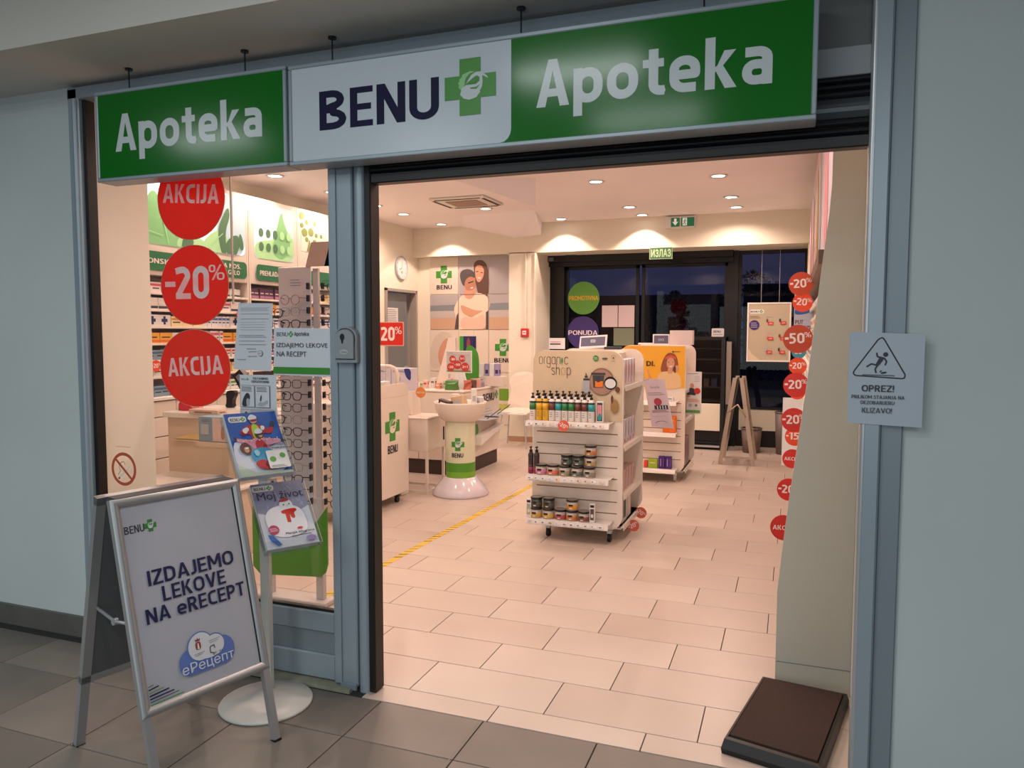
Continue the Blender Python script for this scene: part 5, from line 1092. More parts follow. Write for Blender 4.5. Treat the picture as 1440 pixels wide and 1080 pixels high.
strk('lettering', [(x, z), (x, z + hh - .01)] + arc(x + .012, z + hh - .012, .012, .012, PI, PI / 2, 4), W1, OB); x += .022
bowl_letter(x, z, ww, hh); strk('lettering', [(x + ww, z + hh), (x + ww, z - .012)] + arc(x + ww / 2, z - .012, ww / 2, .014, 0, -PI, 8), W1, OB); x += .038
bowl_letter(x, z, ww, hh); strk('lettering', [(x + ww, z), (x + ww, z + hh)], W1, OB); x += .038
strk('lettering', [(x, z)] + [(x, z + hh - .013)] + arc(x + ww / 2, z + hh - .013, ww / 2, .013, PI, 0, 8) + [(x + ww, z)], W1, OB); x += .040
a.poly('leaf_mark', smooth([(x, z), (x - .011, z + .022), (x, z + .058), (x + .011, z + .024)]), LEAF); a.line('leaf_mark', (x, z - .008), (x, z + .04), .002, OB); x += .02
strk('lettering', [(x + ww, z + hh - .010)] + arc(x + ww / 2, z + hh - .013, ww / 2, .013, .3, PI, 6) + arc(x + ww / 2, z + .013, ww / 2, .013, PI, 2 * PI - .3, 6), W1, OB)
x = -.305; z = 1.208
strk('lettering', arc(x + .012, z + .038, .011, .012, .4, PI * 1.3, 7) + arc(x + .012, z + .013, .012, .013, PI * .4, -PI * .85, 7), W1, OB); x += .036
strk('lettering', [(x, z), (x, z + .078)], W1, OB); strk('lettering', [(x, z + .036)] + arc(x + .012, z + .038, .012, .013, PI, 0, 6) + [(x + .024, z)], W1, OB); x += .040
strk('lettering', rr(x, x + .026, z, z + .052, .012, 4) + [rr(x, x + .026, z, z + .052, .012, 4)[0]], W1 * .8, mat('organic_gold', '#b89a62', .5)); x += .042
bowl_letter(x, z, ww, hh); strk('lettering', [(x, z - .025), (x, z + .052)], W1, OB)
a.poly('seal', ell(.027, 1.331, .021), GREEN); a.textlines('seal', .012, .042, 1.338, 1.324, 3, STW, .002); a.rect('seal', .075, .112, 1.325, 1.334, DGREY, .003); a.lines('seal', [((.08, 1.34), (.107, 1.34)), ((.084, 1.318), (.105, 1.318))], .0015, GREYP)
strk('seal', arc(.156, 1.335, .018, .02, .2, PI - .2, 6), .002, GREYP); a.poly('seal', [(.148, 1.33), (.156, 1.345), (.164, 1.33)], OB); a.textlines('seal', .14, .172, 1.316, 1.308, 2, GREYP, .0018)
a.poly('product_picture', ell(.072, 1.165, .092, .098, 32), mat('wood_disc', '#8a6656', .5)); a.poly('product_picture', ell(.072, 1.16, .084, .09, 32), mat('wood_disc_in', '#a78170', .5))
a.rect('product_picture', -.005, .10, 1.212, 1.228, DGREY, .004); a.poly('product_picture', [(.005, 1.21), (.092, 1.21), (.085, 1.12), (.012, 1.12)], mat('print_jar', '#3b4038', .5)); a.rect('product_picture', .025, .082, 1.125, 1.168, ORANGE, .004); a.poly('product_picture', ell(.048, 1.18, .02), DGREY)
a.poly('product_picture', ell(.137, 1.155, .047, .047), DARKER); a.poly('product_picture', ell(.137, 1.152, .039, .034), PAPERW)
a.rect('product_picture', -.062, -.018, 1.165, 1.185, DGREY); a.rect('product_picture', -.066, -.014, 1.08, 1.17, LGREY, .005); a.rect('product_picture', -.052, -.03, 1.19, 1.205, DGREY); a.rect('product_picture', -.045, -.038, 1.2, 1.222, DGREY)
a.poly('product_picture', ell(.19, 1.11, .018, .02), BROWN); a.poly('product_picture', ell(.17, .99, .03, .05), mat('almond', '#9b7a4a', .5)); a.poly('product_picture', smooth([(.15, 1.08), (.165, 1.04), (.15, 1.0), (.14, 1.04)]), mat('almond_dark', '#5c3b2c', .5)); a.poly('product_picture', ell(-.41, .95, .05, .06), mat('almond_pale', '#a89a70', .5))
for o in a.flush().values(): o.location = L
def onshelf(name, label, cat, x, y, z, group=None): return thing(name, label, cat, (x, y, z), R.uniform(-.1, .1), group)
# pump bottles
def pump_bottle(label, col, x, y, z, h_=.157, w_=.0240, group=None, low=None):
    t = onshelf('pump_bottle', label, 'bottle', x, y, z, group); c_ = mat('bottle_' + str(col), col, .35)
    body = mat('bottle_clear_white', '#e2dcd6', .3); b2 = mat('bottle_' + str(low), low, .35) if low else body
    MB().lathe([(0, 0), (w_ - .001, 0), (w_, .003), (w_, h_ - .018), (w_ - .003, h_ - .008), (w_ * .5, h_), (0, h_)], b2 if low or True and col == '#dfae2e' else body, seg=14).obj('bottle', t) if low else MB().lathe([(0, 0), (w_ - .001, 0), (w_, .003), (w_, h_ - .018), (w_ - .003, h_ - .008), (w_ * .5, h_), (0, h_)], c_ if col == '#dfae2e' else body, seg=14).obj('bottle', t)
    MB().lathe([(w_ + .0004, h_ * .48 if not low else h_ * .02), (w_ + .0006, h_ * .48 if not low else h_ * .02), (w_ + .0006, h_ * .80 if not low else h_ * .3), (w_ + .0004, h_ * .80 if not low else h_ * .3)], c_, seg=14).obj('label', t)
    MB().lathe([(w_ + .0005, h_ * .80), (w_ + .0008, h_ * .80), (w_ + .0008, h_ * .88), (w_ + .0005, h_ * .88)], DGREY, seg=14).obj('label', t)
    mb = MB(); F_ = frame((0, -w_ - .001, 0), (1, 0, 0), (0, 0, 1))
    for k in range(3): mb.add([F_(u, v, 0) for u, v in ((-.010, .03 + k * .014), (.008, .03 + k * .014), (.008, .034 + k * .014), (-.010, .034 + k * .014))], [[0, 1, 2, 3]], GREYP)
    mb.obj('print', t)
    p_ = MB().cyl((0, 0, h_), (0, 0, h_ + .016), .012, FBLACK, seg=12).cyl((0, 0, h_ + .016), (0, 0, h_ + .032), .0045, FBLACK, seg=8).box(-.008, .008, -.010, .008, h_ + .030, h_ + .040, FBLACK, .002).box(-.003, .003, -.026, -.008, h_ + .032, h_ + .038, FBLACK).obj('pump', t)
    return t
z1 = .880
seq = [('green', '#2f7a48'), ('yellow', '#dfae2e'), ('yellow', '#dfae2e'), ('brown', '#6a3a32'), ('teal', '#2f9aa0'), ('green', '#2f7a48'), ('green', '#2f7a48'), ('brown', '#6a3a32'), ('brown', '#6a3a32'), ('teal', '#2f9aa0')]
lab = ['green labelled pump bottle at the left end of the top shelf row', 'yellow pump bottle next to the leftmost green one', 'yellow pump bottle, second of the pair, fourth from the brown', 'brown labelled pump bottle right of the two yellow bottles', 'teal labelled pump bottle in the middle, between brown and green', 'left of the two neighbouring green labelled pump bottles', 'right of the two neighbouring green labelled pump bottles', 'brown labelled pump bottle right of the green pair', 'second brown labelled pump bottle, beside the right teal one', 'teal labelled pump bottle at the right end beside the tube box']
lab[2] = 'second yellow pump bottle, touching the brown one'
for i, (n_, c_) in enumerate(seq): pump_bottle(lab[i], c_, -.420 + i * .0488, 2.655, z1)
for i in range(9): pump_bottle('black topped pump bottle behind the coloured row, %s from the left' % nth(i + 1), '#6a3a32', -.40 + i * .0488, 2.705, z1, .172, group='second row of pump bottles')
t = onshelf('tube_box', 'white boxed tube with teal picture at the right of the pump bottles', 'box', .083, 2.66, z1); MB().box(-.026, .026, -.016, .016, 0, .15, PAPERW, .002).obj('carton', t)
a = Art(frame((0, -.0165, 0), (1, 0, 0), (0, 0, 1)), t); a.rect('print', -.020, .018, .01, .14, DGREY); a.rect('print', -.016, .014, .04, .125, PINK); a.poly('print', smooth([(-.014, .015), (.012, .012), (.014, .05), (0, .07), (-.014, .05)]), TEAL); a.flush()
tag_disc('shelf_disc', (-.166, 2.585, .852), .041, mat('disc_coral', '#d4604a', .5), '-20', 'coral minus 20 percent disc on the top shelf edge of the organic stand', 'y', -.5)
# burgundy bottles and jars, middle shelf
z2 = .483
for i in (0, 1): pump_bottle(('left', 'right')[i] + ' one of two tall burgundy pump bottles on the middle shelf', '#8f1f45', -.435 + i * .045, 2.66, z2, .158, .020, low='#3a2a30')
_j = {}
def jar(label, col, x, y, z, r_=.041, h_=.062, group=None, dark=False):
    t = onshelf('jar', label, 'jar', x, y, z, group); c_ = mat('jar_' + col, col, .4); b_ = mat('jar_dark', '#3a3f38', .3) if dark else mat('jar_clear', '#b3a79c', .25)
    MB().lathe([(0, 0), (r_ - .003, 0), (r_ - .001, .004), (r_, h_), (0, h_)], b_, seg=20).obj('body', t)
    MB().lathe([(r_ + .0004, .008), (r_ + .0008, .009), (r_ + .0010, h_ * .62), (r_ + .0006, h_ * .62)], c_, seg=20).obj('label', t)
    F_ = frame((0, -r_ - .0018, 0), (1, 0, 0), (0, 0, 1)); MB().add([F_(u, v, 0) for u, v in ((-.02, h_ * .5), (.012, h_ * .5), (.012, h_ * .72), (-.02, h_ * .72))], [[0, 1, 2, 3]], FBLACK).add([F_(u, v, 0) for u, v in ((-.014, h_ * .2), (.006, h_ * .2), (.006, h_ * .3), (-.014, h_ * .3))], [[0, 1, 2, 3]], STW).obj('print', t)
    MB().lathe([(r_ + .001, h_), (r_ + .003, h_ + .001), (r_ + .003, h_ + .012), (r_ + .0005, h_ + .0135)], FBLACK, seg=20).obj('lid', t)
    MB().lathe([(0, h_ + .0125), (r_, h_ + .0125)], mat('lid_top', '#7b756c', .35), seg=20).obj('lid_disc', t)
    return t
JX = [-.352, -.262, -.172, -.082, .010]
jc = [('#c47a9c', 'pink'), ('#cf6a50', 'salmon'), ('#8f8a6a', 'olive'), ('#5f6a60', 'grey green'), ('#8a8478', 'grey')]
for i, x in enumerate(JX): jar('%s labelled jar in the front row of the middle shelf' % jc[i][1], jc[i][0], x, 2.650, z2)
for i, x in enumerate(JX):
    jar(['grey jar behind the pink jar on the middle shelf', 'grey jar behind the salmon jar on the middle shelf', 'dark bottom jar behind the olive jar', 'dark bottom jar behind the grey green jar', 'pale bottom jar behind the grey jar'][i], ('#9a8f84', '#9a8f84', '#5f6a60', '#5f6a60', '#b08a5a')[i], x + .02, 2.736 - .03 if False else 2.7, z2) if False else None
ST = [(-.155, '#4d554c', 'dark grey jar stacked above the olive jar', True), (-.068, '#59615a', 'dark grey jar stacked above the grey green jar', True), (.022, '#a8935f', 'middle jar of the tallest stack on the middle shelf', False)]
for x, c_, l_, d_ in ST: jar(l_, c_, x - .008, 2.668, z2 + .0765, dark=d_)
jar('topmost jar of the tallest stack on the middle shelf', '#b8763e', .014, 2.668, z2 + .153)
# lower shelf jars
z3 = .160
LJ = [(-.39, '#c89a3e', 'lower jar of the yellow stack at the left of the bottom shelf', 0, 1), (-.388, '#4a4438', 'upper dark jar on the left yellow stack of the bottom shelf', 1, 1), (-.296, '#c8a04a', 'lower jar of the second yellow stack on the bottom shelf', 0, 1), (-.293, '#4f4636', 'upper dark jar of the second yellow stack on the bottom shelf', 1, 1),
      (-.205, '#a84a52', 'single rose red labelled jar on the bottom shelf', 0, 0), (-.118, '#c07a35', 'lower orange labelled jar of the right stack, bottom shelf', 0, 0), (-.116, '#d08a2a', 'upper bright orange labelled jar of the right stack, bottom shelf', 1, 0), (-.028, '#7a4a3c', 'single dark brown labelled jar on the bottom shelf', 0, 0)]
for x, c_, l_, k, big in LJ: jar(l_, c_, x, 2.652 + .004 * k, z3 + k * .0765, dark=(k == 1 and big))
for i, (x, l_) in enumerate(((-.440, 'white boxed tube at the left end of the bottom shelf'), (.038, 'white boxed tube at the right end of the bottom shelf'))):
    t = onshelf('tube_box', l_, 'box', x, 2.640, z3); MB().box(-.019, .019, -.016, .016, 0, .135, PAPERW, .002).obj('carton', t)
    a = Art(frame((0, -.0165, 0), (1, 0, 0), (0, 0, 1)), t); a.rect('print', -.014, .014, .11, .128, FBLACK); a.rect('print', -.013, .013, .02, .10, (mat('print_sage', '#a8a88a', .5), mat('print_coffee', '#5a4038', .5))[i]); a.poly('print', ell(0, .05, .009, .014), PAPERW); a.flush()
# price rail inserts
for zz in (.858, .461, .138):
    t = thing('price_label_strip', 'row of small price labels on the %s shelf rail of the organic stand' % {.858: 'top', .461: 'middle', .138: 'bottom'}[zz], 'price labels', (-.15, 2.603, zz))
    a = Art(lambda u, v, n_: Vector((u, -.006 + v * -.5 - n_ * .9 + .002, v)) if False else Vector((u, (v - .0) * .55 - .0035 - n_, v)), t)
    R2 = random.Random(int(zz * 1000))
    for k in range(11): x = -.29 + k * .053; a.rect('price_card', x, x + R2.uniform(.03, .045), -.009, .010, R2.choice((PAPERW, PAPER, PAPERW, mat('card_cream', '#cfc2ae', .5)))); a.rect('print', x + .004, x + R2.uniform(.012, .028), -.005, .003, R2.choice((GREYP, BROWN, LGREY, GREYP))); a.n -= .0008
    a.flush()
# side shelf goods of the organic gondola (cartons standing on the right side)
def carton(name, label, cat, x, y, z, wx, wy, h_, m, prints=(), group=None, rot=0):
    t = thing(name, label, cat, (x, y, z), rot, group); MB().box(-wx / 2, wx / 2, -wy / 2, wy / 2, 0, h_, m, .0015).obj('carton', t)
    a = Art(frame((0, -wy / 2 - .0003, 0), (1, 0, 0), (0, 0, 1)), t); a2 = Art(frame((wx / 2 + .0003, 0, 0), (0, 1, 0), (0, 0, 1)), t)
    for u0, u1, v0, v1, pm in prints:
        a.rect('print', u0 * wx, u1 * wx, v0 * h_, v1 * h_, pm); a2.rect('side_print', u0 * wy, u1 * wy, v0 * h_, v1 * h_, pm)
    a.flush(); a2.flush(); return t
MIN = mat('mint_white', '#d2cbd2', .5)
for zi, (z, h_) in enumerate(((1.126, .19), (.691, .18), (.336, .16))):
    for k in range(5):
        carton('care_carton', ('red and white slim carton, top side shelf of organic stand', 'pink and white slim carton, second side shelf of organic stand', 'pale slim carton, third side shelf of organic stand')[zi] + ', %s from the front' % nth(k + 1), 'box', .165, 2.86 + k * .105, z, .07, .06, h_, (MIN, MIN, mat('pale_rose', '#d6bdb8', .5))[zi],
               ((( -.3, -.1, .1, .9, RED), (.1, .3, .3, .8, PINK)), ((-.4, .0, .05, .2, RED), (.1, .3, .3, .9, GREYP)), ((-.3, -.2, .1, .8, PINK), (.1, .2, .1, .9, RED)))[zi], 'slim cartons on side shelf %s' % ('top', 'second', 'third')[zi])
carton('gift_box', 'white box with dark green print on the lowest side shelf', 'box', .165, 2.95, .111, .08, .16, .2, PAPERW, ((-.3, .3, .15, .85, mat('deep_green', '#1f4a36', .5)),))
carton('gift_box', 'white box with red rim beside the green printed box, lowest side shelf', 'box', .160, 3.14, .111, .08, .14, .21, PAPERW, ((-.45, -.38, .05, .95, RED), (.38, .45, .05, .95, RED)))
for i, (y, z, rt_) in enumerate(((3.0, .09, .5), (3.3, .12, -.6))): tag_disc('shelf_disc', (.262, y, z - .02), .045, mat('disc_coral', '#d4604a'), '-20', ('coral disc hanging at the near foot of the organic stand side', 'coral disc hanging at the far foot of the organic stand side')[i], 'y', rt_)
# items standing on top of the organic gondola
t = thing('tablet_frame', 'white framed small display card leaning on top of the organic stand', 'display card', (-.14, 3.3, 1.387)); MB().prism([(-.11, 0), (.11, .012), (.112, .115), (-.108, .10)], frame((0, 0, 0), (1, 0, 0), (0, .25, 1)), -.012, 0, PAPERW).obj('card', t)
a = Art(frame((0, 0, 0), (1, 0, 0), (0, .25, 1)), t); a.poly('print', [(-.098, .016), (.098, .028), (.098, .10), (-.098, .088)], mat('slate_violet', '#56546e', .4)); a.rect('print', -.02, .02, .05, .075, LGREY, .005); a.text('lettering', '51', -.008, .008, .056, .069, DGREY); a.flush()
t = thing('text_card', 'small white text card on the left top of the organic stand', 'display card', (-.375, 3.1, 1.387)); MB().box(-.066, .066, 0, .002, 0, .085, PAPERW).obj('card', t); a = Art(frame((0, -.001, 0), (1, 0, 0), (0, 0, 1)), t); a.textlines('lettering', -.055, .05, .055, .055, 1, PINK, .006); a.textlines('lettering', -.055, .05, .038, .038, 1, DGREY, .009); a.flush()
carton('flat_box', 'flat dark box lying on top of the organic stand', 'box', .06, 3.15, 1.3865, .12, .1, .02, DGREY)
# hanging white leaflet with red seal between the two gondolas
t = thing('hanging_leaflet', 'tall tilted white leaflet with red seal between the two gondolas', 'leaflet', (.31, 3.75, .93)); F = frame((0, 0, 0), (1, .15, .05), (-.19, 0, 1))
MB().prism([(-.085, -.2), (.095, -.22), (.085, .2), (-.085, .21)], F, -.002, 0, mat('leaflet_lilac', '#c4b4bd', .5)).obj('sheet', t)
a = Art(F, t); a.text('lettering', 'Eucerin', -.04, .03, .125, .145, GREYP); a.textlines('lettering', -.07, .07, .085, .07, 2, GREYP, .004); a.poly('seal', ell(.0, .01, .032), mat('seal_red', '#a33246', .5)); a.rect('bottle_row', -.035, .075, -.055, -.02, DGREY); a.lines('bottle_row', [((-.01 + k * .022, -.052), (-.01 + k * .022, -.024)) for k in range(4)], .006, PAPERW); a.textlines('lettering', -.06, .08, -.065, -.075, 2, BROWN, .004); a.textlines('lettering', -.07, .075, -.11, -.11, 1, LGREY, .003); a.poly('arc_print', arc(0, -.17, .05, .02, 0, PI, 8) + arc(0, -.17, .045, .016, PI, 0, 8), GREYP); a.flush()
tag(MB().cyl((.235, 3.75, 1.13), (.24, 3.46, 1.13), .003, ACRYL, seg=6).obj('leaflet_holder_arm'), 'thin clear arm holding the tilted leaflet to the organic stand', 'holder')

# second gondola
t, L = gondola('second white rolling gondola with the yellow poster of a woman in a headband', -.32, .345, 5.2, 5.92, (.818, .50, .13), (.93, .62, .11), [.795, .705, .622, .538, .46, .387, .303, .22], True)
F = frame((0, 5.198, 0), (1, 0, 0), (0, 0, 1))
o = MB().prism(rr(-.31, .338, .954, 1.378, .07, 6, (0, 0, 0, 1)), F, 0, .003, mat('poster_yellow', '#e3a62c', .45)).obj('poster_card', t); o.location = L
a = Art(F, t, .0005, .0036)
def wm(P_): return [(-.146 + (x - 850) * .001497, 1.369 - (y - 180) * .00148) for x, y in P_]
YB = mat('blouse_cream', '#d9b88c', .5); RH = mat('auburn_hair', '#8a4a2c', .5)
a.poly('photo_print', smooth(wm([(1030, 255), (1060, 215), (1105, 225), (1125, 265), (1130, 320), (1110, 355), (1090, 340), (1040, 370), (1008, 350), (1015, 300)])), RH)
a.poly('photo_print', smooth(wm([(1000, 355), (1060, 345), (1130, 360), (1150, 400), (1150, 470), (975, 470), (985, 400)])), YB); a.poly('photo_print', wm([(1058, 330), (1090, 330), (1088, 362), (1060, 362)]), SKIN)
a.poly('photo_print', ell(*wm([(1077, 292)])[0], .040, .062), SKIN); a.poly('photo_print', smooth(wm([(1038, 252), (1075, 232), (1115, 250), (1112, 266), (1075, 250), (1042, 270)])), mat('headband_coral', '#c4553c', .5))
a.poly('photo_print', smooth(wm([(1062, 308), (1078, 312), (1094, 305), (1080, 322)])), PAPERW); a.poly('photo_print', ell(*wm([(1064, 285)])[0], .006, .004), DGREY); a.poly('photo_print', ell(*wm([(1092, 283)])[0], .006, .004), DGREY); a.poly('photo_print', smooth(wm([(1110, 300), (1135, 310), (1128, 350), (1108, 345)])), SKIN)
a.poly('photo_print', smooth(wm([(1095, 310), (1115, 315), (1112, 362), (1098, 350)])), mat('glove_plum', '#5a2f30', .5))
a.text('lettering', 'DI.', *(wm([(913, 312)])[0][0], wm([(972, 312)])[0][0]), wm([(0, 312)])[0][1], wm([(0, 278)])[0][1], mat('print_olive', '#3f2c10', .5), .03); a.line('branch', wm([(920, 335)])[0], wm([(948, 415)])[0], .012, SKIN); a.line('lettering', wm([(1092, 212)])[0], wm([(1140, 212)])[0], .006, BROWN)
a.poly('lettering', smooth(wm([(1085, 207), (1098, 207), (1100, 218), (1088, 218)])), DGREY)
for o in a.flush().values(): o.location = L
carton('orange_bag', 'bright orange bag on the middle shelf of the yellow poster stand', 'bag', .205, 5.13, .508, .13, .06, .165, mat('bag_orange', '#e06a10', .4, noise=.2, nscale=40), ((-.35, .35, .7, .78, YELLOW),))
carton('medicine_carton', 'lime green carton on the bottom shelf of the yellow poster stand', 'box', .045, 5.12, .138, .09, .05, .09, mat('carton_lime', '#9ab82c', .4), ((-.3, .3, .55, .65, STW),))
carton('medicine_carton', 'small orange red carton left of the lime green one', 'box', -.03, 5.13, .138, .035, .05, .07, REDO)
for i in (0, 1): carton('medicine_carton', ('left', 'right')[i] + ' of two deep purple cartons on the bottom shelf', 'box', .133 + i * .068, 5.12, .138, .062, .05, .125, mat('carton_purple', '#45187a', .4), ((-.2, -.08, .2, .8, LGREY), (.25, .35, .2, .8, mat('carton_violet', '#7a4aa8', .4))))
for i, (x, w_, m_) in enumerate(((.12, .05, PAPERW), (.20, .08, PAPERW), (.07, .04, LEAF))): carton('medicine_carton', ('flat white carton on the upper shelf under the yellow poster', 'wider white carton right of the flat white carton, upper shelf', 'small green carton on the upper shelf under the yellow poster')[i], 'box', x, 5.13, .826, w_, .04, .045, m_, ((-.3, .3, .4, .6, GREYP),))
for k in range(4):
    for zi, z in enumerate((.621, .111)): carton('care_carton', ('grey white carton, upper side shelf of yellow poster stand', 'pink grey carton, lower side shelf of yellow poster stand')[zi] + ', %s from front' % nth(k + 1), 'box', .285, 5.33 + k * .13, z, .07, .08, (.22, .3)[zi], (MIN, mat('carton_mauve', '#a8949a', .5))[zi], ((-.3, .1, .3, .8, GREYP), (.2, .3, .1, .9, PINK)), ('side cartons upper', 'side cartons lower')[zi])
t = thing('side_card', 'white leaflet with a man in black and green foot on the second gondola side', 'leaflet', (.395, 5.45, .67)); MB().box(-.085, .082, 0, .003, 0, .44, PAPERW).obj('sheet', t)
a = Art(frame((0, -.001, 0), (1, 0, 0), (0, 0, 1)), t); a.textlines('lettering', -.07, .07, .42, .42, 1, GREYP, .005); a.textlines('lettering', .01, .07, .39, .34, 4, LGREY, .004); a.poly('photo_print', smooth([(-.07, .19), (-.06, .26), (-.03, .275), (.02, .26), (.03, .19), (-.02, .2)]), DGREY); a.poly('photo_print', ell(-.015, .295, .02, .026), SKIN); a.poly('photo_print', smooth([(-.07, .2), (-.04, .19), (-.02, .175), (-.06, .17)]), SKIN); a.poly('seal', ell(.04, .24, .032), RED); a.textlines('lettering', -.07, .07, .155, .13, 3, ORANGE, .004); a.poly('photo_print', ell(-.03, .09, .018), LGREY); a.poly('photo_print', ell(.03, .09, .014), GREYP); a.rect('green_foot', -.075, .07, .01, .04, LEAF); a.flush()
carton('display_box', 'plain white box on top of the second gondola', 'box', .262, 5.5, 1.387, .235, .12, .15, mat('box_pinkish', '#cfc0c0', .5))
t = thing('tablet_frame', 'small framed dark card on top of the second gondola', 'display card', (.045, 5.5, 1.387)); MB().box(-.088, .088, 0, .01, 0, .11, PAPERW, .002).obj('frame', t); a = Art(frame((0, -.001, 0), (1, 0, 0), (0, 0, 1)), t); a.rect('print', -.075, .075, .012, .098, mat('slate_violet', '#56546e')); a.text('lettering', '5X5', -.03, .03, .04, .065, LGREY, .02); a.flush()
carton('flat_box', 'flat pale box on the left top of the second gondola', 'box', -.12, 5.5, 1.3865, .14, .1, .018, PAPERW)
# ------------------------------------------------------------------ display fridge, A-frame, bins
t = thing('display_fridge', 'dark open cooler with glass front and cream lower panel by the rear doors', 'cooler', (.2, 7.62, 0)); L = (-.2, -7.62, 0)
def Q3(n_, mb): o = mb.obj(n_, t); o.location = L; return o
DB = mat('fridge_interior', '#2c1f1c', .6)
Q3('back', MB().box(-.16, .52, 7.84, 7.855, .3, 1.45, DB)); Q3('side', MB().box(-.18, -.15, 7.42, 7.86, 0, 1.45, DARKER)); Q3('side', MB().box(.50, .55, 7.40, 7.86, 0, 1.45, DARKM, .004)); Q3('top', MB().box(-.18, .55, 7.42, 7.86, 1.42, 1.46, DARKER))
for z in (.62, .80, .98, 1.16, 1.30): Q3('shelf', MB().box(-.15, .50, 7.50, 7.84, z, z + .012, mat('fridge_shelf', '#4a3a34', .5)))
Q3('front_panel', MB().box(-.15, .50, 7.42, 7.45, .25, .60, CREAM, .004)); Q3('base', MB().box(-.15, .50, 7.46, 7.84, .02, .25, DARKER)); Q3('kick_rail', MB().box(-.15, .50, 7.42, 7.45, .035, .06, ALU_L)); Q3('kick_rail', MB().box(-.15, .50, 7.42, 7.45, .09, .105, DARKM))
Q3('price_column', MB().box(.565, .625, 7.42, 7.44, .6, 1.40, mat('label_column', '#8a8078', .5))); Q3('pane', MB().add([(-.15, 7.46, .6), (.50, 7.46, .6), (.50, 7.46, 1.42), (-.15, 7.46, 1.42)], [[0, 1, 2, 3]], DGLASS)); Q3('leg', MB().box(.565, .6, 7.42, 7.5, 0, .6, DARKM))
for i in range(6):
    tag(MB().box(-.13 + i * .1, -.06 + i * .1, 7.56, 7.66, .813, .92, (mat('fridge_pack', '#6a4a40', .5), mat('fridge_pack_b', '#3a3f5a', .5))[i % 2], .003).obj('chilled_pack'), ('brown pack', 'blue grey pack')[i % 2] + ' on the second cooler shelf, %s from the left' % nth(i + 1), 'pack', 'packs in the cooler')
t = thing('folding_board', 'aluminium A-frame board standing sideways in front of the rear window', 'sandwich board', (.78, 6.62, 0))
H2, sp_, dp = 1.0, .205, .34
AF = mat('aframe_alu', '#b5a292', .35, .4)
for sx in (-1, 1):
    for y in (-.24, .24):
        MB().prism([(sp_, 0), (sp_ - .045, 0), (.012, H2), (.058, H2)] if sx > 0 else [(-sp_ + .045, 0), (-sp_, 0), (-.058, H2), (-.012, H2)], lambda u, v, n_, y=y: (u, y + n_, v), -.012, .012, AF).obj('leg', t)
    Fp = lambda u, v, n_, sx=sx: (sx * (.03 + (H2 - v) * .163) + n_, u, v)
    MB().prism([(-.225, .30), (.225, .30), (.225, .97), (-.225, .97)], Fp, -.005, .005, mat('dull_panel', '#7f7772', .5)).obj('panel', t)
    for z in (.285, .975): MB().prism([(-.24, z - .015), (.24, z - .015), (.24, z + .015), (-.24, z + .015)], Fp, -.010, .010, AF).obj('rail', t)
MB().tube([(-.115, -.26, .60), (.0, -.26, .70)], .008, AF, 6).tube([(.0, -.26, .70), (.09, -.26, .56)], .008, AF, 6).obj('brace', t)
MB().box(-.18, .18, -.235, -.22, .075, .095, AF).obj('cross_bar', t)
for i, (x, r_, h_, lab) in enumerate(((.89, .125, .30, 'short brown grey waste bin behind the folding board'), (1.28, .115, .52, 'taller grey waste bin beside the lower discs'))):
    t = thing('waste_bin', lab, 'bin', (x, 7.42, 0)); BM = mat('bin_grey_%d' % i, ('#6a5c54', '#6f655f')[i], .5)
    MB().lathe([(0, .003), (r_ * .82, 0), (r_, h_), (r_ - .006, h_), (r_ * .8, .01), (0, .012)], BM, seg=28).obj('body', t); MB().lathe([(r_ - .008, h_), (r_ + .006, h_), (r_ + .006, h_ + .014), (r_ - .008, h_ + .014)], BM, seg=28).obj('rim', t)
# chair
t = thing('chair', 'white shell chair with thin chrome legs beside the photo wall', 'chair', (-2.07, 6.86, 0))
CH = mat('chair_white', '#d8cdbf', .35)
prof = smooth([(-.19, .49), (.19, .49), (.205, .60), (.15, .72), (.205, .84), (.17, .94), (.0, .99), (-.17, .94), (-.205, .84), (-.15, .72), (-.205, .60)], 2)
MB().prism(prof, lambda u, v, n_: (u, .20 + (v - .5) * .16 - .25 * u * u * -1 * -.8 + n_, v), 0, .012, CH).obj('backrest', t)
MB().prism(smooth([(-.2, -.2), (.2, -.2), (.22, .0), (.19, .2), (-.19, .2), (-.22, 0)], 2), lambda u, v, n_: (u, v, .455 + (.02 if v < -.15 else 0) * -1 + n_ + .25 * max(0, v - .08)), 0, .014, CH).obj('seat', t)
for sx in (-1, 1):
    for y0, y1 in ((-.14, -.22), (.12, .22)): MB().cyl((sx * .15, y0, .455), (sx * .215, y1, 0), .009, ALU_L, seg=8).obj('leg', t)
MB().cyl((-.15, -.14, .452), (.15, -.14, .452), .008, ALU_L, seg=8).cyl((-.15, .12, .452), (.15, .12, .452), .008, ALU_L, seg=8).obj('frame_bar', t)
t = thing('chair', 'white chair partly hidden behind the left edge of the organic stand', 'chair', (-1.62, 7.0, 0))
# floor tape
t = thing('floor_tape', 'yellow and black hazard tape stuck along the shop floor', 'tape', (-1.08, 3.0, 0)); MB().box(-.025, .025, -2.6, 1.62, .0005, .0012, mat('tape_yellow', '#d9b42c', .5)).obj('tape', t)
mb = MB(); R = random.Random(9)
for k in range(60):
    y = -2.55 + k * .07
    if R.random() < .8: mb.add([(-.025, y, .0016), (.025, y + .03, .0016), (.025, y + .05, .0016), (-.025, y + .02, .0016)], [[0, 1, 2, 3]], mat('tape_stripe', '#5e4a22', .6) if R.random() < .5 else mat('tape_worn', '#9a8630', .6))
mb.obj('stripes', t); t.rotation_euler = (0, 0, -.028)
bpy.data.objects.remove([o for o in C.objects if o.get('label', '').startswith('white chair partly')][0])
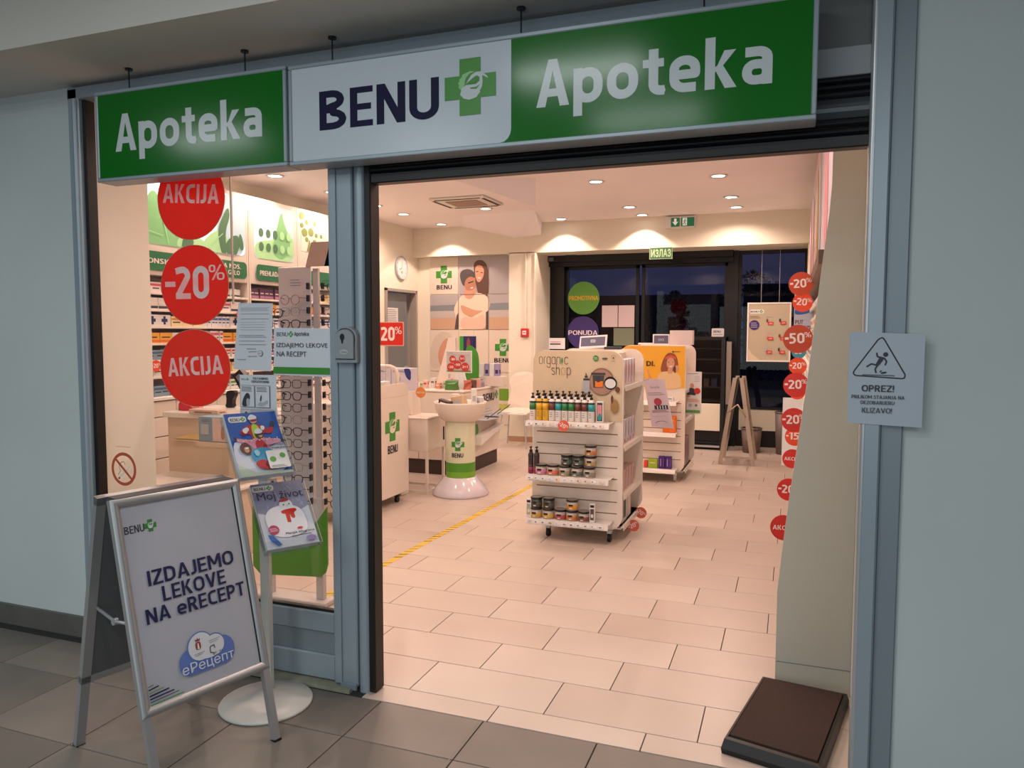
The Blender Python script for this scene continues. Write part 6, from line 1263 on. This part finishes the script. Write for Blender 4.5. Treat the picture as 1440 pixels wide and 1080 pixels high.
# ------------------------------------------------------------------ counters and counter goods
def counter_logo(t, F, cx, cz, h_, tw):
    a = Art(F, t, .0006, .001); a.logo(cx, cz, h_, white=mat('logo_cream', '#dcd3c6', .4)); a.text('lettering', 'BENU', cx - tw / 2, cx + tw / 2, cz - h_ * .5 - .105, cz - h_ * .5 - .035, NAVY, .02); a.flush()
WC = mat('counter_white', '#dcd0c4', .3)
t = thing('rolling_counter', 'tall white rolling counter with BENU cross, cut by the door post', 'counter', (-2.1, 2.98, 0))
MB().box(-.22, .22, -.50, .49, .085, .955, WC, .006).obj('body', t)
MB().prism([(-.50, .955), (.49, .955), (.49, 1.02), (.47, 1.05), (.42, 1.065), (-.50, 1.065)], lambda u, v, n_: (n_, u, v), .205, .22, WC).prism([(-.50, .955), (.49, .955), (.49, 1.02), (.47, 1.05), (.42, 1.065), (-.50, 1.065)], lambda u, v, n_: (n_, u, v), -.22, -.205, WC).box(-.205, .205, .478, .49, .955, 1.03, WC).obj('rim', t)
for x, y in ((.17, .36), (.17, -.42), (-.17, .36), (-.17, -.42)):
    c_ = MB().box(x - .02, x + .02, y - .02, y + .02, .05, .085, DARKM, .003).obj('caster', t); MB().cyl((x - .012, y, .027), (x + .012, y, .027), .027, BLACK, seg=14).obj('wheel', c_)
counter_logo(t, frame((.2205, 0, 0), (0, 1, 0), (0, 0, 1)), .20, .70, .25, .17)
for i in range(4): carton('leaflet_pack', ('red striped leaflet pack in the rolling counter tray', 'pale leaflet pack in the rolling counter tray', 'green marked leaflet pack in the rolling counter tray', 'white leaflet pack in the rolling counter tray')[i], 'box', -1.98 - .01 * (i % 2), 2.98 + i * .09, .957, .06, .07, .13, (mat('leaf_pink', '#d8c0b8', .5), PAPERW, mat('leaf_sage', '#cfcabb', .5), PAPERW)[i], ((-.4, .0, .1, .8, (RED, PINK, LEAF, LGREY)[i]),))
# -20% hanging red plate over the counter
t = thing('red_price_plate', 'red square plate reading minus 20 percent hanging beside the door post', 'sign', (-1.99, 3.3, 1.5)); F = frame((0, 0, 0), (1, 0, 0), (0, 0, 1))
MB().prism(rr(-.165, .165, -.105, .105, .012), F, -.003, .003, mat('plate_rim', '#d0a392', .5)).prism(rr(-.158, .158, -.098, .098, .01), F, .003, .0035, RED).obj('plate', t)
a = Art(F, t, start=.0045); a.rect('lettering', -.102, -.07, -.018, .006, STW); a.text('lettering', '20', -.06, .078, -.06, .062, STW, .035); a.text('lettering', '%', .08, .145, .0, .062, STW, .02); a.flush()
MB().cyl((-.02, .003, -.105), (-.02, .003, -.42), .004, ALU_L, seg=8).obj('stem', t)
# white tube rail trolley and boxes behind the rolling counter
tag(MB().box(-2.56, -2.08, 3.92, 4.10, .715, .95, WC, .004).obj('box_riser'), 'white riser on the drawer table under the device boxes', 'riser')
t = thing('tube_rail', 'white bent tube rail rising behind the rolling counter', 'rail', (-2.25, 3.6, .9))
MB().tube([(-.35, 0, .30), (.12, 0, .30), (.17, 0, .28), (.19, 0, .24), (.19, 0, -.0)], .018, WC, 10).obj('tube', t)
MB().box(-.4, .24, -.03, .12, -.9, -.02, WC, .005).obj('stand', t)
for i in (0, 1):
    t = carton('device_box', ('left white device box with dark picture on the counter', 'right white device box with blue corner on the counter')[i], 'box', -2.42 + i * .22, 4.0, .951, .215, .14, .215, mat('device_box', '#c9c3cc', .45), ())
    a = Art(frame((0, -.0705, 0), (1, 0, 0), (0, 0, 1)), t); a.textlines('print', -.09, .05, .19, .18, 2, GREYP, .006)
    if i == 0: a.poly('print', smooth([(-.05, .02), (.0, .02), (.04, .015), (-.0, .05), (-.01, .11), (-.045, .12)]), DGREY); a.poly('print', ell(-.03, .15, .02), LGREY)
    else: a.poly('print', smooth([(.03, .215), (.107, .215), (.107, .09), (.06, .12), (.04, .17)], 1), mat('deep_blue', '#26317c', .5)); a.poly('print', ell(-.03, .11, .03, .025), LGREY)
    a.flush()
t = tag_disc('shelf_disc', (-1.83, 3.62, .965), .05, mat('disc_orange', '#d9853c', .5), 'AKCIJA', 'orange disc standing at the end of the rolling counter', 'y'); MB().cyl((0, .002, -.05), (0, .002, -.3), .003, ACRYL, seg=6).obj('stem', t)
# white drawer table on frame legs
t = thing('drawer_table', 'white box table with dark pull on square frame legs', 'table', (-2.13, 3.95, 0))
MB().box(-.32, .30, -.20, .20, .395, .70, WC, .004).obj('box', t); MB().box(-.325, .305, -.205, .205, .70, .715, WC, .004).obj('top', t)
MB().box(.30, .304, -.185, .185, .41, .69, WC, .001).obj('drawer_front', t); MB().box(.304, .314, .13, .145, .47, .60, DGREY, .002).obj('handle', t); MB().box(.3, .3035, .188, .192, .40, .70, DGREY).obj('edge_gap', t)
for x in (-.31, .27):
    for y in (-.19, .165): MB().box(x, x + .025, y, y + .025, 0.0, .395, WC, .002).obj('leg', t)
    MB().box(x, x + .025, -.165, .165, 0, .022, WC).obj('foot_bar', t)
MB().box(-.285, .27, -.19, -.168, 0, .02, WC).box(-.285, .27, .168, .19, 0, .02, WC).obj('foot_bar', t)
# second counter (back), with kick plate
t = thing('service_counter', 'long white service counter with green stripe and BENU lettering on its end', 'counter', (-2.4, 5.13, 0))
MB().box(-.6, .55, -.50, .52, .16, .885, WC, .005).obj('body', t); MB().box(-.56, .53, -.47, .50, 0, .16, mat('kick_dark', '#3a2c28', .5)).obj('kick_plate', t); MB().box(-.61, .56, -.51, .53, .885, .905, WC, .004).obj('top', t)
MB().box(-.62, -.60, -.5, .5, .1, .9, WC).obj('side_panel', t); MB().box(.02, .024, -.502, -.5, .16, .88, DGREY).obj('panel_joint', t)
F = frame((.551, 0, 0), (0, 1, 0), (0, 0, 1)); a = Art(F, t, .0006, .001); a.rect('green_stripe', -.27, -.2, .17, .88, GREEN); a.text('lettering', 'BENU', .02, .36, .74, .83, DGREY, .03); a.logo(.43, .80, .09)
a.poly('print', smooth([(-.35, .25), (-.3, .45), (-.15, .55), (-.1, .42), (-.25, .3)]), LEAF); a.textlines('lettering', -.2, .3, .66, .60, 3, LGREY, .008); a.poly('print', smooth([(-.3, .2), (-.22, .42), (-.17, .4), (-.25, .2)]), mat('print_slate', '#5c6c78', .5)); a.flush()
for k, (y, z) in enumerate(((-.02, .62), (.28, .64))):
    b_ = MB().box(.555, .70, y - .2, y + .2, z - .055, z - .05, LGREY).tube([(.70, y - .2, z - .03), (.70, y + .2, z + .04)], .005, DGREY, 6).obj('wire_tray', t)
b_ = MB().prism([(-.24, .40), (.45, .47), (.45, .44), (-.24, .30)], F, .001, .09, ACRW).obj('clear_tray', t)
R = random.Random(21)
CG = [('pink and white carton on the service counter', '#d6b2a8'), ('white carton on the service counter with grey print', '#d8d2cc'), ('salmon carton on the service counter', '#cf8a6c'), ('pale green carton on the service counter', '#b8bfa8')]
for i in range(10):
    l_, c_ = CG[i % 4]
    carton('counter_carton', l_ + ', %s from the left' % nth(i + 1), 'box', -2.66 + i * .066 + (.02 if i > 5 else 0), 4.85 + (i % 2) * .05, .905, .055, .05, .06 + .05 * ((i * 7) % 3) / 2, mat('cc' + c_, c_, .5), ((-.3, .3, .5, .7, (RED, GREYP, PAPERW, LEAF)[i % 4]),), l_)
t = thing('tent_display', 'white triangular tent display standing on the service counter', 'display', (-2.08, 4.93, .905))
MB().prism([(-.22, 0), (.02, 0), (.02, .55), (-.06, .55)], lambda u, v, n_: (u, n_, v), -.05, .0, WC).prism([(.02, 0), (.18, 0), (.06, .40), (.02, .40)], lambda u, v, n_: (u, n_, v), -.06, -.04, PAPERW).obj('panels', t)
MB().box(-.06, -.04, -.055, -.05, .02, .16, LGREY).obj('prong', t); a = Art(frame((0, -.061, 0), (1, 0, 0), (0, 0, 1)), t); a.textlines('print', -.03, .05, .30, .27, 3, GREYP, .006); a.flush()
t = thing('picture_box', 'green and blue box with a bottle picture above the counter displays', 'box', (-2.10, 5.3, .905)); MB().box(-.03, .03, .03, .05, 0, .42, WC).obj('stand', t); MB().box(-.088, .088, -.02, .05, .40, .565, mat('deep_violet_box', '#2a2560', .4), .002).obj('box', t)
a = Art(frame((0, -.0205, 0), (1, 0, 0), (0, 0, 1)), t); a.rect('print', -.087, -.04, .402, .563, mat('vivid_green', '#2f9a30', .5)); a.poly('print', smooth([(-.0, .41), (.045, .41), (.045, .50), (.03, .55), (.015, .55), (.0, .50)]), mat('bottle_rust', '#8a4438', .5)); a.flush()
t = thing('green_header', 'green rounded header panel behind the red offer sign', 'display', (-1.98, 5.2, .905)); MB().prism(smooth([(-.1, 0), (.06, 0), (.07, .3), (.04, .42), (-.06, .48), (-.1, .4)], 2), frame((0, 0, 0), (1, 0, 0), (0, 0, 1)), 0, .01, GREEN).obj('panel', t)
PU = mat('lavender_pack', '#9a90b4', .5)
for i in range(4): t = carton('lavender_box', 'lavender white box on the riser, %s from the left' % nth(i + 1), 'box', -1.96 + i * .06, 5.42, 1.02 if True else 0, .056, .06, .14, PU if i % 2 else PAPERW, ((-.3, .3, .2, .5, (PAPERW, PURPLE)[i % 2]),), 'lavender white boxes on the counter end'); 
tag(MB().box(-2.02, -1.70, 5.36, 5.50, .905, 1.018, WC, .004).obj('box_riser'), 'white riser under the row of lavender boxes', 'riser')
R = random.Random(31)
for i, (x, y, c_, l_) in enumerate(((-2.02, 4.72, '#4a7a3a', 'green crumpled pouch in the heap on the counter end'), (-1.90, 4.85, '#a8583e', 'reddish pouch in the heap on the counter end'), (-1.92, 4.98, '#5a3a34', 'dark brown pouch in the heap on the counter end'), (-1.93, 5.12, '#c99a8c', 'pink pouch at the right of the heap on the counter end'), (-2.0, 4.95, '#c98a3a', 'orange pouch in the heap on the counter end'), (-1.94, 5.24, '#8a8096', 'grey violet pouch next to the lavender boxes'))):
    t = thing('pouch', l_, 'pouch', (x, y, .905), R.uniform(0, 3)); q = [Vector((sx * .058, sy * .042, z)) + Vector((R.uniform(-.015, .015), R.uniform(-.015, .015), R.uniform(0, .02))) for z in (0, .045, .085) for sx, sy in ((-1, -1), (1, -1), (1, 1), (-1, 1))]
    q[:4] = [Vector((v.x, v.y, 0)) for v in q[:4]]
    MB().add(q, [[3, 2, 1, 0], [8, 9, 10, 11]] + [[k * 4 + i_, k * 4 + (i_ + 1) % 4, k * 4 + 4 + (i_ + 1) % 4, k * 4 + 4 + i_] for k in (0, 1) for i_ in range(4)], mat('pouch' + c_, c_, .4)).obj('pouch_body', t)
# ------------------------------------------------------------------ bowl stand
t = thing('bowl_stand', 'white bowl on a round BENU column with domed foot', 'display stand', (-1.545, 3.87, 0))
MB().lathe([(0, 0), (.262, 0), (.265, .02), (.235, .075), (.16, .155), (.145, .17), (0, .17)], mat('foot_gloss', '#d2cad2', .15, coat=.6), seg=40).obj('foot', t)
COL = mat('column_cream', '#d6cfc0', .35)
MB().lathe([(.138, .17), (.138, .225), ], mat('column_lime', '#6fa62c', .4), seg=36).obj('band', t); MB().lathe([(.1382, .225), (.1382, .31)], mat('column_green', '#4d8f24', .4), seg=36).obj('band', t)
MB().lathe([(.138, .31), (.138, .70)], mat('column_print', '#cfd0b4', .4, noise=.05, nscale=4), seg=36).obj('column', t)
MB().lathe([(0, .69), (.15, .69), (.19, .72), (.232, .79), (.245, .855), (.247, .87), (.237, .87), (.225, .80), (.18, .74), (0, .72)], WC, seg=40).obj('bowl', t)
Fc = lambda u, v, n_: Vector((math.sin(u / .138 + .45) * (.138 + n_), -math.cos(u / .138 + .45) * (.138 + n_), v))
a = Art(Fc, t, .0008, .003); a.logo(-.03, .485, .12); a.text('lettering', 'BENU', -.085, .02, .365, .405, NAVY, .02); a.flush()
MB().cyl((.0, -.02, .74), (.0, -.02, 1.20), .006, ACRYL, seg=8).obj('sign_post', t)
R = random.Random(8)
BG = [('white tube lying at the left rim of the bowl', -.19, -.05, '#d8d2cc', .10, .03, .035), ('dark patterned box tilted in the bowl, left side', -.11, -.1, '#3a2622', .15, .05, .06), ('large cream box with red mark tilted in the bowl', .02, -.06, '#c8ad8c', .17, .06, .10), ('white small bottle standing in the bowl at the right', .15, -.03, '#dcd8d2', .05, .05, .17), ('small white carton at the right rim of the bowl', .19, .02, '#d0cbd0', .06, .05, .09), ('white carton beside the dark patterned box', -.06, .03, '#cfc6be', .08, .05, .11)]
for l_, x, y, c_, wx, wy, h_ in BG:
    t = thing('bowl_item', l_, 'product', (-1.545 + x, 3.87 + y, .83), R.uniform(-.5, .5)); o = MB().box(-wx / 2, wx / 2, -wy / 2, wy / 2, 0, h_, mat('bi' + c_, c_, .4), .006).obj('pack', t)
    o.rotation_euler = (0, R.uniform(-.35, .35) if wx > .06 else 0, 0); MB().box(-wx * .3, wx * .3, -wy / 2 - .001, -wy / 2, h_ * .3, h_ * .6, LGREY if 'dark' not in l_ else PAPERW).obj('print', t).rotation_euler = o.rotation_euler
t = thing('offer_sign', 'small framed sign with five red discs above the bowl', 'sign', (-1.545, 3.84, 1.14)); F = frame((0, -.004, 0), (1, 0, 0), (0, 0, 1))
MB().box(-.132, .132, -.004, .002, .0, .205, ACRW, .002).obj('holder', t); MB().box(-.122, .122, -.006, -.0045, .01, .195, mat('offer_paper', '#b9b6b2', .5)).obj('sheet', t)
a = Art(F, t, .0005, .0025); a.rect('foot_band', -.122, .122, .01, .022, mat('olive_band', '#6e7c45', .5)); a.textlines('lettering', -.10, -.05, .182, .182, 1, GREYP, .003); a.line('lettering', (-.12, .165), (.12, .165), .002, GREYP)
for x, z, r_, s_ in ((-.062, .125, .034, '-30'), (.036, .132, .032, '1+1'), (-.08, .052, .038, '-20'), (-.012, .075, .040, '-50'), (.066, .056, .040, '2+1')): a.poly('disc_print', ell(x, z, r_), mat('offer_red', '#b8352e', .5)); a.text('disc_print', s_, x - r_ * .7, x + r_ * .7, z - .010, z + .012, STW, .03)
a.flush()
# ------------------------------------------------------------------ eyeglasses stand behind the window
t = thing('eyeglasses_stand', 'clear and white eyeglasses display stand with black pegs and green foot panel', 'display stand', (-1.12, .9, 0))
BRD = mat('stand_board', '#cbc4c1', .35)
MB().box(-.20, .012, .03, .036, .35, 1.87, BRD, .002).obj('display_board', t)
MB().box(.022, .055, .034, .05, .06, 1.86, mat('stand_rail', '#c2b9b4', .35)).obj('upright', t)
MB().box(.065, .30, .05, .054, .50, 1.80, ACRYL).obj('clear_board', t)
F = frame((0, .02, 0), (1, 0, 0), (0, 0, 1))
MB().prism([(-.40, .52), (-.32, .44), (-.2, .40), (-.06, .41), (.04, .48), (.10, .56), (.10, .24), (.085, .19), (.05, .165), (-.35, .135), (-.40, .18)], F, -.006, .004, mat('foot_panel_green', '#4f8a22', .35)).obj('foot_panel', t)
MB().box(.015, .06, .03, .06, 0, .6, mat('stand_rail', '#c2b9b4')).obj('leg', t); MB().box(-.32, -.28, .03, .06, 0, .45, mat('stand_rail', '#c2b9b4')).obj('leg', t); MB().box(-.38, .10, -.02, .10, .0, .03, mat('stand_rail', '#c2b9b4'), .005).obj('base', t)
t.rotation_euler = (0, 0, 0)
a = Art(frame((0, .029, 0), (1, 0, 0), (0, 0, 1)), t); a.textlines('print', -.12, -.05, 1.80, 1.77, 3, GREYP, .003); a.lines('print', [((-.12 + k * .02, 1.66 + k * .004), (-.14 + k * .02 - .03, 1.62)) for k in range(9)], .003, LGREY); a.flush()
# display boards on top of the stand
for i, (x, sgn) in enumerate(((-1.05, 1), (-.93, -1))): tag(MB().prism([(-.09, 0), (.07, .0), (.10, .13), (-.05, .13)], frame((x, .93, 1.87), (1, 0, 0), (0, 0, 1)), -.002, .002, mat('topper_beige', '#c2a694', .5)).obj('topper_card'), ('left beige topper card on the eyeglasses stand', 'right beige topper card on the eyeglasses stand')[i], 'card')
def pegs():
    for z in ZR:
        MB().box(-.004, .005, .006, .030, z - .018, z + .018, FBLACK, .002).obj('peg', t)
        MB().box(.076, .085, .026, .05, z - .018, z + .018, FBLACK, .002).obj('peg', t)
ZR = [1.765 - .0655 * k for k in range(19)]
pegs()
def eyeglasses(label, col, side, th, shape):
    g = thing('eyeglasses', label, 'eyeglasses', (0, 0, 0)); m_ = mat('rim_' + col, col, .3); s_ = side
    lens = (rr(-.028, .028, -.022, .022, .016, 4) if shape == 0 else ell(0, 0, .027, .026, 18) if shape == 1 else smooth([(-.030, .021), (.030, .021), (.025, -.019), (0, -.025), (-.025, -.019)], 2))
    for k in (-1, 1): MB().tube([(k * .034 + u, -.004, v) for u, v in lens], th, m_, 5, True).obj('rim', g)
    MB().tube([(-.009, -.004, .005), (0, -.007, .009), (.009, -.004, .005)], th, m_, 5).obj('bridge', g)
    MB().tube([(s_ * .061, -.004, .010), (s_ * .075, .002, .010), (s_ * .100, .012, .008)], th * 1.1, m_, 5).obj('temple', g)
    MB().tube([(-s_ * .061, -.004, .010), (-s_ * .068, .02, .010), (-s_ * .06, .03, .004)], th * 1.1, m_, 5).obj('temple', g)
    return g
protoL = []
KD = [('#17171a', .0026, 2, 'black'), ('#8f3a34', .0016, 1, 'thin red'), ('#6f6460', .0011, 0, 'thin grey wire'), ('#201c1c', .0020, 0, 'dark square')]
PR = {}
for c_ in (0, 1):
    for k, (cl_, th, shp, nm) in enumerate(KD): 
        PR[(c_, k)] = None
row_names = {}
for i, z in enumerate(ZR):
    for c_ in (0, 1):
        if i < 1 and c_ == 0: continue
        k = (0, 1, 2, 0, 1, 3, 1, 2, 3, 0, 3, 2, 0, 3, 0, 2, 0, 3, 0)[i] if c_ == 0 else (0, 2, 1, 3, 0, 2, 1, 0, 0, 3, 2, 0, 3, 0, 0, 0, 3, 0, 0)[i]
        cl_, th, shp, nm = KD[k]
        lab = '%s framed eyeglasses, %s row from the top of the %s peg column' % (nm, nth(i + 1), ('left', 'right')[c_])
        loc = (-1.12 + (-.100 if c_ == 0 else .181), .90 + (.0 if c_ == 0 else .03), z - .008)
        if PR[(c_, k)] is None: g = eyeglasses(lab, cl_, 1 if c_ == 0 else -1, th, shp); g.location = loc; PR[(c_, k)] = g
        else: g = copy_tree(PR[(c_, k)], loc, label=lab)
        g['group'] = 'eyeglasses on the %s peg column' % ('left', 'right')[c_]
for i, z in enumerate(ZR[2:14]):
    g = copy_tree(PR[(0, (0, 3, 2)[i % 3])], (-1.12 - .235, .93, z - .012), label='half overlapped eyeglasses at the left edge of the stand, %s row from top' % nth(i + 3), group='eyeglasses at the left edge of the stand')
# ------------------------------------------------------------------ pharmacist desk behind the red discs
t = thing('pharmacy_desk', 'cream pharmacy desk with lower bright shelf, below the red discs', 'counter', (-2.5, 1.95, 0))
DK = mat('desk_cream', '#cdb9a4', .4)
MB().box(-.50, .35, -.15, .35, .0, .885, DK, .004).obj('body', t); MB().box(-.52, .38, -.18, .38, .885, .925, WHITEL, .004).obj('top', t)
MB().box(-.46, .40, -.55, -.15, .0, .46, DK, .004).obj('lower_cabinet', t); MB().box(-.48, .43, -.58, -.15, .46, .48, WHITEL, .003).obj('lower_shelf', t)
MB().box(-.44, .34, -.17, -.15, .715, .725, DK).obj('leaflet_ledge', t)
MB().add([(.36, -.56, .48), (.36, -.15, .48), (.36, -.15, .9), (.36, -.56, .9)], [[0, 1, 2, 3]], ACRYL).obj('side_glass', t)
tag(MB().prism([(-2.93, .73), (-2.6, .73), (-2.62, .765), (-2.7, .775), (-2.8, .765)], lambda u, v, n_: (u, n_, v), 1.785, 1.798, mat('leaflet_yellow', '#d9bf88', .5)).obj('leaflet'), 'pale yellow leaflet lying on the narrow ledge of the desk', 'leaflet')
tag(MB().prism([(-2.62, .73), (-2.25, .73), (-2.35, .755), (-2.5, .77), (-2.6, .76)], lambda u, v, n_: (u, n_, v), 1.785, 1.798, mat('leaflet_rose', '#c98a78', .5)).obj('leaflet'), 'rose coloured leaflet lying on the narrow ledge of the desk', 'leaflet')
t = thing('red_device', 'small red tape dispenser on the desk under the lowest red disc', 'dispenser', (-2.88, 1.9, .925)); MB().prism(smooth([(-.09, 0), (.04, 0), (.04, .03), (-.02, .06), (-.07, .075), (-.09, .05)], 1), lambda u, v, n_: (u, n_, v), -.02, .02, mat('device_red', '#c42c34', .4)).obj('body', t); MB().cyl((-.045, -.014, .045), (-.045, .014, .045), .026, STW, seg=16).obj('roll', t); MB().box(.03, .11, -.02, .02, .0, .035, mat('device_pink', '#d98f8c', .5), .004).obj('tray', t)
t = thing('carton_stack', 'blue and white product box at the desk corner behind the upper magazine', 'box', (-2.28, 1.58, .769)); MB().box(-.17, .17, -.06, .06, 0, .17, mat('box_steel', '#7f98a8', .45), .002).obj('carton', t)
a = Art(frame((0, -.061, 0), (1, 0, 0), (0, 0, 1)), t); a.rect('print', -.05, .165, .005, .165, mat('box_pink_white', '#cdb9b4', .5)); a.poly('print', smooth([(.02, .02), (.05, .02), (.05, .09), (.035, .12), (.02, .09)]), SKIN2); a.poly('print', smooth([(.1, .02), (.14, .02), (.14, .08), (.12, .1), (.1, .08)]), mat('print_plum', '#6a4a50', .5)); a.rect('print', -.15, -.08, .05, .12, LGREY); a.textlines('print', -.14, -.07, .15, .14, 2, GREYP, .004); a.flush()
tag(MB().box(-2.45, -2.11, 1.50, 1.66, .738, .768, DK).box(-2.20, -2.14, 1.52, 1.64, .481, .738, DK).obj('box_plinth'), 'small cream plinth carrying the blue and white box', 'plinth')
for i, (x, y, z, wx, wy, h_, c_, l_) in enumerate(((-2.38, 2.05, .926, .22, .12, .06, '#c9a08c', 'salmon carton lying on the desk, lower of the pile'), (-2.30, 2.05, .987, .16, .12, .06, '#c4b088', 'straw coloured carton on top of the salmon carton'), (-2.62, 1.8, .926, .26, .10, .03, '#c9b0a0', 'flat beige carton at the front of the desk'))):
    carton('desk_carton', l_, 'box', x, y, z, wx, wy, h_, mat('dc' + c_, c_, .5), ((-.3, .3, .3, .5, BROWN),))
t = thing('card_terminal', 'black card terminal leaning on its stand on the desk', 'terminal', (-2.50, 2.15, .925)); 
t.rotation_euler = (0, 0, 0); MB().prism([(-.15, .26), (-.08, .31), (.10, .07), (.06, .02), (-.0, .02)], lambda u, v, n_: (u, n_, v), -.05, .0, FBLACK).obj('body', t); MB().prism([(-.12, .25), (-.085, .275), (-.02, .19), (-.055, .165)], lambda u, v, n_: (u, n_, v), -.052, -.05, GREYP).obj('screen', t); MB().cyl((.03, -.02, 0), (.03, -.02, .06), .02, FBLACK, seg=12).cyl((.03, -.02, 0), (.03, -.02, .01), .05, FBLACK, seg=16).obj('stand', t)
t = thing('desk_phone', 'black barcode scanner standing on the desk below the disc', 'scanner', (-2.76, 2.2, .925)); MB().prism(smooth([(-.04, 0), (.04, 0), (.03, .05), (.06, .11), (.05, .14), (-.03, .13), (-.02, .05)], 1), lambda u, v, n_: (u, n_, v), -.02, .02, FBLACK).obj('body', t)
t = thing('monitor_edge', 'black edge of a screen at the cream side wall', 'screen', (-2.90, 1.95, .945)); MB().box(-.02, .0, -.01, .01, .0, .20, FBLACK, .002).obj('screen', t); MB().box(-.10, .04, -.04, .04, -.02, .0, FBLACK).obj('foot', t)
